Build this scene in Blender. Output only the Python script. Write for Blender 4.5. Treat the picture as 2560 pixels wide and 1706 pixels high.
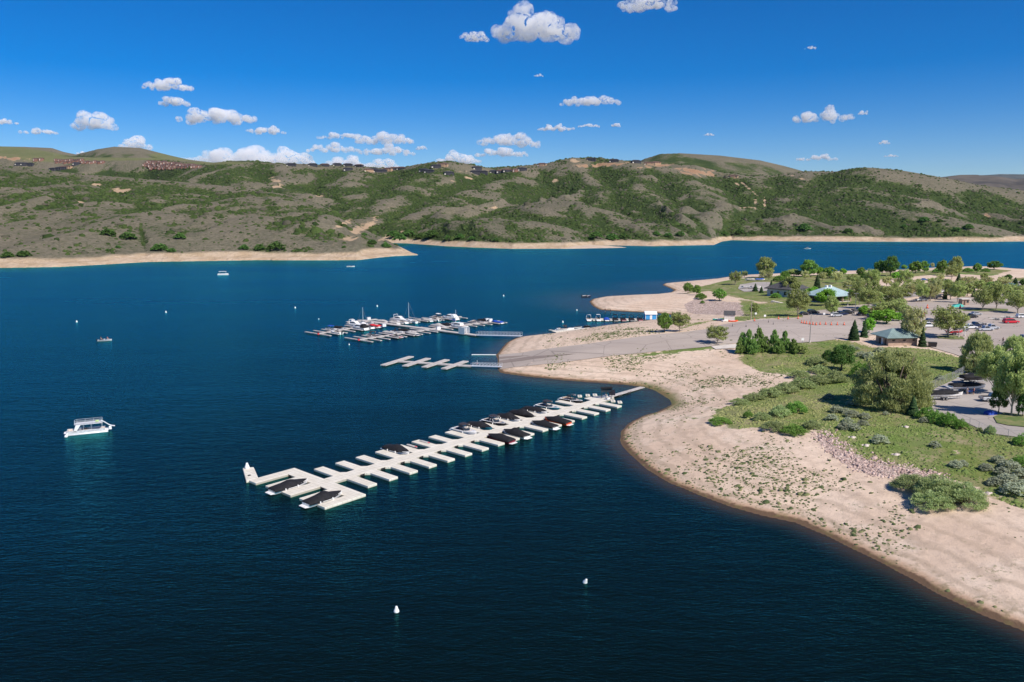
import bpy, bmesh, math, random
import numpy as np
from mathutils import Vector, Matrix, geometry
random.seed(7); np.random.seed(7)
for o in list(bpy.data.objects): bpy.data.objects.remove(o)
SC = bpy.context.scene
# ---------------------------------------------------------------- camera
CAMH, PITCH, FPX = 48.0, 0.1603, 1994.0
cd = bpy.data.cameras.new('camera'); cam = bpy.data.objects.new('camera', cd); SC.collection.objects.link(cam)
cam.location = (0, 0, CAMH); cam.rotation_euler = (math.pi/2-PITCH, 0, 0)
cd.sensor_width = 36; cd.lens = 36*FPX/2560; cd.clip_start = 1; cd.clip_end = 60000
SC.camera = cam
SC.render.resolution_x, SC.render.resolution_y = 1024, 682
# ---------------------------------------------------------------- sky and sun
SUN_AZ, SUN_EL = math.radians(136), math.radians(46)   # clockwise from +Y
w = bpy.data.worlds.new("World"); SC.world = w; w.use_nodes = True
nt = w.node_tree; nt.nodes.clear()
sky = nt.nodes.new('ShaderNodeTexSky'); sky.sky_type = 'NISHITA'; sky.sun_disc = False
sky.sun_elevation = SUN_EL; sky.sun_rotation = SUN_AZ
sky.altitude = 2600; sky.air_density = 1.0; sky.dust_density = 3.5; sky.ozone_density = 4.0
bg = nt.nodes.new('ShaderNodeBackground'); bg.inputs[1].default_value = 0.098
hsv = nt.nodes.new('ShaderNodeHueSaturation'); hsv.inputs['Saturation'].default_value = 1.52
hsv.inputs['Hue'].default_value = 0.510
ow = nt.nodes.new('ShaderNodeOutputWorld')
gam = nt.nodes.new('ShaderNodeGamma'); gam.inputs[1].default_value = 1.0; nt.links.new(sky.outputs[0], gam.inputs[0]); nt.links.new(gam.outputs[0], hsv.inputs['Color']); nt.links.new(hsv.outputs[0], bg.inputs[0]); nt.links.new(bg.outputs[0], ow.inputs[0])
sl = bpy.data.lights.new('sun', 'SUN'); sl.energy = 4.6; sl.angle = math.radians(0.53); sl.color = (1.0, 0.93, 0.84)
sun = bpy.data.objects.new('sun', sl); SC.collection.objects.link(sun)
sd = Vector((math.sin(SUN_AZ)*math.cos(SUN_EL), math.cos(SUN_AZ)*math.cos(SUN_EL), math.sin(SUN_EL)))
sun.rotation_euler = sd.to_track_quat('Z', 'Y').to_euler(); sun.location = (0, 0, 300)
SC.view_settings.view_transform = 'Standard'; SC.view_settings.look = 'None'
SC.view_settings.exposure = 0.25; SC.view_settings.gamma = 1.0
SC.render.engine = 'CYCLES'
try:
    SC.cycles.volume_bounces = 12; SC.cycles.max_bounces = 14; SC.cycles.transparent_max_bounces = 16
except Exception: pass

# ---------------------------------------------------------------- helpers
CP, SP = math.cos(PITCH), math.sin(PITCH)
def ray(u, v):
    cx, cy = (u-1280)/FPX, -(v-853)/FPX
    return cx, CP+cy*SP, -SP+cy*CP
def P(u, v, z=0.0):
    a, b, c = ray(u, v); t = (z-CAMH)/c
    return a*t, b*t
def PY(u, v, Y):           # point of that sight line at depth Y
    a, b, c = ray(u, v); t = Y/b
    return a*t, Y, CAMH+c*t
def topx(x, y, z):
    x, y, z = np.asarray(x, float), np.asarray(y, float), np.asarray(z, float)-CAMH
    d = y*CP-z*SP; v = -(z*CP+y*SP)
    return 1280+FPX*x/d, 853+FPX*v/d

def _h(ix, iy, s):
    n = (ix*374761393+iy*668265263+s*1442695041).astype(np.int64) & 0x7fffffff
    n = ((n ^ (n >> 13))*1274126177) & 0x7fffffff
    n = (n ^ (n >> 16))*2246822519 & 0x7fffffff
    return ((n ^ (n >> 15)) & 0xffff)/65535.0
def vnoise(x, y, s=0):
    x = np.asarray(x, float); y = np.asarray(y, float)
    ix = np.floor(x).astype(np.int64); iy = np.floor(y).astype(np.int64)
    fx = x-ix; fy = y-iy; fx = fx*fx*fx*(fx*(fx*6-15)+10); fy = fy*fy*fy*(fy*(fy*6-15)+10)
    a = _h(ix, iy, s); b = _h(ix+1, iy, s); c = _h(ix, iy+1, s); d = _h(ix+1, iy+1, s)
    return (a+(b-a)*fx)*(1-fy)+(c+(d-c)*fx)*fy
def fbm(x, y, o=4, s=0, g=0.5):
    t = 0; a = 1; n = 0
    for i in range(o):
        t = t+a*vnoise(x, y, s+i*17); n += a; a *= g; x = np.asarray(x)*2.03+13.1; y = np.asarray(y)*2.03-7.7
    return t/n
def sstep(a, b, x):
    t = np.clip((x-a)/(b-a), 0, 1); return t*t*(3-2*t)
def inpoly(x, y, poly):
    x = np.asarray(x, float); y = np.asarray(y, float); r = np.zeros(x.shape, bool); n = len(poly)
    for i in range(n):
        x1, y1 = poly[i]; x2, y2 = poly[(i+1) % n]
        if y1 == y2: continue
        c = ((y1 > y) != (y2 > y)) & (x < (x2-x1)*(y-y1)/(y2-y1)+x1); r ^= c
    return r
def segdist(x, y, pts, closed=False):
    x = np.asarray(x, float); y = np.asarray(y, float); m = np.full(x.shape, 1e9); n = len(pts)
    for i in range(n if closed else n-1):
        x1, y1 = pts[i]; x2, y2 = pts[(i+1) % n]; dx, dy = x2-x1, y2-y1; L = dx*dx+dy*dy+1e-12
        t = np.clip(((x-x1)*dx+(y-y1)*dy)/L, 0, 1)
        m = np.minimum(m, (x-x1-t*dx)**2+(y-y1-t*dy)**2)
    return np.sqrt(m)

MATS = {}
class NT:
    """tiny node-graph helper"""
    def __init__(s, name):
        s.m = bpy.data.materials.new(name); s.m.use_nodes = True; s.t = s.m.node_tree; s.t.nodes.clear()
        s.out = s.t.nodes.new('ShaderNodeOutputMaterial'); s.b = s.n('ShaderNodeBsdfPrincipled')
        s.t.links.new(s.b.outputs[0], s.out.inputs[0])
    def n(s, typ, **k):
        nd = s.t.nodes.new(typ)
        for a, v in k.items(): setattr(nd, a, v)
        return nd
    def l(s, a, b): s.t.links.new(a, b)
    def val(s, sock, v):
        if hasattr(v, 'links') or isinstance(v, bpy.types.NodeSocket): s.l(v, sock)
        else:
            if isinstance(v, (tuple, list)) and len(v) == 3 and sock.type == 'RGBA': v = (*v, 1)
            sock.default_value = v
    def noise(s, scale, detail=4, rough=0.55, vec=None, dist=0.0):
        nd = s.n('ShaderNodeTexNoise'); nd.inputs['Scale'].default_value = scale; nd.inputs['Detail'].default_value = detail
        nd.inputs['Roughness'].default_value = rough; nd.inputs['Distortion'].default_value = dist
        if vec is not None: s.l(vec, nd.inputs['Vector'])
        return nd.outputs[0]
    def coord(s, kind='Object', scale=(1, 1, 1), rot=(0, 0, 0)):
        tc = s.n('ShaderNodeTexCoord'); mp = s.n('ShaderNodeMapping'); mp.inputs['Scale'].default_value = scale; mp.inputs['Rotation'].default_value = rot
        s.l(tc.outputs[kind], mp.inputs[0]); return mp.outputs[0]
    def ramp(s, fac, a, b, lo=0.0, hi=1.0):
        mr = s.n('ShaderNodeMapRange'); mr.interpolation_type = 'SMOOTHSTEP'
        s.val(mr.inputs[0], fac); mr.inputs[1].default_value = a; mr.inputs[2].default_value = b; mr.inputs[3].default_value = lo; mr.inputs[4].default_value = hi
        return mr.outputs[0]
    def mix(s, fac, a, b, mode='MIX'):
        mx = s.n('ShaderNodeMix', data_type='RGBA', blend_type=mode); s.val(mx.inputs[0], fac); s.val(mx.inputs[6], a); s.val(mx.inputs[7], b)
        return mx.outputs[2]
    def math(s, op, a, b=0.5, clamp=False):
        m = s.n('ShaderNodeMath', operation=op); m.use_clamp = clamp; s.val(m.inputs[0], a); s.val(m.inputs[1], b); return m.outputs[0]
    def attr(s, name):
        a = s.n('ShaderNodeAttribute', attribute_name=name); return a
    def bump(s, h, strength=0.5, dist=0.1, normal=None):
        b = s.n('ShaderNodeBump'); b.inputs['Strength'].default_value = strength; b.inputs['Distance'].default_value = dist
        s.l(h, b.inputs['Height'])
        if normal is not None: s.l(normal, b.inputs['Normal'])
        return b.outputs[0]

def paint(name, col, rough=0.5, metal=0.0, var=0.12, scale=1.5, bump=0.0, spec=None, coat=0.0):
    """painted / plain surface with a little procedural unevenness"""
    if name in MATS: return MATS[name]
    g = NT(name); co = g.coord(); nz = g.noise(scale, 5, 0.6, co)
    dark = tuple(c*(1-var*1.6) for c in col); lite = tuple(min(1, c*(1+var)) for c in col)
    g.val(g.b.inputs['Base Color'], g.mix(g.ramp(nz, 0.3, 0.7), dark, lite))
    g.b.inputs['Metallic'].default_value = metal
    g.val(g.b.inputs['Roughness'], g.ramp(g.noise(scale*3, 3, 0.6, co), 0.2, 0.8, max(0.02, rough-0.08), min(1, rough+0.1)))
    if coat: g.b.inputs['Coat Weight'].default_value = coat
    if bump: g.val(g.b.inputs['Normal'], g.bump(g.noise(scale*6, 4, 0.6, co), 0.6, bump))
    MATS[name] = g.m; return g.m

def link(o):
    SC.collection.objects.link(o); return o
def mesh_np(name, V, F, mat=None, parent=None, smooth=False, attrs=None, mats=None, mi=None):
    """V (n,3), F (m,k) uniform faces"""
    me = bpy.data.meshes.new(name); V = np.asarray(V, np.float32); F = np.asarray(F, np.int32)
    me.vertices.add(len(V)); me.vertices.foreach_set('co', V.ravel())
    k = F.shape[1]; me.loops.add(F.size); me.loops.foreach_set('vertex_index', F.ravel())
    me.polygons.add(len(F)); me.polygons.foreach_set('loop_start', np.arange(0, F.size, k, dtype=np.int32))
    try: me.polygons.foreach_set('loop_total', np.full(len(F), k, np.int32))
    except Exception: pass
    if smooth: me.polygons.foreach_set('use_smooth', np.ones(len(F), bool))
    me.update(calc_edges=True)
    for an, av in (attrs or {}).items():
        av = np.asarray(av, np.float32)
        if av.ndim == 1:
            at = me.attributes.new(an, 'FLOAT', 'POINT'); at.data.foreach_set('value', av)
        else:
            at = me.attributes.new(an, 'FLOAT_COLOR', 'POINT')
            c = np.ones((len(av), 4), np.float32); c[:, :3] = av[:, :3]; at.data.foreach_set('color', c.ravel())
    if mat: me.materials.append(mat)
    o = bpy.data.objects.new(name, me); link(o)
    if parent: o.parent = parent
    return o
def struct(o, kind='structure', label=None):
    o['kind'] = kind
    if label: o['label'] = label
    return o
def thing(name, label, cat, loc=(0, 0, 0), rz=0.0, group=None):
    o = bpy.data.objects.new(name, None); link(o); o.location = loc; o.rotation_euler = (0, 0, rz)
    o.empty_display_size = 0.5
    o['label'] = label; o['category'] = cat
    if group: o['group'] = group
    return o
def tag(o, label, cat, group=None, kind=None):
    o['label'] = label; o['category'] = cat
    if group: o['group'] = group
    if kind: o['kind'] = kind
    return o
KIDS = {}
def dup(root, loc, rz=0.0, label=None, group=None, scale=None, cat=None):
    r = root.copy(); link(r); r.location = loc; r.rotation_euler = (0, 0, rz)
    if label: r['label'] = label
    if group: r['group'] = group
    if cat: r['category'] = cat
    if scale is not None: r.scale = scale if hasattr(scale, '__len__') else (scale,)*3
    def rec(src, dst):
        for ch in src.children:
            c = ch.copy(); link(c); c.parent = dst; rec(ch, c)
    rec(root, r); return r

class MB:
    """collects shapes into one mesh"""
    def __init__(s): s.bm = bmesh.new()
    def box(s, x0, x1, y0, y1, z0, z1, M=None):
        c = [(x0, y0, z0), (x1, y0, z0), (x1, y1, z0), (x0, y1, z0), (x0, y0, z1), (x1, y0, z1), (x1, y1, z1), (x0, y1, z1)]
        vs = [s.bm.verts.new(M @ Vector(p) if M else p) for p in c]
        for f in ((3, 2, 1, 0), (4, 5, 6, 7), (0, 1, 5, 4), (1, 2, 6, 5), (2, 3, 7, 6), (3, 0, 4, 7)): s.bm.faces.new([vs[i] for i in f])
        return s
    def cbox(s, cx, cy, cz, sx, sy, sz, M=None):
        return s.box(cx-sx/2, cx+sx/2, cy-sy/2, cy+sy/2, cz-sz/2, cz+sz/2, M)
    def loft(s, rings, caps=True, closed=True):
        R = [[s.bm.verts.new(p) for p in r] for r in rings]; n = len(R[0])
        for a, b in zip(R, R[1:]):
            for i in range(n if closed else n-1):
                j = (i+1) % n
                try: s.bm.faces.new((a[i], a[j], b[j], b[i]))
                except ValueError: pass
        if caps and closed:
            for r, rv in ((R[0], True), (R[-1], False)):
                try: s.bm.faces.new(list(reversed(r)) if rv else r)
                except ValueError: pass
        return s
    def tube(s, pts, r, n=6, r2=None):
        pts = [Vector(p) for p in pts]; m = len(pts); rings = []
        for i, p in enumerate(pts):
            d = (pts[min(i+1, m-1)]-pts[max(i-1, 0)]).normalized()
            up = Vector((0, 0, 1)) if abs(d.z) < 0.9 else Vector((1, 0, 0))
            a = d.cross(up).normalized(); b = d.cross(a)
            rr = r if r2 is None else r+(r2-r)*i/(m-1)
            rings.append([p+(a*math.cos(2*math.pi*k/n)+b*math.sin(2*math.pi*k/n))*rr for k in range(n)])
        return s.loft(rings)
    def cyl(s, cx, cy, z0, z1, r0, r1=None, n=12):
        r1 = r0 if r1 is None else r1
        return s.loft([[(cx+r*math.cos(2*math.pi*k/n), cy+r*math.sin(2*math.pi*k/n), z) for k in range(n)] for r, z in ((r0, z0), (r1, z1))])
    def lathe(s, prof, n=12, cx=0, cy=0):
        return s.loft([[(cx+r*math.cos(2*math.pi*k/n), cy+r*math.sin(2*math.pi*k/n), z) for k in range(n)] for r, z in prof])
    def prism(s, pts, z0, z1):
        return s.loft([[(x, y, z0) for x, y in pts], [(x, y, z1) for x, y in pts]])
    def quad(s, *p):
        s.bm.faces.new([s.bm.verts.new(q) for q in p]); return s
    def build(s, name, mat, parent=None, smooth=False, bevel=0.0, loc=None):
        bm = s.bm
        bmesh.ops.recalc_face_normals(bm, faces=bm.faces)
        if bevel: bmesh.ops.bevel(bm, geom=[e for e in bm.edges if e.is_manifold and e.calc_face_angle(0) > 0.5], offset=bevel, segments=1, affect='EDGES', profile=0.5, clamp_overlap=True)
        me = bpy.data.meshes.new(name); bm.to_mesh(me); bm.free()
        if smooth:
            for p in me.polygons: p.use_smooth = True
        if mat: me.materials.append(mat)
        o = bpy.data.objects.new(name, me); link(o)
        if parent: o.parent = parent
        if loc: o.location = loc
        return o
# ================================================================ SETTING: near land
SHORE_PX = [(3100, 1850), (2800, 1700), (2560, 1576), (2459, 1534), (2350, 1485), (2263, 1436), (2154, 1382), (2067, 1338), (1991, 1305), (1904, 1286), (1828, 1267),
 (1741, 1235), (1676, 1208), (1621, 1175), (1583, 1142), (1558, 1115), (1549, 1099), (1553, 1077), (1572, 1058), (1610, 1039), (1643, 1031), (1664, 1022), (1678, 1012),
 (1674, 1000), (1660, 988), (1637, 976), (1610, 968), (1567, 962), (1501, 957), (1414, 951), (1327, 942), (1251, 932), (1246, 923), (1244, 903), (1242, 887),
 (1257, 868), (1268, 856), (1289, 845), (1310, 842), (1365, 836), (1440, 826), (1510, 815), (1580, 806), (1640, 799), (1700, 797), (1708, 791), (1679, 787), (1645, 783), (1560, 779), (1500, 775),
 (1484, 767), (1474, 756), (1482, 748), (1513, 742), (1582, 738), (1640, 736), (1676, 732), (1687, 726), (1672, 719), (1657, 713), (1662, 709), (1717, 704), (1794, 697), (1803, 695),
 (1862, 688), (1938, 685), (1975, 682), (2100, 679), (2242, 676), (2330, 670), (2401, 668), (2466, 669), (2517, 671), (2560, 675), (2700, 684), (3000, 690), (3400, 694)]
SHORE = [P(u, v) for u, v in SHORE_PX]
LAND = SHORE+[(1900, SHORE[-1][1]), (1900, SHORE[0][1]-60), (SHORE[0][0]+40, SHORE[0][1]-60)]
def shore_d(x, y):
    d = segdist(x, y, SHORE); return np.where(inpoly(x, y, LAND), d, -d)
def H(x, y):
    x = np.asarray(x, float); y = np.asarray(y, float)
    d = shore_d(x, y)+(fbm(x*0.12, y*0.12, 3, 5)-0.5)*1.1
    far = sstep(330, 470, y)
    hi = 6.6*(1-np.exp(-np.maximum(d, 0)/34.0))*(1-0.35*far)
    bank = 0.10*sstep(0, 1.2, d)
    und = (fbm(x*0.02, y*0.02, 3, 9)-0.5)*1.1*sstep(25, 70, d)
    micro = (fbm(x*0.25, y*0.25, 3, 3)-0.5)*0.22*sstep(2, 12, d)
    return np.where(d > 0, hi+bank+und+micro, np.maximum(d*0.09, -6.0))
def G(u, v):
    z = 2.0
    for i in range(25):
        x, y = P(u, v, z); z2 = float(H(x, y)); z = z*0.5+max(z2, 0)*0.5
    return x, y, z
def W(pxs): return [G(u, v)[:2] for u, v in pxs]
# vegetated / rocky zones traced on the ground
Z_GRASS = [W(p) for p in (
 [(1800,1052),(1850,1072),(1910,1066),(1985,1085),(2030,1075),(2060,1090),(2110,1122),(2165,1150),(2230,1160),(2300,1172),(2360,1196),(2430,1215),(2490,1245),(2560,1275),(2800,1370),(3000,1300),(2800,1090),(2560,1020),(2480,960),(2440,905),(2330,875),(2250,868),(2180,868),(2120,852),(2060,848),(2000,846),(1950,862),(1900,868),(1850,860),(1852,905),(1900,930),(1975,935),(2045,925),(2050,940),(1990,955),(1930,975),(1860,1005),(1812,1018),(1780,1040)],
 [(1572,890),(1640,880),(1700,873),(1768,866),(1776,872),(1740,877),(1690,882),(1620,890),(1575,897)],
 [(1700,822),(1740,806),(1800,801),(1850,803),(1905,797),(1990,794),(2070,792),(2150,782),(2250,770),(2220,740),(2130,715),(2010,712),(1950,752),(1900,760),(1880,752),(1850,750),(1860,790),(1800,795),(1770,806)],
 [(1708,735),(1745,718),(1790,708),(1830,700),(1900,692),(2000,690),(2100,686),(2260,680),(2420,672),(2530,676),(2480,690),(2400,686),(2300,690),(2200,700),(2130,715),(2040,740),(1950,758),(1890,754),(1830,742),(1770,728)],
 [(2500,700),(2600,690),(2900,700),(2900,730),(2560,720)],
 [(2100,980),(2250,930),(2430,880),(2560,900),(2560,1000),(2430,960),(2200,1000)],
)]
Z_ROCK = [W(p) for p in ([(2045,1068),(2075,1075),(2100,1108),(2150,1140),(2230,1158),(2300,1172),(2365,1185),(2340,1196),(2250,1192),(2180,1192),(2110,1160),(2060,1120),(2040,1090)],
 [(1710,762),(1740,748),(1790,752),(1860,758),(1875,770),(1872,790),(1800,788),(1720,782)],
 [(1880,880),(1930,860),(1990,872),(1950,900),(1900,905)])]
Z_SPARSE = [W(p) for p in ([(1610,975),(1700,920),(1760,900),(1850,905),(1960,930),(1900,965),(1840,985),(1760,1005),(1700,1020),(1680,990)],
 [(1640,1150),(1750,1120),(1900,1090),(2100,1170),(2300,1290),(2560,1400),(2560,1560),(2260,1420),(1990,1290),(1750,1225)],
 [(1300,930),(1450,870),(1640,890),(1760,890),(1700,925),(1560,930)],
 [(1450,850),(1550,825),(1640,812),(1640,830),(1500,858)])]
GREEN_SHORE = W([(1560,960),(1600,955),(1640,962),(1690,985),(1710,1010),(1680,1025),(1672,1005),(1650,985),(1610,968)])
def zonemask(x, y, polys, soft):
    m = np.zeros(np.shape(x))
    for p in polys:
        d = segdist(x, y, p, True); s = np.where(inpoly(x, y, p), d, -d)
        m = np.maximum(m, sstep(-soft, soft, s))
    return m
def near_ground():
    xs = []; rows = []
    # rows grow coarser with distance
    y = 62.0; ys = []
    while y < 760: ys.append(y); y += 0.55+(y-60)*0.0048
    ys = np.array(ys); a = np.concatenate([np.linspace(-0.14, 0.76, 520), np.linspace(0.765, 1.9, 130)])
    Yg, Ag = np.meshgrid(ys, a, indexing='ij')
    X = Ag*Yg+0.0; Y = Yg
    Z = np.zeros_like(X)
    sh = X.shape; x = X.ravel(); y_ = Y.ravel()
    z = H(x, y_); d = shore_d(x, y_)
    gr = zonemask(x, y_, Z_GRASS, 3.0); rk = zonemask(x, y_, Z_ROCK, 1.5); sp = zonemask(x, y_, Z_SPARSE, 8.0)
    gs = zonemask(x, y_, [GREEN_SHORE], 1.5)
    z = z+rk*(fbm(x*0.9, y_*0.9, 2, 31)-0.5)*0.5
    V = np.stack([x, y_, z], 1)
    keep = (d > -30).reshape(sh)
    q = keep[:-1, :-1] & keep[1:, :-1] & keep[:-1, 1:] & keep[1:, 1:]
    ii, jj = np.nonzero(q); n = sh[1]; b = ii*n+jj
    F = np.stack([b, b+1, b+n+1, b+n], 1)
    o = mesh_np('ground', V, F, ground_mat(), smooth=True, attrs={'zone': np.stack([gr, rk, sp], 1), 'shore': d, 'algae': gs})
    struct(o, label='pale sandy ground of the peninsula with grass, rock and weeds')
    return o
def ground_mat():
    g = NT('ground_soil'); co = g.coord()
    z = g.attr('zone'); sep = g.n('ShaderNodeSeparateColor'); g.l(z.outputs['Color'], sep.inputs[0])
    grass, rock, sparse = sep.outputs[0], sep.outputs[1], sep.outputs[2]
    sd_ = g.attr('shore').outputs['Fac']; al = g.attr('algae').outputs['Fac']
    n1 = g.noise(0.05, 5, 0.6, co); n2 = g.noise(0.6, 6, 0.65, co); n3 = g.noise(4.0, 5, 0.7, co); n4 = g.noise(0.18, 5, 0.6, co)
    c = g.mix(g.ramp(n1, 0.35, 0.65), (0.60, 0.45, 0.335), (0.69, 0.54, 0.415))
    c = g.mix(g.ramp(n4, 0.5, 0.72, 0, 0.6), c, (0.70, 0.575, 0.465))
    c = g.mix(g.ramp(n2, 0.42, 0.75, 0, 0.55), c, (0.36, 0.27, 0.20))
    # pebbles
    vo = g.n('ShaderNodeTexVoronoi'); vo.inputs['Scale'].default_value = 2.4; g.l(co, vo.inputs['Vector'])
    c = g.mix(g.math('MULTIPLY', g.ramp(vo.outputs['Distance'], 0.0, 0.28, 1, 0), g.ramp(n4, 0.35, 0.7, 0.15, 0.75)), c, (0.24, 0.19, 0.15))
    c = g.mix(g.ramp(n3, 0.6, 0.8, 0, 0.4), c, (0.66, 0.56, 0.46))
    # old waterlines: faint bands that follow the shore
    wv = g.math('SINE', g.math('ADD', g.math('MULTIPLY', sd_, 1.35), g.math('MULTIPLY', n4, 7.0)))
    c = g.mix(g.math('MULTIPLY', g.ramp(wv, 0.2, 1.0, 0, 0.42), g.ramp(sd_, 3, 42, 1, 0.0)), c, (0.33, 0.25, 0.18))
    # rusty wet strip
    sdn = g.math('ADD', sd_, g.math('MULTIPLY', g.math('SUBTRACT', n2, 0.5), 2.2))
    c = g.mix(g.ramp(sdn, 2.8, 0.7, 0, 0.7), c, (0.34, 0.19, 0.10))
    c = g.mix(g.ramp(sdn, 1.2, 0.5, 0, 0.9), c, (0.10, 0.062, 0.038))
    c = g.mix(g.math('MULTIPLY', g.ramp(sd_, 1.0, 5.0, 1, 0), g.ramp(n2, 0.5, 0.62, 0, 0.5)), c, (0.15, 0.13, 0.05))
    # weeds
    tuft = g.ramp(g.noise(0.9, 3, 0.75, co), 0.56, 0.64); tuft2 = g.ramp(n4, 0.45, 0.6)
    c = g.mix(g.math('MULTIPLY', g.math('MULTIPLY', tuft, tuft2), g.math('MULTIPLY', sparse, 0.8)), c, (0.13, 0.14, 0.055))
    # riprap
    vr = g.n('ShaderNodeTexVoronoi'); vr.inputs['Scale'].default_value = 1.7; g.l(co, vr.inputs['Vector'])
    rc = g.mix(g.ramp(vr.outputs['Color'], 0.2, 0.8), (0.42, 0.31, 0.26), (0.62, 0.49, 0.42))
    vd = g.n('ShaderNodeTexVoronoi', feature='DISTANCE_TO_EDGE'); vd.inputs['Scale'].default_value = 1.7; g.l(co, vd.inputs['Vector'])
    rc = g.mix(g.ramp(vd.outputs['Distance'], 0.0, 0.12, 0.8, 0), rc, (0.10, 0.075, 0.06))
    c = g.mix(g.math('GREATER_THAN', g.math('ADD', rock, g.math('MULTIPLY', g.math('SUBTRACT', n2, 0.5), 0.8)), 0.5), c, rc)
    # grass
    gc = g.mix(g.ramp(n2, 0.35, 0.65), (0.12, 0.165, 0.036), (0.22, 0.24, 0.075))
    gc = g.mix(g.ramp(n4, 0.42, 0.62, 0, 0.85), gc, (0.27, 0.235, 0.125))
    gc = g.mix(g.ramp(n1, 0.46, 0.6, 0, 0.6), gc, (0.10, 0.19, 0.03))
    gc = g.mix(g.ramp(g.noise(0.11, 5, 0.7, co), 0.52, 0.66, 0, 0.75), gc, (0.36, 0.30, 0.18))
    gc = g.mix(g.ramp(n3, 0.45, 0.75, 0, 0.5), gc, (0.075, 0.10, 0.025))
    gm = g.math('ADD', grass, g.math('ADD', g.math('MULTIPLY', g.math('SUBTRACT', n2, 0.5), 1.3), g.math('MULTIPLY', g.math('SUBTRACT', n4, 0.5), 2.2)))
    c = g.mix(g.ramp(gm, 0.36, 0.66), c, gc)
    c = g.mix(g.math('MULTIPLY', al, 0.75), c, g.mix(g.ramp(n4, .4, .6), (0.20, 0.16, 0.07), (0.15, 0.16, 0.06)))
    g.val(g.b.inputs['Base Color'], c)
    g.b.inputs['Roughness'].default_value = 0.93; g.b.inputs['Specular IOR Level'].default_value = 0.15
    hh = g.math('ADD', g.math('MULTIPLY', n3, 0.5), n2)
    g.val(g.b.inputs['Normal'], g.bump(hh, 0.7, 0.25))
    return g.m
near_ground()

# ================================================================ water
def water():
    g = NT('lake_water')
    co = g.coord(); cr = g.coord(scale=(1.0, 1.0, 1), rot=(0, 0, math.radians(-24)))
    # ripples stretched across the wind
    cs = g.coord(scale=(0.30, 1.0, 1), rot=(0, 0, math.radians(-20)))
    r1 = g.noise(2.5, 3, 0.65, cs, 0.3); cs2 = g.coord(scale=(0.45, 1.0, 1), rot=(0, 0, math.radians(12)))
    r2 = g.noise(0.55, 3, 0.55, cs2, 0.4); r3 = g.noise(0.05, 3, 0.5, cs)
    gust = g.noise(0.011, 4, 0.6, g.coord(scale=(0.35, 1.2, 1), rot=(0, 0, math.radians(-15))))
    h = g.math('ADD', g.math('MULTIPLY', r1, 0.55), g.math('ADD', g.math('MULTIPLY', r2, 0.8), g.math('MULTIPLY', r3, 1.5)))
    bp = g.n('ShaderNodeBump'); g.val(bp.inputs['Strength'], g.ramp(gust, 0.3, 0.7, 0.5, 0.8)); bp.inputs['Distance'].default_value = 0.36
    g.l(h, bp.inputs['Height'])
    sh = g.attr('shallow').outputs['Fac']
    shn = g.math('ADD', sh, g.math('MULTIPLY', g.math('SUBTRACT', g.noise(0.09, 4, 0.6, co), 0.5), 0.35))
    deep = g.mix(g.ramp(gust, 0.3, 0.7), (0.0016, 0.0044, 0.0036), (0.0016, 0.0060, 0.0056))
    c = g.mix(g.math('MULTIPLY', g.ramp(shn, 0.12, 0.62, 0, 1), sh), deep, (0.018, 0.020, 0.018))
    c = g.mix(g.math('MULTIPLY', g.ramp(shn, 0.5, 0.95), sh), c, (0.046, 0.030, 0.020))
    g.t.nodes.remove(g.b)
    df = g.n('ShaderNodeBsdfDiffuse'); g.l(c, df.inputs[0]); gl = g.n('ShaderNodeBsdfGlossy'); gl.inputs[0].default_value = (0.10, 0.70, 0.76, 1); g.val(gl.inputs['Roughness'], g.ramp(gust, 0.3, 0.7, 0.20, 0.28))
    fr = g.n('ShaderNodeFresnel'); fr.inputs[0].default_value = 1.333; g.l(bp.outputs[0], fr.inputs[1]); g.l(bp.outputs[0], df.inputs[1]); g.l(bp.outputs[0], gl.inputs['Normal'])
    ms = g.n('ShaderNodeMixShader'); g.l(g.math('MULTIPLY', g.math('POWER', fr.outputs[0], 1.3), 1.3, True), ms.inputs[0]); g.l(df.outputs[0], ms.inputs[1]); g.l(gl.outputs[0], ms.inputs[2]); g.l(ms.outputs[0], g.out.inputs[0])
    # grid: polar so the shallow tint follows the shores
    ys = [40.0]
    while ys[-1] < 900: ys.append(ys[-1]*1.012+0.15)
    while ys[-1] < 9000: ys.append(ys[-1]*1.05)
    ys = np.array(ys); a = np.concatenate([np.linspace(-2.4, -0.81, 60), np.linspace(-0.8, 0.8, 520), np.linspace(0.81, 2.4, 60)])
    Yg, Ag = np.meshgrid(ys, a, indexing='ij'); X = (Ag*Yg).ravel(); Y = Yg.ravel()
    d = -shore_d(X, Y)
    wdt = 5+7*fbm(X*0.02, Y*0.02, 2, 77)
    # broad shallow shelves off the point
    for (u, v, rr) in ((1560, 720, 55), (1400, 742, 48), (1600, 728, 26), (1300, 905, 16), (1640, 1010, 12), (1450, 965, 12)):
        cx, cy = P(u, v); wdt = wdt+rr*np.exp(-((X-cx)**2+(Y-cy)**2)/(2*(rr*1.3)**2))*0.9
    s = np.clip(1-np.maximum(d, 0)/wdt, 0, 1); s[d > 300] = 0
    n = len(a); ii, jj = np.meshgrid(np.arange(len(ys)-1), np.arange(n-1), indexing='ij'); b = (ii*n+jj).ravel()
    V = np.stack([X, Y, np.zeros_like(X)], 1)
    o = mesh_np('water', V, np.stack([b, b+1, b+n+1, b+n], 1), g.m, smooth=True, attrs={'shallow': s})
    # the lake also continues behind the viewpoint
    struct(o, label='deep blue rippled lake water')
    return o
water()

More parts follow.
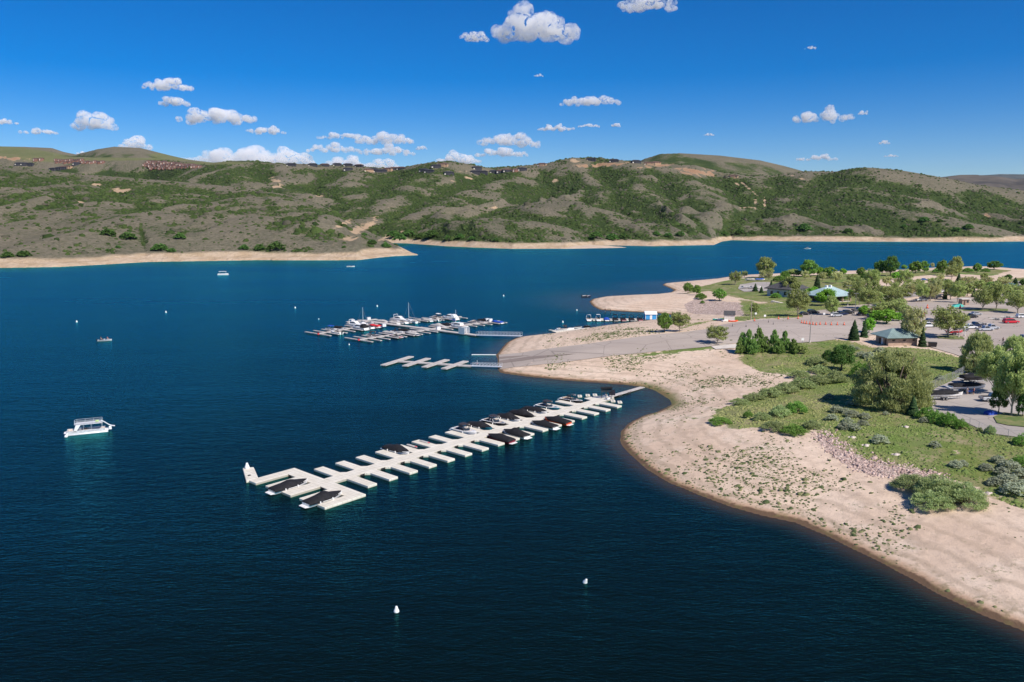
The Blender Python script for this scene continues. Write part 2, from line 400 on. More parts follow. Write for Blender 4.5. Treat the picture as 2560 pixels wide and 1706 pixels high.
# ================================================================ far hills
FB = {}
def crestfn(lst):
    """list of (u, v, Y) -> arrays a, Y, z"""
    A = []; 
    for u, v, Y in lst:
        x, y, z = PY(u, v, Y); A.append((x/y, y, z))
    A.sort(); A = np.array(A); return A
def shorefn(lst):
    A = sorted((P(u, v)[0]/P(u, v)[1], P(u, v)[1]) for u, v in lst); return np.array(A)
SH1 = shorefn([(-700,676),(-300,674),(0,670.5),(150,668),(260,662),(370,655.5),(462,654),(640,651),(790,651.5),(871,651),(900,650.5),(935,646),(985,641),(1040,638.6),(1054,638)])
CR1 = crestfn([(-700,390,1750),(-300,402,1700),(0,416,1620),(90,424,1560),(200,436,1520),(330,446,1500),(480,458,1480),(640,474,1420),(720,488,1380),(790,508,1330),(850,540,1260),(915,576,1130),(985,610,1000),(1030,632,930),(1056,639,885)])
SH2 = shorefn([(-700,600),(600,604),(850,606),(983,608),(1020,609),(1116,616),(1180,619),(1280,622.5),(1420,622),(1444,619),(1480,615),(1533,614),(1634,616),(1700,614.5),(1785,613),(1806,604),(1830,600.8),(1920,603),(2110,604.5),(2382,605.5),(2560,604),(3000,603),(3400,603)])
CR2 = crestfn([(-700,372,3000),(-200,378,3000),(0,384,2950),(150,392,2900),(360,398,2800),(470,404,2600),(520,410,2500),(580,405,2450),(640,405,2400),(700,411,2400),(770,412,2400),(850,414,2450),(930,421,2450),(1000,421,2400),(1040,413,2350),(1080,407,2300),(1130,406,2300),(1170,413,2350),(1230,422,2400),(1290,418,2400),(1370,410,2400),(1430,397,2400),(1480,395,2400),(1560,404,2350),(1610,407,2350),(1660,412,2300),(1740,414,2250),(1800,430,2250),(1870,442,2250),(1940,437,2250),(2010,431,2250),(2090,431,2200),(2130,424,2150),(2170,421,2100),(2230,425,2080),(2300,436,2050),(2380,450,2050),(2440,463,2050),(2500,471,2050),(2560,478,2050),(2800,500,2050),(3300,520,2050)])
CR3 = crestfn([(-700,350,4200),(-200,355,4200),(0,366,4200),(60,367,4200),(130,370,4200),(160,380,4200),(190,386,4200),(240,374,4000),(285,367,4000),(350,370,4000),(430,390,4000),(470,399,4000),(540,408,4000),(640,420,4000),(1200,440,4000),(1560,420,3400),(1610,398,3200),(1650,385,3150),(1700,383,3100),(1800,389,3100),(1900,401,3100),(1960,415,3100),(2015,430,3100),(2100,445,3200),(2300,470,3800),(2600,500,3800),(3300,520,3800)])
CR4 = crestfn([(-700,420,7000),(1800,450,7000),(2250,445,7500),(2350,443,7500),(2400,437,7500),(2440,437,7500),(2500,441,7300),(2540,448,7300),(2620,440,7300),(3300,430,7000)])
CR5 = crestfn([(-700,440,16000),(2300,450,16000),(2440,439,16000),(2500,435,16000),(2560,436,16000),(2700,432,16000),(3300,440,16000)])
SPURS = [  # crest polylines (u, v, Y), side slope, roundness
 ([(1130,566,1190),(1170,552,1230),(1215,546,1270),(1290,554,1250),(1350,575,1190),(1440,601,1110),(1470,612,1080)], .22),
 ([(1290,532,1560),(1340,510,1540),(1395,504,1500),(1450,516,1450),(1520,537,1390),(1600,560,1330),(1650,578,1270)], .30),
 ([(1640,432,2150),(1690,452,2000),(1740,480,1850),(1790,508,1720),(1800,545,1560),(1780,580,1400)], .42),
 ([(1850,442,2200),(1885,470,2000),(1890,510,1780),(1870,555,1560),(1860,585,1400)], .42),
 ([(2010,431,2200),(1990,470,1950),(1960,520,1700),(1950,570,1450)], .40),
 ([(2170,421,2100),(2120,470,1850),(2150,505,1680),(2250,528,1560),(2370,553,1440),(2480,580,1340),(2540,598,1290)], .26),
 ([(2100,431,2200),(2060,480,1850),(2040,540,1580),(2060,585,1380)], .38),
 ([(2440,463,2050),(2420,500,1850),(2470,545,1650),(2560,575,1500)], .36),
 ([(1430,398,2400),(1440,430,2200),(1490,470,1950),(1500,520,1700),(1560,560,1450)], .44),
 ([(1300,418,2400),(1290,445,2150),(1210,470,1950),(1110,505,1700),(1060,545,1480),(1040,580,1330)], .42),
 ([(1130,407,2300),(1060,440,2100),(1010,470,1900),(960,510,1680),(930,550,1480)], .40),
 ([(930,422,2400),(880,445,2150),(870,480,1900),(900,520,1650),(905,560,1450)], .42),
 ([(700,412,2400),(730,435,2150),(690,465,1950),(760,490,1750)], .42),
 ([(580,405,2400),(560,430,2150),(640,455,1950)], .40),
 ([(1560,405,2350),(1600,440,2050),(1590,480,1850),(1640,530,1600),(1660,565,1420)], .42),
]
SPUR1 = [  # ribs on the near left headland
 ([(0,418,1560),(150,460,1300),(260,505,1120),(330,550,960)], .20),
 ([(330,446,1480),(420,478,1300),(540,510,1150),(640,560,960)], .18),
 ([(560,466,1440),(660,498,1280),(740,535,1120),(800,580,960),(860,610,860)], .20),
 ([(-300,420,1560),(-150,470,1250),(-50,530,1020)], .20),
]
def spur_field(X, Y, spurs, wob):
    out = np.full(X.shape, -999.0)
    for pts, k in spurs:
        W3 = [PY(*p) for p in pts]
        for (x1, y1, z1), (x2, y2, z2) in zip(W3, W3[1:]):
            dx, dy = x2-x1, y2-y1; L = dx*dx+dy*dy
            t = np.clip(((X-x1)*dx+(Y-y1)*dy)/L, 0, 1)
            d = np.sqrt((X-x1-t*dx)**2+(Y-y1-t*dy)**2+35.0**2)-35.0
            out = np.maximum(out, z1+(z2-z1)*t-k*d)
    return out
def smax(a, b, k): 
    h = np.clip(0.5+0.5*(a-b)/k, 0, 1); return b+(a-b)*h+k*h*(1-h)
def hill_height(X, Y):
    A = X/Y
    warpx = (fbm(X*0.004, Y*0.004, 3, 40)-0.5)*120; warpy = (fbm(X*0.004, Y*0.004, 3, 50)-0.5)*120
    Xs, Ys = X+warpx, Y+warpy
    rid = 1-np.abs(2*fbm(Xs*0.0052, Ys*0.0022, 4, 60, 0.5)-1)*2.0      # gullies running down to the lake
    fine = fbm(Xs*0.02, Ys*0.013, 4, 70)-0.5
    fine2 = 1-np.abs(2*fbm(Xs*0.013, Ys*0.007, 3, 75)-1)*2
    rid2 = 0
    # layer 2: main range
    ys2 = np.interp(A, SH2[:, 0], SH2[:, 1]); yc2 = np.interp(A, CR2[:, 0], CR2[:, 1]); zc2 = np.interp(A, CR2[:, 0], CR2[:, 2])
    t = (Y-ys2)/(yc2-ys2); tc = np.clip(t, 0, 1)
    base = zc2*(0.16*tc+0.84*tc**2.2)*0.64
    env = np.sin(np.clip(tc, 0, 1)*math.pi)**0.7
    rid2 = 1-np.abs(2*fbm(Xs*0.0115, Ys*0.0045, 3, 64, 0.5)-1)*2.0
    z2 = base+env*(rid*44+rid2*18-10)
    sp = spur_field(X+warpx*0.45, Y+warpy*0.3, SPURS, 0)
    z2 = smax(z2, sp+env*fine*5, 8)
    z2 = z2+env*(fine*7+fine2*4)
    # crest control: pull to the skyline
    w = np.exp(-((Y-yc2)/160.0)**2); z2 = z2*(1-w)+(zc2+fine*3)*w
    z2 = np.minimum(z2, CAMH+(zc2-CAMH)*Y/yc2-(1-w)*2.5+3*w)
    back = np.clip((Y-yc2)/700.0, 0, 1); z2 = np.where(Y > yc2, (zc2+fine*3)*(1-back)+back*zc2*0.55-back*(1-back)*30, z2)
    def tru(S):
        dY = (np.interp(A+0.004, S[:, 0], S[:, 1])-np.interp(A-0.004, S[:, 0], S[:, 1]))/0.008/np.maximum(Y, 1)
        return np.maximum(1/np.sqrt(1+dY**2), 0.45)
    dsh = (Y-ys2)*tru(SH2)
    bank = 1.2+7.0*sstep(8, 42, dsh+fine*30)
    z2 = np.minimum(z2, 2+np.maximum(dsh, 0)*0.42)
    z2 = np.where(dsh > 0, np.maximum(smax(z2-4*(1-sstep(0, 120, dsh)), bank*sstep(0, 14, dsh), 3), 0.05*np.minimum(dsh, 10)), np.maximum(dsh*0.1, -8))
    # layer 1: near left headland
    ys1 = np.interp(A, SH1[:, 0], SH1[:, 1]); yc1 = np.interp(A, CR1[:, 0], CR1[:, 1]); zc1 = np.interp(A, CR1[:, 0], CR1[:, 2])
    t1 = (Y-ys1)/(yc1-ys1); u1 = np.clip(t1, 0, 1)
    b1 = 7+(zc1-7)*(0.42*u1+0.58*u1**1.5)*0.96
    e1 = np.sin(u1*math.pi)**0.8*sstep(5, 60, zc1)
    z1 = b1+e1*(rid*20+rid2*7-6); z1 = smax(z1, np.minimum(spur_field(X+warpx*.2, Y, SPUR1, 0)-3, b1+16), 8)
    z1 = z1+e1*(fine*4+fine2*2.5)
    w1 = np.exp(-((Y-yc1)/90.0)**2); z1 = z1*(1-w1)+(zc1+fine*2*sstep(5, 60, zc1))*w1
    z1 = np.minimum(z1, CAMH+(zc1-CAMH)*Y/yc1+0.5)
    ds1 = (Y-ys1)*tru(SH1)
    edge = sstep(0, 10+fine*8, ds1)
    z1 = np.where(ds1 > 0, np.minimum(z1, 0.4+2.2*edge+6.0*sstep(12, 34, ds1+fine*16)+np.maximum(ds1-34, 0)*0.3), -3)
    z1 = np.where(Y > yc1, z1-(Y-yc1)*0.32, z1)
    tip = np.interp(A, [SH1[-1, 0]-0.004, SH1[-1, 0]], [1, 0]); z1 = np.where(tip > 0, z1, -6)*1.0
    z = np.maximum(z1, z2); lay = (z1 > z2).astype(float)
    # layers 3..: rounded hills behind
    yc3 = np.interp(A, CR3[:, 0], CR3[:, 1]); zc3 = np.interp(A, CR3[:, 0], CR3[:, 2])
    z3 = zc3-np.abs(Y-yc3)*0.20+fine*4
    z3 = np.where(Y > yc3, zc3-(Y-yc3)*0.10, z3)
    z = np.where(Y > yc2+100, smax(z, z3, 6), z)
    ds = np.where(lay > 0, ds1, dsh)
    return z, ds, lay, tc
def hills():
    ys = [640.0]
    while ys[-1] < 4600: ys.append(ys[-1]+2.6+(ys[-1]-640)*0.0042)
    ys = np.array(ys); a = np.concatenate([np.linspace(-1.4, -0.735, 90), np.linspace(-0.73, 0.73, 1050), np.linspace(0.735, 1.4, 90)])
    Yg, Ag = np.meshgrid(ys, a, indexing='ij'); X = Ag*Yg
    Z, ds, lay, tc = hill_height(X, Yg)
    # gully / ridge measure
    def blur(z, k):
        for ax in (0, 1):
            c = np.cumsum(np.concatenate([np.repeat(np.take(z, [0], ax), k+1, ax), z, np.repeat(np.take(z, [-1], ax), k, ax)], ax), ax)
            z = (np.take(c, np.arange(2*k+1, c.shape[ax]), ax)-np.take(c, np.arange(0, c.shape[ax]-2*k-1), ax))/(2*k+1)
        return z
    gul = blur(Z, 14)-Z
    gy, gx = np.gradient(Z); aspect = gx/(np.gradient(X, axis=1)+1e-6)      # + : rises to the right = faces left (cooler side)
    slope_s = blur(aspect, 3)
    veg = 0.5+np.clip(gul/7.0, -0.5, 0.5)*0.85+np.clip(slope_s, -0.5, 0.5)*0.5
    veg = veg+(fbm(X*0.012, Yg*0.006, 4, 90)-0.5)*1.05+0.20
    veg = veg-0.30*lay*sstep(1300, 750, Yg)-0.08*lay-0.12*sstep(150, 40, ds)
    veg = np.clip(veg, 0, 1)
    # bare, graded and sandy places
    U, Vv = topx(X, Yg, Z)
    soil = np.zeros_like(Z); rust = np.zeros_like(Z); fld = np.zeros_like(Z)
    for (u, v, ru, rv, k, kind) in ((905,570,70,16,-.62,0),(960,596,40,8,-.6,0),(860,560,30,8,-.4,0),(240,462,16,5,0,0),(300,475,28,9,0,0),(200,505,14,3,.2,0),
        (1740,430,75,12,0.1,1),(1500,413,95,6,-.05,1),(1440,402,25,5,0,0),(1640,415,60,4,-.1,1),(1990,408+35,30,3,.3,0),(2470,537,14,6,.2,1),
        (30,397,55,5,.05,1),(1180,430,40,3,0,0),(1170,445,25,3,.2,0),(690,462,22,18,.5,0),(1130,452,14,4,.4,0),(1870,470,26,4,.8,0),(1888,505,4,22,0,0),(1865,520,22,2,0,0),
        (1912,505,4,16,0,0),(800,490,16,3,0,0),(880,600,35,3,-.4,0),(1845,462,12,3,.6,0),(1010,580,14,4,0,0),(1230,520,14,4,0,0),(1390,455,10,8,0,0)):
        du = (U-u); dv = (Vv-v)-du*k; m = np.exp(-((du/ru)**2+(dv/rv)**2))*(-0.35+2.3*fbm(X*.07, Yg*.035, 4, 8))
        if kind: rust = np.maximum(rust, m)
        soil = np.maximum(soil, m)
    for (u, v, ru, rv, k) in ((60,385,130,16,.12),(430,393,60,8,.1),(260,398,190,4,0),(540,408,90,4,0)):
        du = (U-u); dv = (Vv-v)-du*k; fld = np.maximum(fld, np.exp(-((du/ru)**2+(dv/rv)**2)**2)*(lay < 0.5))
    sandh = 6.2+2.5*(fbm(X*0.02, Yg*0.02, 3, 44)-0.5)*2
    beach = sstep(1.5, -1.0, Z-sandh)
    V = np.stack([X.ravel(), Yg.ravel(), Z.ravel()], 1); n = len(a)
    ii, jj = np.meshgrid(np.arange(len(ys)-1), np.arange(n-1), indexing='ij')
    zz = Z; ok = (np.maximum.reduce([zz[:-1, :-1], zz[1:, :-1], zz[:-1, 1:], zz[1:, 1:]]) > -0.5).ravel()
    b = (ii*n+jj).ravel()[ok]
    o = mesh_np('hills', V, np.stack([b, b+1, b+n+1, b+n], 1), hill_mat(), smooth=True,
        attrs={'veg': veg.ravel(), 'cov': np.stack([soil.ravel(), rust.ravel(), fld.ravel()], 1), 'beach': beach.ravel()})
    struct(o, label='sagebrush hills beyond the lake')
    sp = [P(u, v) for u, v in ((1400,622.5),(1440,622.2),(1500,621),(1545,620.2),(1568,619.4),(1545,617.5),(1510,615.5),(1470,612),(1400,611))]
    pa = np.array(sp); gx, gy = np.meshgrid(np.linspace(pa[:,0].min(), pa[:,0].max(), 60), np.linspace(pa[:,1].min(), pa[:,1].max(), 50)); ins = inpoly(gx, gy, sp); dd = segdist(gx, gy, sp, True)
    zz = np.where(ins, 0.02+np.minimum(dd, 14)*0.10+np.maximum(fbm(gx*.1, gy*.1, 3, 2)-.5, 0)*.8, -0.3-dd*0.05); V = np.stack([gx.ravel(), gy.ravel(), zz.ravel()], 1); ii, jj = np.meshgrid(np.arange(49), np.arange(59), indexing='ij'); b = (ii*60+jj).ravel()
    struct(mesh_np('sand_spit', V, np.stack([b, b+1, b+61, b+60], 1), paint('pale_far_sand', (.56, .44, .32), .95, scale=.1), smooth=True), label='low pale sand spit on the far shore')
    FB.update(ys=ys, a=a, Z=Z, veg=veg, beach=beach, soil=np.maximum(soil, fld*0.8), X=X, Y=Yg)
    # far ridges
    for nm, CR, y0, y1, col in (('distant_hills', CR4, 5200, 8200, (0.105, 0.085, 0.062)), ('distant_mountains', CR5, 14000, 17500, (0.07, 0.075, 0.06))):
        yy = np.linspace(y0, y1, 60); aa = np.linspace(0.1, 1.6, 420); Y2, A2 = np.meshgrid(yy, aa, indexing='ij'); X2 = A2*Y2
        yc = np.interp(A2, CR[:, 0], CR[:, 1]); zc = np.interp(A2, CR[:, 0], CR[:, 2])
        Z2 = zc-np.abs(Y2-yc)*0.17+(fbm(X2*0.003, Y2*0.003, 4, 3)-0.5)*60*np.clip(np.abs(Y2-yc)/900, 0.12, 1)
        V = np.stack([X2.ravel(), Y2.ravel(), Z2.ravel()], 1); n = len(aa)
        ii, jj = np.meshgrid(np.arange(len(yy)-1), np.arange(n-1), indexing='ij'); b = (ii*n+jj).ravel()
        g = NT(nm+'_mat'); co = g.coord(); c = g.mix(g.ramp(g.noise(0.004, 6, 0.6, co), 0.4, 0.6), col, tuple(q*0.45 for q in col))
        g.val(g.b.inputs['Base Color'], c); g.b.inputs['Roughness'].default_value = 1
        struct(mesh_np(nm, V, np.stack([b, b+1, b+n+1, b+n], 1), g.m, smooth=True))
    return o
def hill_mat():
    g = NT('hill_scrub'); co = g.coord(); veg = g.attr('veg').outputs['Fac']
    cv = g.attr('cov'); sep = g.n('ShaderNodeSeparateColor'); g.l(cv.outputs['Color'], sep.inputs[0]); beach = g.attr('beach').outputs['Fac']
    n1 = g.noise(0.012, 5, 0.65, co); n2 = g.noise(0.055, 6, 0.7, co); n3 = g.noise(0.25, 4, 0.7, co)
    c = g.mix(g.ramp(n1, 0.35, 0.65), (0.175, 0.155, 0.110), (0.225, 0.190, 0.140))
    c = g.mix(g.ramp(n3, 0.35, 0.7, 0, 0.8), c, (0.090, 0.095, 0.058))
    c = g.mix(g.ramp(n2, 0.6, 0.78, 0, 0.7), c, (0.37, 0.27, 0.185))
    vm = g.math('ADD', veg, g.math('ADD', g.math('MULTIPLY', g.math('SUBTRACT', n2, 0.5), 1.2), g.math('MULTIPLY', g.math('SUBTRACT', n3, 0.5), 1.1)))
    gc = g.mix(g.ramp(n1, 0.4, 0.62), (0.046, 0.076, 0.020), (0.084, 0.114, 0.032))
    gc = g.mix(g.ramp(n3, 0.4, 0.7, 0, 0.7), gc, (0.034, 0.050, 0.018))
    c = g.mix(g.ramp(vm, 0.38, 0.66, 0, 0.95), c, gc)
    c = g.mix(g.ramp(vm, 0.66, 0.92, 0, 0.75), c, (0.038, 0.060, 0.020))
    c = g.mix(g.ramp(sep.outputs[2], 0.2, 0.7, 0, 0.85), c, g.mix(g.ramp(n2, .4, .6), (0.17, 0.17, 0.08), (0.14, 0.16, 0.065)))
    so = g.ramp(g.math('ADD', sep.outputs[0], g.math('MULTIPLY', g.math('SUBTRACT', n2, 0.5), 1.6)), 0.42, 0.72)
    c = g.mix(so, c, g.mix(sep.outputs[1], (0.46, 0.33, 0.215), (0.33, 0.20, 0.12)))
    bs = g.mix(g.ramp(n2, 0.35, 0.65), (0.46, 0.335, 0.215), (0.58, 0.45, 0.325))
    bs = g.mix(g.ramp(n3, 0.5, 0.75, 0, 0.5), bs, (0.30, 0.21, 0.14))
    c = g.mix(beach, c, bs)
    g.val(g.b.inputs['Base Color'], c); g.b.inputs['Roughness'].default_value = 1.0; g.b.inputs['Specular IOR Level'].default_value = 0.05
    hh = g.math('ADD', n2, g.math('MULTIPLY', n3, 0.6)); g.val(g.b.inputs['Normal'], g.bump(hh, 0.9, 5.0))
    return g.m
hills()
# ================================================================ scrub on the far hills (uncountable ground cover)
def bilerp(X, Y):
    a = FB['a']; ys = FB['ys']; A = X/Y
    fi = np.clip(np.interp(Y, ys, np.arange(len(ys))), 0, len(ys)-1.001); fj = np.clip(np.interp(A, a, np.arange(len(a))), 0, len(a)-1.001)
    i = fi.astype(int); j = fj.astype(int); u = fi-i; v = fj-j; out = []
    for k in ('Z', 'veg', 'beach', 'soil'):
        g = FB[k]; out.append((g[i, j]*(1-u)*(1-v)+g[i+1, j]*u*(1-v)+g[i, j+1]*(1-u)*v+g[i+1, j+1]*u*v))
    return out
def domes(cx, cy, cz, r, h, rng, rough=0.25):
    """low irregular leafy mounds, one small mesh each, concatenated"""
    n = len(cx); k = 6
    ang = np.arange(k)*2*math.pi/k
    V = np.zeros((n, 2*k+1, 3))
    for lv, (rr, zz) in enumerate(((1.0, -0.12), (0.78, 0.62))):
        ja = ang[None]+rng.uniform(-.3, .3, (n, k)); jr = rr*(1+rng.uniform(-rough, rough, (n, k)))
        V[:, lv*k:(lv+1)*k, 0] = cx[:, None]+np.cos(ja)*jr*r[:, None]; V[:, lv*k:(lv+1)*k, 1] = cy[:, None]+np.sin(ja)*jr*r[:, None]
        V[:, lv*k:(lv+1)*k, 2] = cz[:, None]+(zz*(1+rng.uniform(-.3, .3, (n, k))*lv))*h[:, None]
    V[:, 2*k, 0] = cx+rng.uniform(-.2, .2, n)*r; V[:, 2*k, 1] = cy+rng.uniform(-.2, .2, n)*r; V[:, 2*k, 2] = cz+h
    f = []
    for i in range(k):
        j = (i+1) % k; f += [(i, j, k+j), (i, k+j, k+i), (k+i, k+j, 2*k)]
    F = np.array(f)[None]+(np.arange(n)*(2*k+1))[:, None, None]
    return V.reshape(-1, 3), F.reshape(-1, 3), 2*k+1
def shrub_mat():
    g = NT('scrub_leaves'); t = g.attr('tint').outputs['Fac']; co = g.coord()
    n = g.noise(0.5, 3, 0.6, co)
    c = g.mix(t, (0.030, 0.054, 0.014), (0.076, 0.112, 0.030)); c = g.mix(g.ramp(n, 0.4, 0.7, 0, 0.6), c, (0.028, 0.038, 0.015))
    c = g.mix(g.ramp(t, 0.86, 0.9), c, (0.085, 0.080, 0.055))
    g.val(g.b.inputs['Base Color'], c); g.b.inputs['Roughness'].default_value = 0.95; g.b.inputs['Specular IOR Level'].default_value = 0.1
    g.val(g.b.inputs['Normal'], g.bump(n, 1.0, 1.0)); return g.m
SHRUB = shrub_mat()
def far_scrub():
    rng = np.random.default_rng(11); N = 900000
    A = rng.uniform(-0.8, 0.8, N); Y = np.sqrt(rng.uniform(680**2, 2700**2, N)); X = A*Y
    Z, veg, beach, soil = bilerp(X, Y)
    cl = fbm(X*0.045, Y*0.03, 4, 21); cl2 = fbm(X*0.16, Y*0.12, 2, 33)
    p = sstep(0.42, 0.72, veg+(cl-0.5)*1.2)*0.9*sstep(0.28, 0.6, cl2)+0.04
    near = sstep(1500, 900, Y); p = p*(0.55+0.9*near)*(1-np.clip(soil*1.6, 0, 1))
    ok = (Z > 7.5) & (beach < 0.15) & (rng.uniform(0, 1, N) < p*0.62)
    X, Y, Z = X[ok], Y[ok], Z[ok]; n = len(X)
    if n > 170000: 
        s = rng.permutation(n)[:170000]; X, Y, Z = X[s], Y[s], Z[s]; n = 170000
    r = 0.7+1.25*rng.gamma(1.8, 0.5, n)+np.clip((Y-900)/1500, 0, 1)*0.9; h = r*rng.uniform(0.5, 0.95, n)
    V, F, k = domes(X, Y, Z-0.2, r, h, rng)
    o = mesh_np('hillside_scrub', V, F, SHRUB, attrs={'tint': np.repeat(rng.uniform(0, 1, n), k)})
    struct(o, 'stuff', 'dark green oak scrub dotted over the far sagebrush hills'); o['category'] = 'scrub'
    print('scrub', n)
far_scrub()
# ================================================================ pavement
def sheet(name, poly, mat, lift=0.12, step=3.0, label=None, thick=0.0):
    """paved sheet draped over the land"""
    dense = []
    for (x1, y1), (x2, y2) in zip(poly, poly[1:]+poly[:1]):
        n = max(1, int(math.hypot(x2-x1, y2-y1)/step))
        for i in range(n): dense.append((x1+(x2-x1)*i/n, y1+(y2-y1)*i/n))
    pa = np.array(dense); x0, y0 = pa.min(0); x1, y1 = pa.max(0)
    gx, gy = np.meshgrid(np.arange(x0, x1, step), np.arange(y0, y1, step)); gx = gx.ravel(); gy = gy.ravel()
    m = inpoly(gx, gy, dense) & (segdist(gx, gy, dense, True) > step*0.5)
    pts = [Vector(p) for p in dense]+[Vector(p) for p in zip(gx[m], gy[m])]
    n = len(dense)
    vs, es, fs, *_ = geometry.delaunay_2d_cdt(pts, [(i, (i+1) % n) for i in range(n)], [], 1, 1e-4)
    V = np.array([(v.x, v.y, 0) for v in vs]); V[:, 2] = H(V[:, 0], V[:, 1])+lift
    o = mesh_np(name, V, np.array([f for f in fs if len(f) == 3]), mat, smooth=True)
    struct(o, label=label); return o
def asphalt(name, a, b, cracks=True):
    g = NT(name); co = g.coord(); n1 = g.noise(0.06, 5, 0.6, g.coord(scale=(0.35, 1, 1), rot=(0, 0, 0.12))); n2 = g.noise(1.5, 5, 0.7, co); n0 = g.noise(0.03, 3, 0.5, co)
    c = g.mix(g.ramp(n1, 0.35, 0.65), a, b); c = g.mix(g.ramp(n2, 0.4, 0.8, 0, 0.25), c, tuple(q*0.7 for q in a))
    c = g.mix(g.ramp(n0, 0.5, 0.7, 0, 0.35), c, tuple(q*0.75 for q in a))
    if cracks:
        v = g.n('ShaderNodeTexVoronoi', feature='DISTANCE_TO_EDGE'); v.inputs['Scale'].default_value = 0.07; g.l(g.coord(scale=(1, 0.7, 1)), v.inputs['Vector'])
        c = g.mix(g.ramp(v.outputs['Distance'], 0.002, 0.012, 0.45, 0), c, (0.10, 0.085, 0.075))
    g.val(g.b.inputs['Base Color'], c); g.b.inputs['Roughness'].default_value = 0.9
    g.val(g.b.inputs['Normal'], g.bump(n2, 0.4, 0.02)); return g.m
ASPH = asphalt('old_asphalt', (0.38, 0.315, 0.265), (0.47, 0.40, 0.34))
ASPH2 = asphalt('grey_asphalt', (0.36, 0.32, 0.285), (0.44, 0.395, 0.355))
CONC = paint('pale_concrete', (0.62, 0.56, 0.50), 0.85, var=0.08, scale=0.8)
WASH = asphalt('worn_asphalt', (0.235, 0.185, 0.155), (0.30, 0.24, 0.20), False)
ROADP = W([(1247,888),(1305,883),(1392,870),(1474,860),(1582,845),(1700,832),(1760,825),(1808,812),(1836,807),(1896,800),(1964,797),(2006,796),(2008,783),(2066,775),(2110,767),(2160,762),(2230,760),(2300,756),(2400,745),(2480,735),(2600,716),(2950,716),(2950,975),(2560,905),(2440,901),(2415,897),(2385,886),(2340,873),(2318,866),(2300,846),(2190,838),(2117,846),(2049,855),(1998,858),(1900,858),(1850,858),(1760,869),(1664,877),(1555,888),(1474,898),(1392,909),(1310,917),(1249,925)])
sheet('boat_ramp_road', ROADP, ASPH, label='wide worn asphalt boat ramp road and parking lot')
sheet('upper_car_park', W([(2150,752),(2200,735),(2280,722),(2400,712),(2480,706),(2560,703),(2900,700),(2900,708),(2560,713),(2450,722),(2350,734),(2250,748)]), ASPH2, label='upper car park between the trees')
LOTP = W([(2293,997),(2313,984),(2350,966),(2380,953),(2420,932),(2460,936),(2560,940),(2900,960),(2900,1160),(2560,1096),(2520,1091),(2470,1084),(2413,1056),(2370,1040),(2320,1034),(2296,1030)])
sheet('storage_lot', LOTP, ASPH2, step=2.0, label='fenced storage lot of pale asphalt')
sheet('beach_access_slab', W([(1778,868),(1812,863),(1852,862),(1838,872),(1790,875)]), CONC, lift=0.19, step=2.0, label='small pale concrete slab at the road edge')
for poly in ([(1249,911),(1300,904),(1380,894),(1440,886),(1380,889),(1300,896),(1249,903)], [(1248,899),(1290,895),(1325,890),(1290,891),(1248,894)],):
    sheet('wet_ramp_track', W(poly), WASH, lift=0.16, step=2.0, label='darker worn strip of the boat ramp')
GR = NT('island_grass'); _co = GR.coord(); GR.val(GR.b.inputs['Base Color'], GR.mix(GR.ramp(GR.noise(0.7, 4, 0.6, _co), 0.35, 0.65), (0.10, 0.15, 0.035), (0.21, 0.20, 0.08))); GR.b.inputs['Roughness'].default_value = 0.95
for poly in ([(2340,842),(2370,840),(2405,843),(2412,850),(2380,850),(2345,847)], [(2288,822),(2300,818),(2318,824),(2310,830),(2292,829)], [(2405,775),(2450,772),(2520,774),(2520,779),(2450,780),(2408,779)],
             [(2484,1045),(2510,1034),(2560,1040),(2700,1050),(2700,1085),(2560,1070),(2520,1066),(2492,1060)], [(2160,765),(2200,762),(2260,768),(2235,775),(2170,772)]):
    sheet('planted_island', W(poly), GR.m, lift=0.26, step=1.5, label='grassy planting island in the car park')

# ================================================================ vegetation
def leaf_mat(name, a, b, c3):
    a, b, c3 = [tuple(min(.8, q*k) for q, k in zip(c_, (1.28, 1.42, 1.15))) for c_ in (a, b, c3)]
    g = NT(name); t = g.attr('tint').outputs['Fac']; 
    oi = g.n('ShaderNodeObjectInfo'); 
    c = g.mix(g.ramp(t, 0.0, 0.55), a, b); c = g.mix(g.ramp(t, 0.75, 1.0), c, c3)
    hs = g.n('ShaderNodeHueSaturation'); g.val(hs.inputs['Value'], g.ramp(oi.outputs['Random'], 0, 1, 0.82, 1.2)); g.val(hs.inputs['Hue'], g.ramp(oi.outputs['Random'], 0, 1, 0.488, 0.508)); g.l(c, hs.inputs['Color'])
    g.val(g.b.inputs['Base Color'], hs.outputs[0]); g.b.inputs['Roughness'].default_value = 0.7; g.b.inputs['Specular IOR Level'].default_value = 0.25
    tr = g.n('ShaderNodeBsdfTranslucent'); g.l(hs.outputs[0], tr.inputs[0]); mx = g.n('ShaderNodeMixShader'); mx.inputs[0].default_value = 0.38
    g.l(g.b.outputs[0], mx.inputs[1]); g.l(tr.outputs[0], mx.inputs[2]); g.l(mx.outputs[0], g.out.inputs[0]); return g.m
L_OLIVE = leaf_mat('leaves_olive', (0.17, 0.20, 0.075), (0.29, 0.31, 0.125), (0.42, 0.41, 0.21))
L_PALE = leaf_mat('leaves_pale', (0.27, 0.255, 0.13), (0.40, 0.37, 0.20), (0.52, 0.47, 0.30))
L_GREEN = leaf_mat('leaves_green', (0.09, 0.16, 0.035), (0.17, 0.27, 0.065), (0.25, 0.36, 0.10))
L_BRIGHT = leaf_mat('leaves_bright', (0.11, 0.23, 0.03), (0.19, 0.35, 0.05), (0.27, 0.44, 0.09))
L_BIGW = leaf_mat('leaves_feathery', (0.23, 0.25, 0.11), (0.36, 0.37, 0.18), (0.50, 0.49, 0.28))
L_POPLAR = leaf_mat('leaves_poplar', (0.12, 0.19, 0.055), (0.21, 0.29, 0.095), (0.30, 0.37, 0.14))
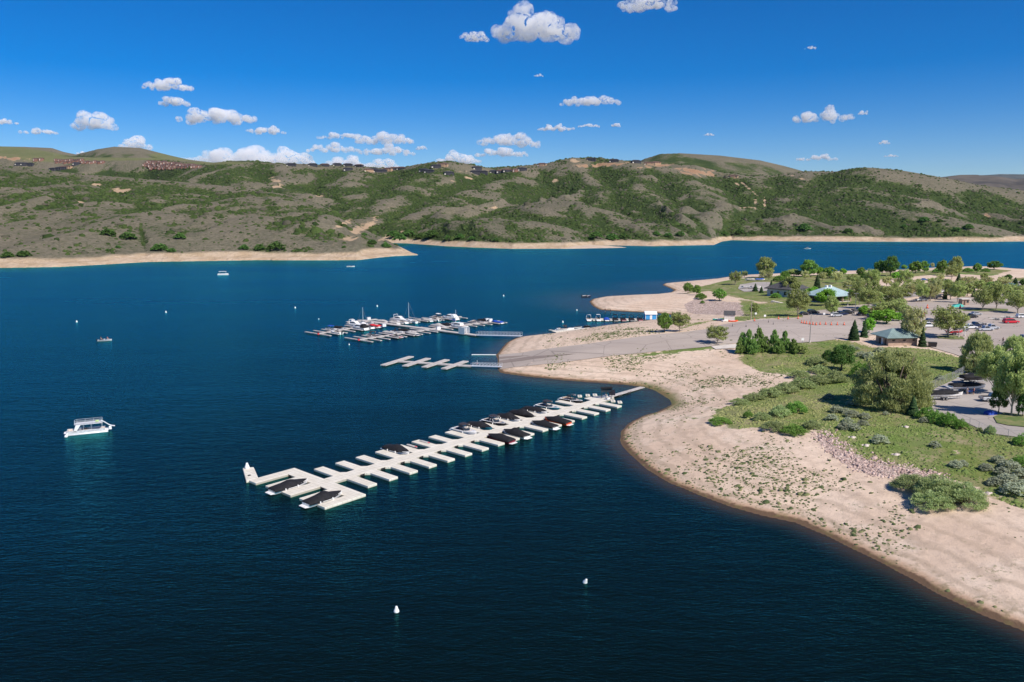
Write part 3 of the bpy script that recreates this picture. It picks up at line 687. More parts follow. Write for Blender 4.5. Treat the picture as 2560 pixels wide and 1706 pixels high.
L_DARK = leaf_mat('leaves_dark', (0.05, 0.095, 0.025), (0.09, 0.16, 0.042), (0.14, 0.22, 0.06))
L_SPRUCE = leaf_mat('needles', (0.022, 0.048, 0.020), (0.045, 0.080, 0.034), (0.075, 0.11, 0.05))
L_SAGE = leaf_mat('sage_leaves', (0.21, 0.21, 0.175), (0.34, 0.335, 0.285), (0.45, 0.44, 0.38))
L_WILLOW = leaf_mat('willow_leaves', (0.20, 0.23, 0.11), (0.32, 0.35, 0.185), (0.42, 0.44, 0.27))
BARK = paint('pale_bark', (0.42, 0.36, 0.29), 0.9, var=0.25, scale=3.0)
BARKD = paint('dark_bark', (0.16, 0.12, 0.09), 0.9, var=0.25, scale=3.0)
def leaves(cx, n, rng, size, up=0.35, blade=False):
    """n leaf clumps around centres cx (m,4: x y z r) -> V,F,tint"""
    m = len(cx); w = cx[:, 3]**2; idx = rng.choice(m, n, p=w/w.sum())
    d = rng.normal(size=(n, 3)); d /= np.linalg.norm(d, axis=1)[:, None]
    rad = cx[idx, 3]*(0.25+1.0*rng.uniform(0, 1, n)**0.8)
    c = cx[idx, :3]+d*rad[:, None]*np.array([1, 1, 0.85])
    nrm = d+rng.normal(size=(n, 3))*0.7+np.array([0, 0, up]); nrm /= np.linalg.norm(nrm, axis=1)[:, None]
    t = np.cross(nrm, rng.normal(size=(n, 3)))
    if blade: t = rng.normal(size=(n, 3))*0.35+np.array([0, 0, 1.0])+d*0.4; b0 = np.cross(t, rng.normal(size=(n, 3))); nrm = b0/np.linalg.norm(b0, axis=1)[:, None]
    t /= np.linalg.norm(t, axis=1)[:, None]; b = np.cross(nrm, t)
    s = size*rng.uniform(0.6, 1.35, n)[:, None]
    if blade: t = t*1.9; b = b*0.55
    V = np.stack([c-t*s*0.9-b*s*0.45, c+t*s*0.2-b*s*0.75, c+t*s, c-t*s*0.1+b*s*0.8], 1).reshape(-1, 3)
    F = (np.arange(n)*4)[:, None]+np.arange(4)[None]
    cl = rng.uniform(0, 1, m)[idx]
    tint = np.clip(0.45*cl+0.4*rng.uniform(0, 1, n)+0.15*(c[:, 2]/max(c[:, 2].max(), 1e-6)), 0, 1)
    return V, F, np.repeat(tint, 4)
PROTO = {}
def tree_proto(kind, seed, n, size):
    """unit tree: height 1, crown width 1; returns hidden-free template root (used by the first placement)"""
    rng = np.random.default_rng(seed); mb = MB()
    if kind == 'spruce':
        mb.tube([(0, 0, -0.03), (0, 0, 0.5), (0.004, 0, 0.98)], 0.035, 6, 0.004); C = []
        V = []; F = []; T = []; k = 0
        lev = int(14+n/400)
        for i in range(lev):
            z = 0.10+0.88*i/lev; R = 0.5*(1-z)**0.85*rng.uniform(0.85, 1.1)+0.015
            nb = int(max(6, n/lev*(0.35+1.3*(1-z))/3))
            for j in range(nb):
                a = rng.uniform(0, 2*math.pi); r0 = R*rng.uniform(0.0, 0.3); r1 = R*rng.uniform(0.75, 1.12); w_ = R*0.24+0.012; dz = -0.07*(1-z)-0.012
                ca, sa = math.cos(a), math.sin(a); zz = z+rng.uniform(-0.02, 0.02)
                V += [(ca*r0-sa*w_*.4, sa*r0+ca*w_*.4, zz+0.03), (ca*r0+sa*w_*.4, sa*r0-ca*w_*.4, zz+0.03), (ca*r1*.8+sa*w_, sa*r1*.8-ca*w_, zz+dz-0.01), (ca*r1, sa*r1, zz+dz), (ca*r1*.8-sa*w_, sa*r1*.8+ca*w_, zz+dz-0.01)]
                F.append((k, k+1, k+2, k+3, k+4)); T += [rng.uniform(0, 1)]*5; k += 5
        return mb, np.array(V), np.array(F), np.array(T)
    C = []
    if kind == 'cotton':      # open upright limbs, crown starts a third up
        mb.tube([(0, 0, -0.03), (0.01, 0, 0.2), (-0.01, 0.01, 0.5), (0.0, 0, 0.86)], 0.026, 6, 0.006)
        for i in range(24):
            a = i*2.4+rng.uniform(-.4, .4); z0 = 0.12+0.5*(i/24); z1 = min(0.93, z0+rng.uniform(0.16, 0.34)); r = rng.uniform(0.55, 1.0)*0.42*math.sin(math.pi*min(0.97, max(0.22, (z1-0.10)/0.88)))**0.6
            e = (math.cos(a)*r, math.sin(a)*r, z1); mb.tube([(0, 0, z0), (e[0]*0.5, e[1]*0.5, z0+(z1-z0)*0.62), e], 0.011, 5, 0.004)
            C += [(*e, rng.uniform(0.08, 0.13)), (e[0]*0.7, e[1]*0.7, z0+(z1-z0)*0.75+0.03, rng.uniform(0.07, 0.12)), (e[0]*0.35, e[1]*0.35, z0+(z1-z0)*0.6+0.05, 0.07)]
            for q in range(2):
                a2 = a+rng.uniform(-.8, .8); f = (e[0]+math.cos(a2)*0.08, e[1]+math.sin(a2)*0.08, min(0.97, z1+rng.uniform(-.05, .08)))
                mb.tube([(e[0]*0.6, e[1]*0.6, z0+(z1-z0)*0.7), f], 0.005, 4, 0.002); C.append((*f, rng.uniform(0.06, 0.10)))
        C += [(0, 0, 0.9, 0.1), (0.05, -0.04, 0.8, 0.12)]
    elif kind == 'poplar':    # narrow upright, leafy to the ground
        mb.tube([(0, 0, -0.03), (0, 0, 0.9)], 0.03, 6, 0.005)
        for i in range(80):
            z = 0.08+0.88*rng.uniform(0, 1)**0.9; R = 0.46*min(1, (1.02-z)*1.6)**0.75*min(1, z*5)**.5; a = rng.uniform(0, 2*math.pi); r = R*rng.uniform(0.3, 1)
            C.append((math.cos(a)*r, math.sin(a)*r, z, rng.uniform(0.07, 0.12)*(1.1-.75*z)))
            if i % 5 == 0: mb.tube([(0, 0, z*0.7), (math.cos(a)*r, math.sin(a)*r, z)], 0.008, 4, 0.003)
    elif kind == 'dense':     # rounded dense crown
        mb.tube([(0, 0, -0.03), (0.01, 0, 0.25), (0, 0.01, 0.7)], 0.035, 6, 0.01)
        for i in range(40):
            a = rng.uniform(0, 2*math.pi); u = rng.uniform(-0.75, 1); rr = math.sqrt(1-u*u*0.95)*rng.uniform(0.6, 1); 
            p = (math.cos(a)*rr*0.40, math.sin(a)*rr*0.40, 0.54+u*0.36*rng.uniform(0.85, 1.05)); C.append((*p, rng.uniform(0.09, 0.15)))
            if i % 4 == 0: mb.tube([(0, 0, 0.2), (p[0]*0.5, p[1]*0.5, 0.4), p], 0.012, 4, 0.004)
    elif kind == 'willow':    # broad multi-stem, foliage to the ground, feathery upright shoots
        for i in range(9):
            a = i*0.7+rng.uniform(-.3, .3); r = rng.uniform(0.15, 0.36); e = (math.cos(a)*r, math.sin(a)*r, rng.uniform(0.55, 0.85))
            mb.tube([(math.cos(a)*0.03, math.sin(a)*0.03, -0.03), (e[0]*0.5, e[1]*0.5, 0.35), e], 0.02, 5, 0.005)
        for i in range(190):
            a = rng.uniform(0, 2*math.pi); u = rng.uniform(-0.2, 1); rr = math.sqrt(max(0, 1-u*u))*rng.uniform(0.72, 1.03)
            z = 0.16+max(u, -0.1)*0.72; C.append((math.cos(a)*rr*0.43, math.sin(a)*rr*0.43, z*rng.uniform(0.85, 1.08), rng.uniform(0.045, 0.085)))
    elif kind == 'shrub':
        for i in range(6):
            a = i*1.05; mb.tube([(0, 0, -0.05), (math.cos(a)*0.2, math.sin(a)*0.2, 0.5)], 0.02, 4, 0.006)
        for i in range(130):
            a = rng.uniform(0, 2*math.pi); r = 0.46*math.sqrt(rng.uniform(0, 1))*(1+0.12*math.sin(3*a+seed)); z = 0.08+(0.70-0.55*(r/0.46)**2)*rng.uniform(0.55, 1.25)
            C.append((math.cos(a)*r, math.sin(a)*r, z, rng.uniform(0.06, 0.11)))
    V, F, T = leaves(np.array(C), n, rng, size, blade=(kind in ('willow', 'poplar') or (kind == 'shrub' and seed < 60)))
    V[:, 2] = np.maximum(V[:, 2], 0.0)
    return mb, V, F, T
def plant(name, label, cat, u, v, vt, wpx, kind, mat, seed, n, size, bark=None, group=None, rz=0.0, zoff=0.0, hscale=1.0):
    x, y, z = G(u, v); d = (y*CP-(z-CAMH)*SP)
    hgt = (v-vt)*d/FPX/math.cos(math.atan2(CAMH-z, y))*hscale; wd = wpx*d/FPX
    key = (kind, mat.name, seed, n)
    t = thing(name, label, cat, (x, y, z+zoff), rz, group); t.scale = (wd, wd, hgt)
    if key not in PROTO:
        mb, V, F, T = tree_proto(kind, seed, n, size)
        tk = mb.build('trunk' if kind not in ('shrub',) else 'stems', bark or BARK, t, smooth=True)
        cr = mesh_np('crown' if kind != 'shrub' else 'foliage', V, F, mat, t, attrs={'tint': T}); PROTO[key] = (tk, cr)
    else:
        for o in PROTO[key]:
            c = o.copy(); link(c); c.parent = t
    return t
TK = {  # kind code -> (proto kind, material, name, category, bark)
 'c': ('cotton', L_OLIVE, 'cottonwood_tree', 'tree', BARK), 'p': ('cotton', L_PALE, 'cottonwood_tree', 'tree', BARK), 'd': ('dense', L_DARK, 'broadleaf_tree', 'tree', BARKD),
 'g': ('dense', L_GREEN, 'broadleaf_tree', 'tree', BARKD), 'b': ('dense', L_BRIGHT, 'broadleaf_tree', 'tree', BARKD), 'l': ('poplar', L_POPLAR, 'poplar_tree', 'tree', BARKD),
 'o': ('dense', L_OLIVE, 'broadleaf_tree', 'tree', BARK), 's': ('spruce', L_SPRUCE, 'spruce_tree', 'tree', BARKD), 'w': ('willow', L_BIGW, 'willow_tree', 'tree', BARKD), 'k': ('shrub', L_GREEN, 'green_shrub', 'shrub', BARKD),
 'q': ('shrub', L_WILLOW, 'willow_shrub', 'shrub', BARKD), 'e': ('willow', L_DARK, 'willow_tree', 'tree', BARKD)}
TREES = [
 (1799,752,722,34,'g','dark green round bush tree alone on the point slope'),(1838,712,675,30,'c','olive tree nearest the sandy point tip by parked boats'),(1861,694,677,15,'c','small olive sapling behind the point boat park'),
 (1913,694,642,46,'o','tallest grey-green tree on the point, against the water'),(1905,697,675,17,'p','pale young tree in front of the tall point tree, left one'),(1922,702,676,18,'p','pale young tree in front of the tall point tree, right one'),
 (1888,729,708,17,'s','small spruce below the point boat park, left one'),(1903,733,715,14,'s','smallest spruce below the point boat park'),(1927,731,700,20,'s','dark spruce at the left corner of the dark roofed building'),
 (1976,742,690,46,'o','grey-green tree covering the front of the dark roofed building'),(1994,790,720,54,'c','white trunked tree on the lawn above the ramp road'),(2022,692,649,42,'g','dense round green tree behind the dark roofed building'),
 (1985,691,673,38,'o','low spreading olive tree behind the dark roof ridge'),(2012,701,674,20,'p','pale thin tree behind the dark roof, right end'),(2073,696,667,36,'g','dense green tree behind the green roofed pavilion'),
 (2090,709,676,28,'p','pale tree right behind the pavilion roof vents'),(2107,689,671,18,'b','small bright tree at the water right of the pavilion'),(2056,703,678,20,'p','pale tree between the two large roofs'),
 (2042,727,685,24,'s','tall dark spruce between the two large roofs'),(2026,750,720,32,'b','bright green tree right of the dark roofed building'),(2066,764,722,48,'b','large bright green tree in front of the pavilion'),
 (2078,788,739,34,'o','slim tree at the kerb by the parked dark cars'),(2012,768,737,28,'o','tree right behind the white trunked lawn tree'),(2148,763,694,50,'c','large olive tree at the right end of the pavilion'),
 (2152,694,668,22,'g','green tree on the shore beyond the pavilion'),(2130,708,684,26,'c','olive tree on the lawn beyond the pavilion'),
 (1855,880,831,34,'l','leftmost poplar of the clump on the near road edge'),(1872,882,824,36,'l','tall poplar second in the clump on the near road edge'),(1896,880,820,38,'l','tallest poplar in the clump on the near road edge'),
 (1913,880,842,30,'l','short poplar filling the gap in the roadside clump'),(1934,880,825,34,'l','pointed poplar in the middle of the roadside clump'),(1960,879,827,28,'l','narrow poplar right in the roadside clump'),
 (1982,884,848,34,'l','low poplar at the right end of the roadside clump'),(2007,885,863,24,'o','brownish low tree right of the roadside poplars'),
 (1793,860,812,52,'c','lone tree standing on the edge of the ramp road with its shadow on the asphalt'),(1886,789,756,24,'o','low tree beside the bare spire on the grass strip'),
 (2134,851,798,32,'s','bluish spruce at the corner of the near road by the poplars'),(2160,843,800,20,'s','spruce squeezed beside the bright tree by the hut'),
 (1661,831,782,38,'g','green tree left of the pair beside the inlet'),(1699,829,776,46,'c','olive tree right of the pair beside the inlet'),
 (1720,734,707,26,'g','bushy tree at the top of the sandy point'),(1742,738,712,22,'g','second bushy tree at the top of the sandy point'),(1752,748,732,28,'k','low green shrub on the stony bank of the point'),(1756,759,751,10,'k','tiny green shrub on the stones of the point'),
 (2199,688,651,30,'d','dark rounded tree left of the pair against the lake'),(2226,690,639,38,'d','tall dark tree right of the pair against the lake'),(2177,724,671,38,'c','olive tree in front of the dark lakeside pair'),
 (2216,717,688,24,'p','pale tree under the dark lakeside pair'),(2262,724,671,36,'c','broad olive tree on the upper lawn'),(2242,720,695,20,'p','short pale tree on the upper lawn'),
 (2288,684,653,34,'g','broad dense tree on the shore, upper right'),(2310,682,652,22,'g','pointed dense tree right of the broad shore tree'),(2260,674,662,14,'g','small tree on the far shore edge'),(2331,671,656,9,'p','tiny pinkish bare tree at the shore'),
 (2355,687,650,28,'g','green tree left of the tall shore tree, upper right'),(2388,692,640,32,'o','tall olive tree at the shore, upper right'),(2379,699,662,28,'c','olive tree in front of the tall shore tree'),
 (2396,706,681,18,'s','dark spruce on the pale sand, upper right'),(2442,683,658,20,'g','lone upright tree in the shore grass'),(2485,674,652,34,'d','lone round dark tree in the shore grass'),
 (2520,702,686,18,'d','small dark tree on the pale sand, far right'),(2537,717,693,26,'s','dark spruce by the sunshade shelter, far right'),(2556,716,698,18,'d','dark tree at the frame edge beside the shelter'),
 (2170,772,714,50,'c','big olive tree left of the upper car park'),(2231,767,722,44,'c','olive tree left of the white car in the upper park'),(2304,755,705,32,'c','first tree in the row along the upper car park kerb'),
 (2325,754,708,28,'p','second tree in the row along the upper car park kerb'),(2338,752,693,26,'p','tall pale trunked tree in the upper kerb row'),(2376,750,700,34,'c','tree left of the entrance kiosk in the kerb row'),
 (2393,757,703,34,'c','tree right behind the entrance kiosk'),(2418,741,707,36,'o','full olive tree behind the kiosk'),(2362,749,708,12,'s','narrow dark spruce in the kerb row'),(2434,744,719,15,'s','dark spruce right behind the kiosk'),
 (2456,777,714,44,'c','tree on the long island, left one'),(2490,776,700,48,'c','tree on the long island, right one'),(2544,784,724,48,'c','tree above the white truck at the right edge'),(2466,722,691,34,'p','pale tree behind the long island'),(2510,722,695,34,'p','pale tree far behind the long island'),
 (2280,862,762,56,'p','tall bare looking tree right in front of the hut'),(2370,845,761,80,'c','large open tree on the small island by the road'),(2216,810,773,56,'b','bright green tree behind the hut roof'),(2245,803,781,28,'b','small bright tree behind the hut roof'),
 (2172,833,793,32,'b','bright green tree left of the hut'),(2305,867,817,22,'s','small spruce at the right corner of the hut'),(2402,728,700,26,'c','tree in the middle of the upper car park'),(2290,728,700,28,'c','tree left in the upper car park'),
 (1848,884,852,28,'l','low leafy poplar at the left foot of the roadside clump'),(1884,885,850,34,'l','low poplar in front of the tallest roadside poplar'),(1947,884,852,32,'l','low poplar between the two narrow roadside ones'),
 (2190,800,765,40,'o','olive tree beside the red and white trailer boat'),(2236,790,752,44,'c','pale tree above the bright trees of the hut'),(2262,795,762,34,'o','tree left of the dark parked cars by the hut'),(2200,762,730,36,'c','tree on the left of the upper car rows'),
 (2255,752,716,38,'c','tree in the left island of the upper car rows'),(2280,742,708,30,'p','pale tree in the left island of the upper car rows'),(2185,738,702,30,'o','dark olive tree above the left car rows'),(2236,736,704,30,'c','tree above the left car rows'),
 (2345,722,694,28,'c','tree on the upper kerb line, left of centre'),(2366,724,698,26,'o','tree on the upper kerb line, centre'),(2412,716,690,26,'p','pale tree at the sand edge, centre'),(2450,728,700,30,'o','dense tree behind the left island tree'),(2476,738,704,34,'g','green tree between the two island trees'),
 (2515,745,712,34,'o','olive tree behind the white truck'),(2550,742,712,34,'c','tree at the frame edge behind the white truck'),(2310,735,706,26,'c','tree right of the white car in the upper rows'),(2505,712,690,24,'p','pale tree near the sunshade shelter'),
 (2120,728,700,28,'p','pale tree at the corner of the green roofed pavilion'),(2140,716,690,28,'c','tree beyond the right end of the pavilion'),(2050,690,668,26,'b','bright tree on the shore behind the pavilion'),(2105,752,730,22,'b','small bright tree in front of the pavilion corner'),
 (1962,698,676,26,'k','low shore shrub left of the dense round tree'),(2240,700,680,24,'b','bright tree at the foot of the lakeside pair'),(2163,700,680,22,'k','green shore shrub beyond the pavilion'),
 (2175,752,724,29,'c','olive tree in the upper car rows, first from the left'),(2222,744,714,32,'c','olive tree in the upper car rows, second from the left'),(2268,733,706,28,'c','olive tree in the upper car rows, third from the left'),(2298,724,697,28,'c','olive tree in the upper car rows, fourth from the left'),(2352,732,704,29,'c','olive tree in the upper car rows, fifth from the left'),(2386,738,706,34,'c','olive tree in the upper car rows, sixth from the left'),(2440,722,696,27,'p','pale thin tree in the upper car rows, first from the left'),(2466,742,712,32,'c','olive tree in the upper car rows, seventh from the left'),(2484,730,702,29,'p','pale thin tree in the upper car rows, second from the left'),(2526,738,708,32,'c','olive tree in the upper car rows, eighth from the left'),(2540,760,724,38,'o','rounded olive tree in the upper car rows, first from the left'),(2120,748,722,27,'b','bright green tree around the two large roofs, third from the left'),(2048,756,732,25,'b','bright green tree around the two large roofs, second from the left'),(2206,788,756,34,'o','rounded olive tree between the hut and the kerb row, first from the left'),(2246,776,744,34,'c','olive tree between the hut and the kerb row, first from the left'),(2160,790,764,27,'b','bright green tree between the hut and the kerb row, first from the left'),(2190,806,776,32,'b','bright green tree between the hut and the kerb row, second from the left'),(2068,694,674,21,'o','rounded olive tree on the shore strip, first from the left'),(2184,694,674,21,'g','mid green tree on the shore strip, first from the left'),(2270,700,682,19,'p','pale thin tree on the shore strip, first from the left'),(2350,704,684,21,'p','pale thin tree on the shore strip, second from the left'),(2460,700,682,19,'o','rounded olive tree on the shore strip, second from the left'),(2008,760,738,23,'g','mid green tree around the two large roofs, first from the left'),(2036,738,716,23,'b','bright green tree around the two large roofs, first from the left'),(1950,704,688,32,'k','low shrub on the shore strip, first from the left'),(1940,745,732,26,'k','low shrub around the two large roofs, first from the left'),(2250,690,676,28,'k','low shrub on the shore strip, second from the left'),(2344,682,670,24,'k','low shrub on the shore strip, third from the left'),(2420,680,669,22,'k','low shrub on the shore strip, fourth from the left'),(2464,680,670,20,'k','low shrub on the shore strip, fifth from the left'),
 (2205,745,712,32,'c','tree between the pavilion and the upper car park'),(2330,716,694,26,'c','tree on the sand above the upper car park'),(2430,712,690,24,'p','pale tree on the sand above the car park'),
]
NEAR_TREES = [
 (2225,1014,868,190,'w','huge feathery willow in the meadow beside the storage lot',(0,24000,0.0135)),
 (2441,932,826,86,'w','large leafy tree overhanging the near road, left one',(1,15000,0.018)),(2535,908,836,70,'w','large leafy tree overhanging the near road, right one',(1,15000,0.018)),
 (2528,1042,868,84,'c','tall white trunked tree on the kerbed island of the storage lot',(21,13000,0.019)),(2546,1040,880,70,'c','second tall trunk behind the white one on the kerbed island',(22,13000,0.019)),
 (2484,985,868,80,'c','leaning open tree behind the silver truck',(21,13000,0.019)),(2496,1034,962,46,'d','short dark tree beside the silver truck',(23,5000,0.024)),(2556,1044,985,34,'d','dark bush at the kerbed island, frame edge',(23,5000,0.024)),
 (2103,926,858,72,'d','dark green broad tree left of the huge willow',(24,8000,0.019)),(2070,903,874,34,'e','dark bush at the left foot of the broad dark tree',(25,4000,0.03)),
 (2281,1038,989,32,'s','small spruce at the foot of the huge willow',(26,5000,0)),
]
for i, (u, v, vt, wp, k, lab) in enumerate(TREES):
    kind, mat, nm, cat, bark = TK[k]
    big = (v-vt) > 40; n = 5200 if big else 2200; sz = 0.030 if big else 0.045
    if kind == 'spruce': n = 2600 if big else 1200
    if k in 'cp': n = int(n*0.75); sz *= 0.82
    plant(nm, lab, cat, u, v, vt, wp*1.08, kind, mat, (i % 2)+3, n, sz, bark, 'trees around the marina park', rz=random.uniform(0, 6.28))
for (u, v, vt, wp, k, lab, (seed, n, sz)) in NEAR_TREES:
    kind, mat, nm, cat, bark = TK[k]; plant(nm, lab, cat, u, v, vt, wp*1.05, kind, mat, seed, n, sz, bark, 'trees around the marina park', rz=seed*1.3)
# shrubs
SH = [(2316,1047,1016,46,'k','olive hedge shrub by the lot, first from the spruce'),(2344,1057,1026,44,'k','hedge shrub by the lot, second from the spruce'),(2372,1066,1030,44,'k','tallest hedge shrub by the storage lot'),(2402,1072,1046,32,'k','end hedge shrub where the wire fence begins'),
 (2476,1085,1062,26,'q','bluish shrub growing through the wire fence'),(2556,1112,1084,44,'k','dark shrub at the frame edge below the wire fence'),(2450,1078,1068,12,'q','tiny shrub at the wire fence'),
 (2088,955,925,54,'q','olive shrub in the meadow left of the huge willow'),(2151,942,905,48,'k','shrub right under the broad dark tree'),(2040,912,890,50,'q','shrub above the reed band'),
 (1850,1010,996,50,'q','grey-green willow scrub at the lower tip of the band'),(1885,1000,982,54,'q','grey-green willow scrub second along the band'),(1925,990,968,58,'q','grey-green willow scrub third along the band'),(1965,980,955,60,'q','grey-green willow scrub fourth along the band'),
 (2005,970,944,60,'q','grey-green willow scrub fifth along the band'),(2045,960,934,60,'q','grey-green willow scrub at the upper end of the band'),(2000,945,925,56,'q','scrub on the upper side of the band'),(2050,932,912,52,'q','scrub topmost beside the dark tree'),
 (1990,1032,1002,56,'k','leafy green shrub above the pale bank'),(1950,1040,1012,50,'q','brownish shrub left of the leafy green one'),(1905,1050,1030,44,'q','brownish shrub over the beach edge'),(1870,1045,1025,24,'k','small upright green shrub at the beach edge'),
 (1935,1075,1052,60,'q','low willow scrub above the beach'),(1985,1085,1060,60,'k','low green scrub above the stones'),(1800,1058,1044,60,'k','flat green scrub at the open beach'),(2030,1070,1050,44,'q','scrub beside the upper end of the stones'),
 (2285,1222,1182,96,'q','big grey-green willow thicket on the beach edge, left part'),(2345,1246,1188,116,'q','big grey-green willow thicket on the beach edge, middle part'),(2405,1260,1204,104,'q','big grey-green willow thicket on the beach edge, right part'),(2330,1268,1228,96,'q','front lobe of the big willow thicket'),
 (2560,1165,1140,60,'k','green bush in the meadow at the frame edge')]
for i, (u, v, vt, wp, k, lab) in enumerate(SH):
    kind, mat, nm, cat, bark = TK[k]; bigs = wp > 80
    plant(nm, lab, cat, u, v, vt, wp*1.05, kind, mat, 31+(i % 2)+10*bigs, 9000 if bigs else 3200, 0.02 if bigs else 0.032, bark, 'shrubs on the meadow and bank', rz=i*1.1)
SG = [(2131,1010,30),(2092,1027,34),(2112,1030,26),(2131,1039,36),(2162,1043,30),(2080,1047,30),(2110,1069,34),(2134,1072,36),(2157,1060,28),(2120,1054,28),(2199,1103,42),(2337,1114,28),(2309,1052,24),(2214,1034,16),(2073,994,28),(2173,893,34),(2199,876,24),(2153,888,26),(2183,900,28),(2129,868,16),(2143,872,14),(2350,946,22),
 (2525,1170,50),(2495,1152,34),(2465,1172,34),(2520,1208,60),(2556,1190,46),(2389,1164,34),(2537,1232,66),(2488,1208,40),(2408,1160,24),(2560,1215,40),(2505,1185,40),(1940,1030,18)]
SGL = []
for i, (u, v, wp) in enumerate(SG):
    zone = 'left of the huge willow' if (u < 2170 and v > 980) else ('behind the huge willow' if v < 960 else ('at the right frame edge' if u > 2470 else ('above the stone bank' if v > 1090 else ('by the lot shrubs' if u > 2250 else 'in the meadow'))))
    same = sorted(k for k, (a, b, c) in enumerate(SG) if (('left of the huge willow' if (a < 2170 and b > 980) else ('behind the huge willow' if b < 960 else ('at the right frame edge' if a > 2470 else ('above the stone bank' if b > 1090 else ('by the lot shrubs' if a > 2250 else 'in the meadow')))))) == zone)
    same.sort(key=lambda k: SG[k][1]); r_ = same.index(i)
    ords = ['farthest', 'second farthest', 'third farthest', 'fourth farthest', 'fifth farthest', 'sixth farthest', 'seventh farthest', 'eighth farthest', 'ninth farthest', 'tenth farthest', 'eleventh farthest', 'nearest of all']
    SGL.append('grey sagebrush %s, %s of its patch' % (zone, ords[min(r_, 11)] if r_ < len(same)-1 else 'nearest'))
for i, (u, v, wp) in enumerate(SG):
    near = ['the huge willow', 'the dark broad tree', 'the stone bank', 'the hut'][0 if 990 < v < 1080 else (1 if v < 990 else 2)]
    plant('sagebrush', SGL[i], 'sagebrush', u, v+4, v-wp*0.42, wp*1.05, 'shrub', L_SAGE, 61+(i % 3), 1500, 0.042, BARKD, 'grey sagebrush bushes on the meadow', rz=i*0.9)
# ---- riprap stones, beach weeds and meadow grass: uncountable cover
def scatter(polys, n, rng):
    out = []
    for p in polys:
        pa = np.array(p); x0, y0 = pa.min(0); x1, y1 = pa.max(0); area = abs(sum(p[i][0]*p[(i+1) % len(p)][1]-p[(i+1) % len(p)][0]*p[i][1] for i in range(len(p))))/2
        m = int(n*area)+1; k = int(m*((x1-x0)*(y1-y0))/max(area, 1))+1
        x = rng.uniform(x0, x1, k); y = rng.uniform(y0, y1, k); ok = inpoly(x, y, p) & (y < 420); out.append(np.stack([x[ok], y[ok]], 1))
    return np.concatenate(out)
rng = np.random.default_rng(5)
pt = scatter(Z_ROCK[:1], 9.0, rng); n = len(pt); pt = pt+rng.normal(size=pt.shape)*0.9; r = 0.07+0.09*rng.gamma(2, .5, n)
V, F, k = domes(pt[:, 0], pt[:, 1], H(pt[:, 0], pt[:, 1])+0.02, r, r*rng.uniform(.6, 1.1, n), rng, 0.35)
g = NT('pink_stones'); t = g.attr('tint').outputs['Fac']; g.val(g.b.inputs['Base Color'], g.mix(t, (0.30, 0.20, 0.17), (0.62, 0.47, 0.41))); g.b.inputs['Roughness'].default_value = 0.85
struct(mesh_np('riprap_stones', V, F, g.m, attrs={'tint': np.repeat(rng.uniform(0, 1, n), k)}), 'stuff', 'band of broken pinkish stones between the beach and the meadow')
# beach weeds
xx = rng.uniform(10, 190, 170000); yy = rng.uniform(80, 330, 170000); d = shore_d(xx, yy); zsp = zonemask(xx, yy, Z_SPARSE, 6.0); zgr = zonemask(xx, yy, Z_GRASS+Z_ROCK, 1.0)
pr = (0.10+0.9*zsp)*sstep(0.36, 0.66, fbm(xx*0.09, yy*0.09, 3, 15))*(1-0.9*zgr)*sstep(1.0, 2.5, d)+0.5*sstep(0.6, 1.2, d)*sstep(3.2, 1.6, d)*sstep(0.4, 0.6, fbm(xx*0.05, yy*0.05, 2, 18))
ok = (d > 0.5) & (rng.uniform(0, 1, len(xx)) < pr*0.95); xx, yy = xx[ok], yy[ok]; n = len(xx)
r = 0.07+0.11*rng.gamma(1.5, 0.6, n); r = np.minimum(r, 0.7)
V, F, k = domes(xx, yy, H(xx, yy), r, r*rng.uniform(0.35, 0.8, n), rng, 0.5)
g = NT('weed_leaves'); t = g.attr('tint').outputs['Fac']; g.val(g.b.inputs['Base Color'], g.mix(g.ramp(t, 0.2, 0.8), (0.06, 0.085, 0.025), (0.16, 0.17, 0.07))); g.b.inputs['Roughness'].default_value = 0.95
struct(mesh_np('beach_weeds', V, F, g.m, attrs={'tint': np.repeat(rng.uniform(0, 1, n), k)}), 'stuff', 'small green weeds dotted over the sandy beach')
print('weeds', n)
# meadow grass tufts
pt = scatter(Z_GRASS[:1]+Z_GRASS[2:3], 7.0, rng); x, y = pt[:, 0], pt[:, 1]; m = (~inpoly(x, y, LOTP)) & (~inpoly(x, y, ROADP)); x, y = x[m], y[m]; m = rng.uniform(0, 1, len(x)) < (0.3+0.7*sstep(0.3, 0.6, fbm(x*0.07, y*0.07, 3, 61)))*np.clip(1.4-y/300, 0.15, 1); x, y = x[m], y[m]; n = len(x)
r = 0.07+rng.gamma(2, 0.05, n); V, F, k = domes(x, y, H(x, y), r, r*rng.uniform(0.3, 0.8, n), rng, 0.6)
g = NT('grass_tufts'); t = g.attr('tint').outputs['Fac']; g.val(g.b.inputs['Base Color'], g.mix(g.ramp(t, 0.2, 0.9), (0.13, 0.19, 0.040), (0.27, 0.28, 0.10))); g.b.inputs['Roughness'].default_value = 0.95
pv = scatter(Z_GRASS[:1], 0.01, rng)
struct(mesh_np('meadow_grass', V, F, g.m, attrs={'tint': np.repeat(np.clip(fbm(x*0.05, y*0.05, 3, 71)*1.6-0.3+rng.uniform(-.2, .2, n), 0, 1), k)}), 'stuff', 'tufted green and straw coloured meadow grass')
print('tufts', n)
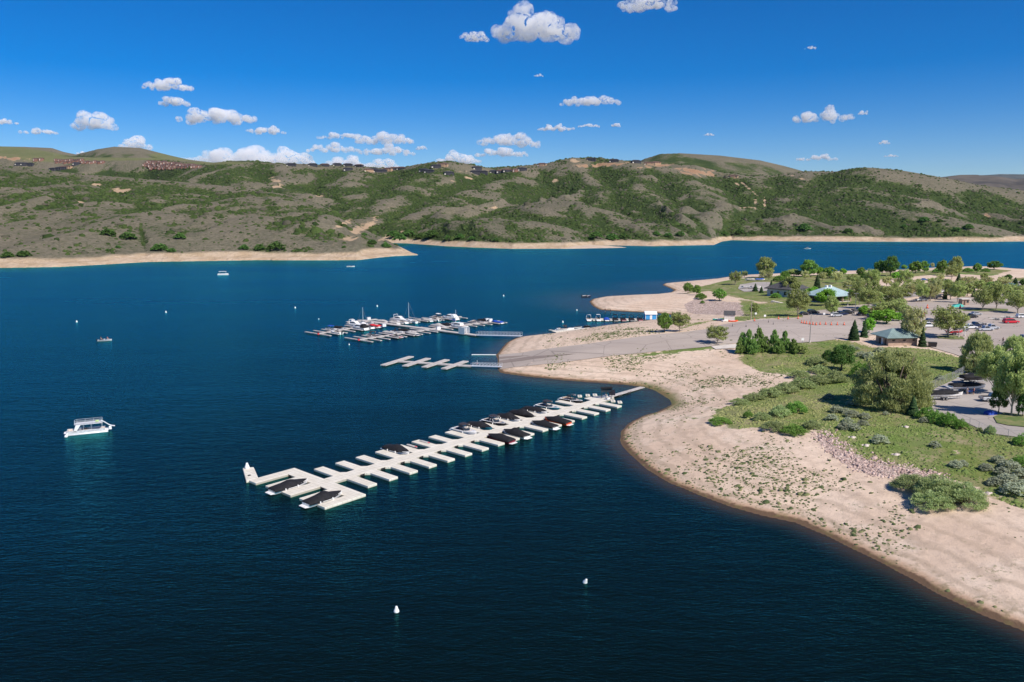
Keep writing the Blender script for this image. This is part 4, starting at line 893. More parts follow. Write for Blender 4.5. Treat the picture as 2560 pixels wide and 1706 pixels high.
# ================================================================ docks
def float_mat():
    g = NT('cream_float_plastic'); co = g.coord(); n = g.noise(0.5, 5, 0.6, co); n2 = g.noise(5, 4, 0.7, co)
    c = g.mix(g.ramp(n, 0.35, 0.65), (0.66, 0.605, 0.50), (0.73, 0.68, 0.58)); c = g.mix(g.ramp(n2, 0.6, 0.8, 0, 0.35), c, (0.42, 0.38, 0.31))
    sx = g.n('ShaderNodeSeparateXYZ'); g.l(co, sx.inputs[0])
    def grid(o): return g.ramp(g.math('ABSOLUTE', g.math('SUBTRACT', g.math('FRACT', g.math('MULTIPLY', o, 1.0)), 0.5)), 0.455, 0.495)
    j = g.math('MAXIMUM', grid(sx.outputs[0]), grid(sx.outputs[1])); c = g.mix(g.math('MULTIPLY', j, 0.6), c, (0.25, 0.22, 0.17))
    c = g.mix(g.ramp(sx.outputs[2], 0.16, 0.02, 0, 0.55), c, (0.30, 0.27, 0.16))
    g.val(g.b.inputs['Base Color'], c); g.b.inputs['Roughness'].default_value = 0.7; return g.m
FLOAT = float_mat()
BLACKR = paint('black_rubber', (0.02, 0.02, 0.02), 0.7)
GREYD = paint('weathered_decking', (0.50, 0.455, 0.42), 0.85, var=0.12, scale=1.2)
DARKF = paint('dark_float', (0.05, 0.045, 0.04), 0.8)
ALU = paint('aluminium', (0.72, 0.73, 0.74), 0.4, metal=0.3, var=0.05)
WHITE = paint('white_gelcoat', (0.82, 0.80, 0.77), 0.3, var=0.04)
WHITEB = paint('white_paint', (0.80, 0.79, 0.77), 0.55, var=0.05)
RED = paint('red_plastic', (0.62, 0.05, 0.05), 0.5); STEEL = paint('grey_steel', (0.42, 0.42, 0.42), 0.5, metal=0.4)
KS = 0.9917; DX0, DY0, DTH = -28.6*KS, 141.41*KS, 0.844; CT, ST = math.cos(DTH), math.sin(DTH)
def D(a, b): return (DX0+a*CT-b*ST, DY0+a*ST+b*CT)
def Dinv(x, y): return ((x-DX0)*CT+(y-DY0)*ST, -(x-DX0)*ST+(y-DY0)*CT)
def rot2(x, y, th): return (x*math.cos(th)-y*math.sin(th), x*math.sin(th)+y*math.cos(th))
TOP, BOT = 0.42, -0.12
dock = thing('modular_floating_dock', 'long cream plastic modular dock with comb-like fingers in front', 'dock', (DX0, DY0, 0), DTH)
def floatpiece(name, polys, parent=dock, top=TOP):
    m = MB()
    for p in polys: m.prism(p, BOT, top)
    return m.build(name, FLOAT, parent, bevel=0.06)
SP_ = 4.83
wk = [(-5.1, 0), (-5.1, 3.0)]; 
m = MB(); m.prism([(-5.1, 0.0), (82.6, 0.0), (83.6, 1.0), (83.0, 3.0), (-5.1, 3.0)], BOT, TOP)
for k in range(17):    # corner gussets
    a0 = SP_*k-0.3
    if k < 16: m.prism([(a0+2.79, 0.0), (a0+2.79, -0.75), (a0+2.05, 0.0)], BOT, TOP-0.01)
    if k < 16: m.prism([(a0-0.66, 3.0), (a0-0.66, 3.85), (a0+0.15, 3.0)], BOT, TOP-0.01)
m.prism([(76.5, 3.0), (82.6, 3.0), (81.5, 4.3), (79.5, 5.3), (77.0, 5.6)], BOT, TOP-0.005)
m.build('walkway', FLOAT, dock, bevel=0.05)
for k in range(17):
    a1 = SP_*k-0.3; floatpiece('finger', [[(a1-2.05, -6.15), (a1, -6.15), (a1, 0.0), (a1-2.05, 0.0)]])
    if k < 16:
        q = MB(); q.box(a1+1.0, a1+1.95, -0.10, -0.03, 0.05, 0.36); q.build('bumper', BLACKR, dock)
for k in range(16):
    a0 = SP_*k-3.1; floatpiece('finger', [[(a0, 3.0), (a0+2.13, 3.0), (a0+2.13, 9.1), (a0, 9.1)]])
floatpiece('end_platform', [[(-8.0, -9.1), (-5.1, -9.1), (-5.1, 12.4), (-8.0, 12.4)]])
for b0, b1, a0 in ((10.0, 12.4, -14.6), (5.1, 7.6, -14.2), (0.0, 2.85, -14.0), (-4.5, -2.2, -13.8), (-9.1, -6.95, -13.5)):
    floatpiece('finger', [[(a0, b0), (-8.0, b0), (-8.0, b1), (a0, b1)]])
floatpiece('hook_finger', [[(-15.1, 12.4), (-12.7, 12.4), (-10.0, 18.5), (-11.7, 19.5)]])
for b in (9.85, -0.15): MB().box(-8.1, -8.03, b-0.95, b-0.15, 0.05, 0.36).build('bumper', BLACKR, dock)
# gangway to the shore
x0, y0, z0 = *D(83.0, 1.7), 0.45; x1, y1 = D(99.5, 2.1); z1 = float(H(x1, y1))+0.3
def gangway(name, label, p0, p1, width, rail, mat, n=10, truss=True):
    p0 = Vector(p0); p1 = Vector(p1); L = (p1-p0).length; t = thing(name, label, 'gangway', p0, math.atan2(p1.y-p0.y, p1.x-p0.x)); dz = (p1.z-p0.z)
    def zz(x): return dz*x/L
    m = MB(); m.loft([[(0, -width/2, -0.12), (0, width/2, -0.12), (0, width/2, 0), (0, -width/2, 0)], [(L, -width/2, dz-0.12), (L, width/2, dz-0.12), (L, width/2, dz), (L, -width/2, dz)]]); m.build('deck', mat, t)
    if rail:
        for s in (-1, 1):
            r = MB(); y = s*width/2
            r.tube([(0, y, rail), (L, y, dz+rail)], 0.035, 4); r.tube([(0, y, rail*0.5), (L, y, dz+rail*0.5)], 0.022, 4)
            for i in range(n+1):
                x = L*i/n; r.tube([(x, y, zz(x)), (x, y, zz(x)+rail)], 0.028, 4)
                if truss and i < n: r.tube([(x, y, zz(x)), (x+L/n, y, zz(x+L/n)+rail)], 0.025, 4)
            r.build('railing', ALU, t)
    return t
gw = gangway('shore_gangway', 'narrow grey gangway from the cream dock to the beach', (x0, y0, z0), (x1, y1, z1), 1.5, 0, GREYD)
for i in range(2):
    MB().box(3+i*4.5, 4.6+i*4.5, -0.9, 0.9, -0.55, -0.13).build('float', DARKF, gw)
# small things on the dock
def lathe_buoy(name, label, x, y, s, group, tilt=0.0, cat='buoy', mat=None):
    t = thing(name, label, cat, (x, y, 0), random.uniform(0, 6.28), group); t.rotation_euler[0] = tilt
    MB().lathe([(0.02, -0.25*s), (0.42*s, -0.18*s), (0.50*s, 0.10*s), (0.44*s, 0.32*s), (0.26*s, 0.72*s), (0.20*s, 0.98*s), (0.12*s, 1.06*s), (0.02, 1.08*s)], 14).build('float', mat or WHITE, t, smooth=True)
    MB().tube([(0.05*s, 0, 1.05*s), (0.0, 0, 1.16*s), (-0.05*s, 0, 1.05*s)], 0.02*s, 5).build('ring', STEEL, t)
    return t
for u, v, s, lab, tl in ((991, 1530, .72, 'white mooring buoy nearest the bottom edge, standing upright', 0.05), (1462, 1457, .66, 'white mooring buoy leaning over, right of the nearest one', 0.5), (165, 1093, .75, 'white buoy tied to the bow of the double deck pontoon boat', 0.4),
    (192, 806, 0.8, 'leftmost white buoy on the open lake', 0), (415, 782, .8, 'white buoy on the open lake, second from the left', 0), (738, 771, .8, 'white buoy on the open lake left of the marina', 0), (943, 767, .8, 'white buoy just behind the sailboat masts', 0),
    (1259, 741, .85, 'white buoy far out right of the marina', 0), (1407, 807, .8, 'small white buoy in the inlet beside the wakeboard boat', 0), (1442, 777, .7, 'small white buoy off the sandy point', 0), (873, 863, .5, 'tiny buoy left of the small cross-shaped dock', 0), (797, 799, .5, 'tiny buoy left of the marina', 0)):
    x, y = P(u, v); lathe_buoy('mooring_buoy', lab, x, y, s, 'white mooring buoys', tl)
x, y = D(-11.3, 18.6); t = lathe_buoy('mooring_buoy', 'white buoy sitting on the hooked end of the cream dock', x, y, 0.95, 'white mooring buoys'); t.location.z = TOP+0.12
x, y = D(-13.2, 14.6); t = thing('dock_cleat', 'small dark cleat on the hooked end of the cream dock', 'cleat', (x, y, TOP), DTH); MB().box(-.28, .28, -.18, .18, 0, .05).box(-.22, .22, -.06, .06, .05, .16).build('cleat_body', BLACKR, t)

# ================================================================ boats
def boat_hull(L, B, Hh, mat, parent, stern=0.92, full=2.2, flare=0.78, z0=-0.3, name='hull'):
    m = MB(); rings = []; N = 12
    for i in range(N+1):
        t = i/N; w = B/2*(stern+(1-stern)*min(1, t*3)) if t < 0.35 else B/2
        if t > 0.5: w = B/2*(1-((t-0.5)/0.5)**full)
        w = max(w, 0.03); sh = Hh*(0.88+0.22*t*t); kz = z0+(0.25*max(0, (t-0.75)/0.25)**2+0.0)*Hh*2; ch = 0.12*Hh+0.35*Hh*max(0, (t-.6)/.4)**2
        x = -L/2+L*t*(1.0) 
        rings.append([(x, 0, kz), (x, w*flare, ch), (x+0.04*L*max(0, t-.6), w, sh), (x+0.04*L*max(0, t-.6), w*0.93, sh), (x, w*0.86, sh-0.02), (x, -w*0.86, sh-0.02), (x+0.04*L*max(0, t-.6), -w*0.93, sh), (x+0.04*L*max(0, t-.6), -w, sh), (x, -w*flare, ch)])
    m.loft(rings); return m.build(name, mat, parent, smooth=False)
def hw(t, B, full=2.2): return B/2*(1-((t-0.5)/0.5)**full) if t > 0.5 else B/2
def cover(L, B, Hh, mat, parent, prof, over=1.03, drop=0.22):
    """fabric cover: prof = list of (t, ridge height above sheer)"""
    m = MB(); rings = []
    for t, rz in prof:
        x = -L/2+L*t; w = max(hw(min(t, 0.985), B)*over, 0.08)*(0.93 if t < 0.03 else 1); sh = Hh*(0.88+0.22*t*t); z = sh+rz
        rings.append([(x, w, sh-drop), (x, w*1.0, sh+0.05), (x, w*0.72, sh+rz*0.62+0.04), (x, w*0.26, z), (x, -w*0.26, z), (x, -w*0.72, sh+rz*0.62+0.04), (x, -w, sh+0.05), (x, -w, sh-drop)])
    m.loft(rings); return m.build('cover', mat, parent, smooth=True)
COVERM = paint('black_canvas', (0.007, 0.0065, 0.009), 0.85, var=0.4, scale=1.4, bump=0.04)
COVERG = paint('grey_canvas', (0.44, 0.41, 0.385), 0.85, var=0.12, scale=1.4, bump=0.04)
BLUEC = paint('blue_canvas', (0.015, 0.07, 0.42), 0.7, var=0.15); REDC = paint('red_canvas', (0.60, 0.03, 0.035), 0.7, var=0.12)
NAVY = paint('navy_hull', (0.02, 0.03, 0.07), 0.25); TEAL = paint('teal_hull', (0.0, 0.14, 0.20), 0.25); ORANGE = paint('orange_hull', (0.85, 0.10, 0.025), 0.3); MAROON = paint('maroon_hull', (0.22, 0.015, 0.03), 0.25)
BLACKG = paint('black_gelcoat', (0.02, 0.02, 0.024), 0.25); SEAT = paint('cream_vinyl', (0.66, 0.56, 0.49), 0.6, var=0.1); DARKI = paint('dark_interior', (0.035, 0.03, 0.035), 0.7); GLASS = paint('smoked_glass', (0.03, 0.04, 0.05), 0.08, var=0.02); CHROME = paint('polished_metal', (0.8, 0.8, 0.82), 0.15, metal=1.0, var=0.02)
TAN = paint('tan_deck', (0.52, 0.39, 0.29), 0.7)
def platform(L, B, parent, mat=WHITE, z=0.22):
    m = MB(); m.prism([(-L/2-0.75, -B*0.36), (-L/2-0.02, -B*0.44), (-L/2-0.02, B*0.44), (-L/2-0.75, B*0.36)], z, z+0.1); m.build('swim_platform', mat, parent, bevel=0.02)
def fender(parent, x, y, z, mat=WHITE):
    MB().lathe([(0.02, z-0.32), (0.10, z-0.26), (0.11, z+0.2), (0.03, z+0.3)], 8, x, y).build('fender', mat, parent, smooth=True)
def covered_boat(label, x, y, rz, hull=WHITE, canvas=COVERM, L=6.9, B=2.42, peak=0.95, group='covered boats at the cream dock', z=0.0, cat='boat', trim=True, prof=None):
    t = thing('covered_boat', label, cat, (x, y, z), rz, group); Hh = 0.85
    boat_hull(L, B, Hh, hull, t)
    p = prof or [(0.0, 0.15), (0.03, 0.38), (0.2, 0.52), (0.34, peak*0.72), (0.46, peak), (0.56, peak*0.92), (0.66, 0.55), (0.8, 0.34), (0.92, 0.16), (0.985, 0.05)]
    cv = cover(L, B, Hh, canvas, t, p)
    platform(L, B, t, hull if hull is WHITE else WHITE)
    if trim:
        s = MB(); s.box(-1.0, 1.3, -B/2-0.05, -B/2-0.02, 0.52, 0.60); s.build('logo_stripe', WHITEB, cv)
        fender(t, L*0.12, -B/2-0.12, 0.55); fender(t, -L*0.22, -B/2-0.12, 0.5)
    return t
def open_boat(label, x, y, rz, hull=WHITE, L=6.8, B=2.4, tower=True, bimini=None, group='open boats', seatm=SEAT, outboard=False, board=True, name='ski_boat', z=0.0, tower_mat=None, deckm=None, tk=1.0):
    t = thing(name, label, 'boat', (x, y, z), rz, group); Hh = 0.85
    boat_hull(L, B, Hh, hull, t)
    # deck cap with open cockpit and bow well
    m = MB(); zt = Hh*0.9
    def strip(t0, t1, inn):
        N = 8; 
        for s in (-1, 1):
            rings = []
            for i in range(N+1):
                q = t0+(t1-t0)*i/N; w = hw(q, B)*0.97; sh = Hh*(0.88+0.22*q*q)+0.015; xx = -L/2+L*q
                wi = max(w-inn, 0.01); rings.append([(xx, s*w, sh), (xx, s*wi, sh+0.03), (xx, s*wi, sh-0.05), (xx, s*w, sh-0.05)])
            m.loft(rings)
    strip(0.0, 0.97, 0.24)
    m.box(-L/2+0.02, -L/2+0.62, -B*0.43, B*0.43, zt-0.28, zt+0.03)
    m.prism([(L*0.43, -B*0.16), (L*0.485, 0), (L*0.43, B*0.16)], zt+0.02, zt+0.16)
    m.box(L*0.10, L*0.16, -B*0.43, B*0.43, zt-0.3, zt+0.05)
    m.build('deck', deckm or WHITE, t)
    MB().box(-L/2+0.65, L*0.10, -B*0.38, B*0.38, zt-0.02, zt+0.035).build('cockpit_floor', DARKI, t)
    sb = MB().box(-L/2+0.68, -L/2+1.15, -B*0.36, B*0.36, zt+0.04, zt+0.24); sb.build('rear_seat', seatm, t, bevel=0.03)
    MB().box(-L/2+1.3, L*0.0, B*0.22, B*0.37, zt+0.04, zt+0.2).build('side_seat', seatm, t, bevel=0.03)
    MB().box(-0.35, 0.2, -B*0.36, -B*0.12, zt+0.04, zt+0.4).build('helm_seat', DARKI, t, bevel=0.03)
    MB().prism([(L*0.18, -B*0.34), (L*0.34, -B*0.22), (L*0.38, 0), (L*0.34, B*0.22), (L*0.18, B*0.34)], zt+0.0, zt+0.07).build('bow_cushion', seatm, t)
    w = MB(); w.loft([[(L*0.06, -B*0.44, zt+0.05), (L*0.15, -B*0.2, zt+0.05), (L*0.17, 0, zt+0.05), (L*0.15, B*0.2, zt+0.05), (L*0.06, B*0.44, zt+0.05)], [(L*0.0, -B*0.40, zt+0.46), (L*0.08, -B*0.17, zt+0.48), (L*0.10, 0, zt+0.48), (L*0.08, B*0.17, zt+0.48), (L*0.0, B*0.40, zt+0.46)]], closed=False); w.build('windshield', GLASS, t)
    if tower:
        q = MB()
        for s in (-1, 1):
            q.tube([(L*0.08, s*B*0.44, zt), (-L*0.02, s*B*0.36, zt+1.15*tk), (-L*0.10, s*B*0.34, zt+1.25*tk)], 0.055, 6); q.tube([(-L*0.10, s*B*0.45, zt), (-L*0.06, s*B*0.36, zt+1.18*tk)], 0.05, 6)
        q.tube([(-L*0.02, -B*0.36, zt+1.15*tk), (-L*0.02, B*0.36, zt+1.15*tk)], 0.05, 6); q.tube([(-L*0.10, -B*0.34, zt+1.25*tk), (-L*0.10, B*0.34, zt+1.25*tk)], 0.05, 6)
        tw = q.build('tower', tower_mat or BLACKG, t, smooth=True)
        if bimini is not None: MB().loft([[(-L*0.17, -B*0.40, zt+1.25*tk+.05), (-L*0.17, B*0.40, zt+1.25*tk+.05), (-L*0.17, B*0.3, zt+1.25*tk+.17), (-L*0.17, -B*0.3, zt+1.25*tk+.17)], [(L*0.07, -B*0.38, zt+1.25*tk-.03), (L*0.07, B*0.38, zt+1.25*tk-.03), (L*0.07, B*0.3, zt+1.25*tk+.09), (L*0.07, -B*0.3, zt+1.25*tk+.09)]]).build('bimini_top', bimini, tw)
        if board:
            for s in (-1, 1): MB().cbox(-L*0.04, s*B*0.46, zt+1.0, 1.3, 0.06, 0.34).build('board_rack', DARKI if s < 0 else SEAT, tw, bevel=0.02)
    elif bimini is not None:
        fr = MB()
        for s in (-1, 1): fr.tube([(-L*0.05, s*B*0.42, zt), (L*0.08, s*B*0.40, zt+1.2)], 0.025, 5); fr.tube([(-L*0.05, s*B*0.42, zt), (-L*0.22, s*B*0.40, zt+1.2)], 0.025, 5)
        f = fr.build('bimini_frame', ALU, t); MB().loft([[(xx, -B*0.44, zt+1.16), (xx, B*0.44, zt+1.16), (xx, B*0.3, zt+1.3), (xx, -B*0.3, zt+1.3)] for xx in (-L*0.24, L*0.10)]).build('bimini_top', bimini, f)
    if outboard:
        MB().box(-L/2-0.55, -L/2-0.02, -0.2, 0.2, 0.35, 1.15).box(-L/2-0.42, -L/2-0.2, -0.08, 0.08, -0.3, 0.35).build('outboard_motor', BLACKG, t, bevel=0.06)
    else: platform(L, B, t, WHITE)
    fender(t, 0.5, -B/2-0.1, 0.5)
    return t
def slip_up(m, dx=0.35): return (*D(SP_*m+0.38, 5.9+dx), DTH-math.pi/2)      # bow towards walkway
def slip_lo(m, dx=0.35): return (*D(SP_*m+1.09, -3.2-dx), DTH+math.pi/2)
def near(u, v, up): 
    x, y = P(u, v, 0.9); a, b = Dinv(x, y); return int(round((a-(0.38 if up else 1.09))/SP_))
m0 = near(996, 1121, True)
UP = [(996, 1121, 'c', 'black covered boat alone on the far side of the cream dock, left half', dict()),
 (1166, 1073, 'o', 'white open boat with dark folded top, first of the far-side row', dict(bimini=DARKI)),(1208, 1060, 'c', 'black covered boat with dark blue hull between two open boats', dict(hull=TEAL)),
 (1242, 1051, 'o', 'open boat with white tower and tan deck in the far-side row', dict(hull=BLACKG, seatm=TAN, tower_mat=WHITE, bimini=DARKI)),(1277, 1041, 'c', 'black covered boat with bright white hull amid the far-side row', dict(peak=1.15)),
 (1311, 1031, 'c', 'all black covered boat with rounded cover, next to the tan decked boat group', dict(hull=BLACKG, peak=1.15, trim=False)),(1346, 1022, 'c', 'low black covered boat with white hull beside the teal boat', dict(peak=0.75)),
 (1380, 1012, 'o', 'teal hulled open boat with people gear and dark tower', dict(hull=TEAL, bimini=DARKI)),(1437, 998, 'o', 'black and white open boat with tan seats nearest the shore end', dict(hull=BLACKG, seatm=TAN, bimini=None))]
LO = [(1243, 1093, 'c', 'black covered boat with red hull stripe on the near side of the dock', dict(hull=MAROON, peak=0.8)),(1283, 1080, 'c', 'large black covered boat on the near side beside the red striped one', dict(peak=1.1)),
 (1357, 1061, 'c', 'black covered boat with white lettering patch on the near side', dict(peak=0.9)),(1391, 1053, 'c', 'black covered boat with bright orange hull', dict(hull=ORANGE, peak=0.85))]
used = set()
for lst, up in ((UP, True), (LO, False)):
    for u, v, k, lab, kw in lst:
        mm = near(u, v, up)
        while (up, mm) in used: mm += 1
        used.add((up, mm)); x, y, r = slip_up(mm) if up else slip_lo(mm)
        kw = dict(kw)
        if k == 'c': covered_boat(lab, x, y, r+random.uniform(-.03, .03), **kw)
        else: open_boat(lab, x, y, r+random.uniform(-.03, .03), group='open boats at the cream dock', **kw)
print('slips', sorted(used))
covered_boat('black covered boat in the upper slip at the left end of the cream dock', *D(-11.6, 4.0), DTH, L=7.2, peak=0.85)
covered_boat('black covered boat in the lowest slip at the left end of the cream dock', *D(-11.3, -5.75), DTH, L=7.2, peak=1.0)
def jet_ski(label, x, y, rz, z=0.0, a=WHITE, group='jet skis'):
    t = thing('jet_ski', label, 'jet ski', (x, y, z), rz, group); boat_hull(3.0, 1.1, 0.42, a, t, z0=-0.1)
    MB().loft([[(xx, -w, 0.38), (xx, w, 0.38), (xx, w*0.6, h), (xx, -w*0.6, h)] for xx, w, h in ((-1.35, .25, .6), (-0.3, .24, .66), (0.15, .26, .78), (0.6, .3, .72), (1.15, .12, .5))]).build('seat', DARKI, t, smooth=True)
    MB().tube([(0.35, -.38, 0.95), (0.45, 0, .88), (0.35, .38, 0.95)], 0.04, 6).build('handlebar', BLACKG, t); return t
def float_port(label, x, y, rz):
    t = thing('float_port', label, 'floating platform', (x, y, 0), rz, 'small white jet ski floats'); MB().box(-0.85, 0.85, -0.6, 0.6, -0.1, 0.42).build('float', FLOAT, t, bevel=0.12)
    MB().box(-0.85, 0.3, -0.14, 0.14, 0.42, 0.47).build('groove', GREYD, t)
for (u, v, lab) in ((1449, 993, 'small white float, first beyond the boat at the shore end'), (1469, 991, 'small white float, second beyond the dock'), (1487, 990, 'small white float, third beyond the dock'), (1532, 1005, 'small white float on the near side, left one'), (1549, 1008, 'small white float on the near side, right one')):
    float_port(lab, *P(u, v), DTH+0.7)
def paddle(label, a, b, r):
    x, y = D(a, b); t = thing('paddle_board', label, 'paddle board', (x, y, TOP+0.02), DTH+r, 'paddle boards lying on dock fingers')
    MB().prism([(-1.6, -0.12), (-1.2, -0.36), (0.9, -0.36), (1.5, -0.16), (1.62, 0), (1.5, 0.16), (0.9, 0.36), (-1.2, 0.36), (-1.6, 0.12)], 0, 0.13).build('board', COVERG, t, bevel=0.03)
    MB().prism([(1.0, -0.30), (1.45, -0.14), (1.55, 0), (1.45, 0.14), (1.0, 0.30)], 0.135, 0.16).build('nose_pad', RED, t)
A_, B_ = Dinv(*P(1062, 1105, .5)); paddle('grey paddle board with red nose on an outer dock finger', A_, B_, -math.pi/2); A_, B_ = Dinv(*P(1030, 1115, .5)); paddle('pale board with red nose beside the lone covered boat', A_, B_, -math.pi/2)
# shade frame and panels at the shore end
x, y = D(80.5, 1.0); t = thing('shade_frame', 'black framed shade screen standing at the shore end of the cream dock', 'shade frame', (x, y, TOP), DTH-0.75)
f = MB()
for px in (-1.35, 0, 1.35): f.box(px-0.05, px+0.05, -0.05, 0.05, 0, 3.0)
f.box(-1.45, 1.45, -0.04, 0.04, 1.7, 1.78); f.build('post_frame', BLACKG, t); MB().box(-1.5, 1.5, -0.45, 0.35, 2.75, 3.05).build('awning', COVERM, t); MB().box(-1.3, -0.06, -0.03, 0.03, 1.8, 2.7).box(0.06, 1.3, -0.03, 0.03, 1.8, 2.7).build('mesh_panel', GLASS, t)
for i, (aa, bb) in enumerate(((81.4, -0.2), (82.8, 0.9))):
    x, y = D(aa, bb); t = thing('solar_panel', ['tilted black solar panel at the dock head, nearer one', 'tilted black solar panel at the dock head, by the gangway'][i], 'solar panel', (x, y, TOP), DTH-1.0, 'solar panels at the dock head')
    MB().cbox(0, 0, 1.45, 1.5, 1.2, 0.07, Matrix.Translation((0, 0, 1.45)) @ Matrix.Rotation(0.7, 4, 'X') @ Matrix.Translation((0, 0, -1.45))).build('panel', BLACKG, t); MB().tube([(0, 0, 0), (0, 0, 1.4)], 0.05, 6).build('post', WHITEB, t)
for i, (aa, bb) in enumerate(((79.9, 0.2), (81.7, 2.2))):
    x, y = D(aa, bb); t = thing('storage_box', ['white storage box by the shade screen', 'white storage box by the gangway end'][i], 'box', (x, y, TOP), DTH); MB().box(-.6, .6, -.35, .35, 0, .55).build('box_body', WHITEB, t, bevel=.03); MB().box(-.63, .63, -.38, .38, .55, .64).build('lid', SEAT, t)
# the two-deck pontoon boat
def party_barge():
    xa, ya = P(163, 1088); xb, yb = P(270, 1077); L = 10.6; rz = math.atan2(ya-yb, xa-xb)
    t = thing('pontoon_boat', 'white two-deck pontoon boat with slide, moored alone on the left', 'boat', ((xa+xb)/2, (ya+yb)/2, 0), rz); t.scale = (0.84, 0.84, 0.84); GW = paint('dull_white_panel', (0.56, 0.56, 0.57), .5, var=.15, scale=2.0)
    for s in (-1, 1):
        MB().loft([[(xx, s*1.1+r*math.cos(q), 0.12+r*math.sin(q)) for q in [k*math.pi/4 for k in range(8)]] for xx, r in ((-5.1, .25), (-4.9, .36), (4.2, .36), (5.0, .12))]).build('pontoon', ALU, t, smooth=True)
    MB().prism([(-5.2, -1.45), (4.6, -1.45), (5.2, -0.8), (5.2, 0.8), (4.6, 1.45), (-5.2, 1.45)], 0.48, 0.60).build('deck', WHITEB, t)
    for s in (-1, 1): MB().box(-4.4, 4.4, s*1.40-0.03, s*1.40+0.03, 0.62, 1.15).build('side_panel', GW, t)
    MB().box(4.4, 4.46, -1.2, 1.2, 0.62, 1.2).build('bow_gate', ALU, t)
    for nm, bx in (('bow_seat', (2.9, 4.2, 0.7, 1.35)), ('bow_seat', (2.9, 4.2, -1.35, -0.7)), ('side_seat', (-1.5, 1.4, 0.75, 1.35)), ('rear_seat', (-4.3, -3.2, -1.3, 1.3))): MB().box(bx[0], bx[1], bx[2], bx[3], 0.6, 1.1).build(nm, SEAT, t, bevel=.05)
    MB().box(1.2, 1.9, -1.1, -0.4, 0.6, 1.5).build('helm_console', WHITE, t, bevel=.05)
    MB().box(-0.2, 0.5, -0.3, 0.4, 0.6, 1.35).build('table', DARKI, t)
    u = MB().prism([(-3.9, -1.4), (2.2, -1.4), (2.7, -0.9), (2.7, 0.9), (2.2, 1.4), (-3.9, 1.4)], 2.55, 2.68).build('upper_deck', GW, t)
    for s in (-1, 1):
        MB().loft([[(1.2, s*1.38-.05, 2.55), (2.3, s*1.38-.05, 2.55), (2.3, s*1.38+.05, 2.55), (1.2, s*1.38+.05, 2.55)], [(2.5, s*1.38-.05, .6), (3.1, s*1.38-.05, .6), (3.1, s*1.38+.05, .6), (2.5, s*1.38+.05, .6)]]).build('arch_leg', WHITE, t)
        for xx in (-3.7, -1.2, 0.6): MB().tube([(xx, s*1.35, .6), (xx, s*1.35, 2.56)], 0.04, 6).build('support_post', ALU, t)
    r = MB()
    P8 = [(-3.8, -1.35), (2.1, -1.35), (2.6, -0.85), (2.6, 0.85), (2.1, 1.35), (-3.8, 1.35)]
    for zz in (3.1, 3.5): r.tube([(a, b, zz) for a, b in P8], 0.028, 5)
    for a, b in P8+[(-1.8, -1.35), (0.2, -1.35), (-1.8, 1.35), (0.2, 1.35)]: r.tube([(a, b, 2.75), (a, b, 3.5)], 0.028, 5)
    r.build('upper_railing', ALU, t)
    MB().loft([[(xx, -0.35, z), (xx, 0.35, z), (xx, 0.35, z+.12), (xx, -0.35, z+.12)] for xx, z in ((-3.6, 2.95), (-4.6, 2.2), (-5.3, 1.6), (-6.0, 1.25), (-6.7, 1.1))]).build('slide', WHITE, t)
    MB().box(-3.0, -2.2, -0.6, 0.5, 2.76, 3.1).build('green_float', paint('lime_plastic', (0.45, 0.62, 0.2), .6), t, bevel=.08)
    MB().box(-5.9, -5.25, -.25, .25, .3, 1.25).build('outboard_motor', WHITE, t, bevel=.08)
party_barge()
# ================================================================ marina piers
PD = Vector((0.771, -0.637)); 
def plank(name, parent, p0, p1, w, z=0.55, mat=GREYD, th=0.32, bevel=0.0):
    p0 = Vector(p0[:2]); p1 = Vector(p1[:2]); d = (p1-p0).normalized(); n = Vector((-d.y, d.x))*w/2
    o = MB().prism([p0-n, p1-n, p1+n, p0+n], z-th, z).build(name, mat, parent, bevel=bevel); return o
mar = thing('marina_pier', 'grey floating marina pier with four rows of finger berths in the middle of the lake', 'pier', (0, 0, 0))
MAIN0, MAIN1 = (-66.5, 351.0), (-13.5, 308.2)
plank('main_walkway', mar, MAIN0, MAIN1, 2.6)
plank('end_bar', mar, (-72.5, 346.2), (-60.8, 355.6), 2.0, 0.56)
ARMS = [((-77.0, 312.2), (-58.3, 340.3), 8, 8.1), ((-58.0, 297.2), (-34.2, 324.0), 9, 8.0), ((-56.0, 344.0), (-23.5, 365.0), 10, 7.0), ((-33.0, 326.0), (-5.6, 350.5), 9, 7.0)]
BERTH = []
for p0, p1, n, fl in ARMS:
    plank('arm_walkway', mar, p0, p1, 1.7, 0.54); v0, v1 = Vector(p0), Vector(p1)
    for i in range(n):
        c = v0+(v1-v0)*((i+0.03)/(n-0.3)); plank('finger', mar, c-PD*fl, c+PD*fl, 0.95, 0.52, th=0.26)
        c2 = v0+(v1-v0)*((i+0.53)/(n-0.3)); BERTH.append((c2, fl))
for p in ((-76.6, 312.6), (-57.6, 297.6)):
    pass
gangway('marina_gangway', 'silver truss gangway linking the marina pier to the beach', (-13.6, 308.3, 0.6), (3.6, 300.8, 1.4), 2.0, 1.3, ALU, 14)
t = thing('pier_gate', 'white lattice security gate across the marina pier', 'gate', (*P(1160, 838), 0.55), math.atan2(MAIN1[1]-MAIN0[1], MAIN1[0]-MAIN0[0])+math.pi/2)
f = MB(); f.box(-1.5, -1.4, -.05, .05, 0, 2.8).box(1.4, 1.5, -.05, .05, 0, 2.8).box(-1.5, 1.5, -.05, .05, 2.7, 2.8).box(-1.5, 1.5, -.05, .05, 1.3, 1.4); f.build('gate_frame', WHITEB, t)
f = MB()
for k in range(13): f.box(-1.4+k*.225, -1.34+k*.225, -.03, .03, 0, 2.7)
f.build('gate_bars', WHITEB, t)
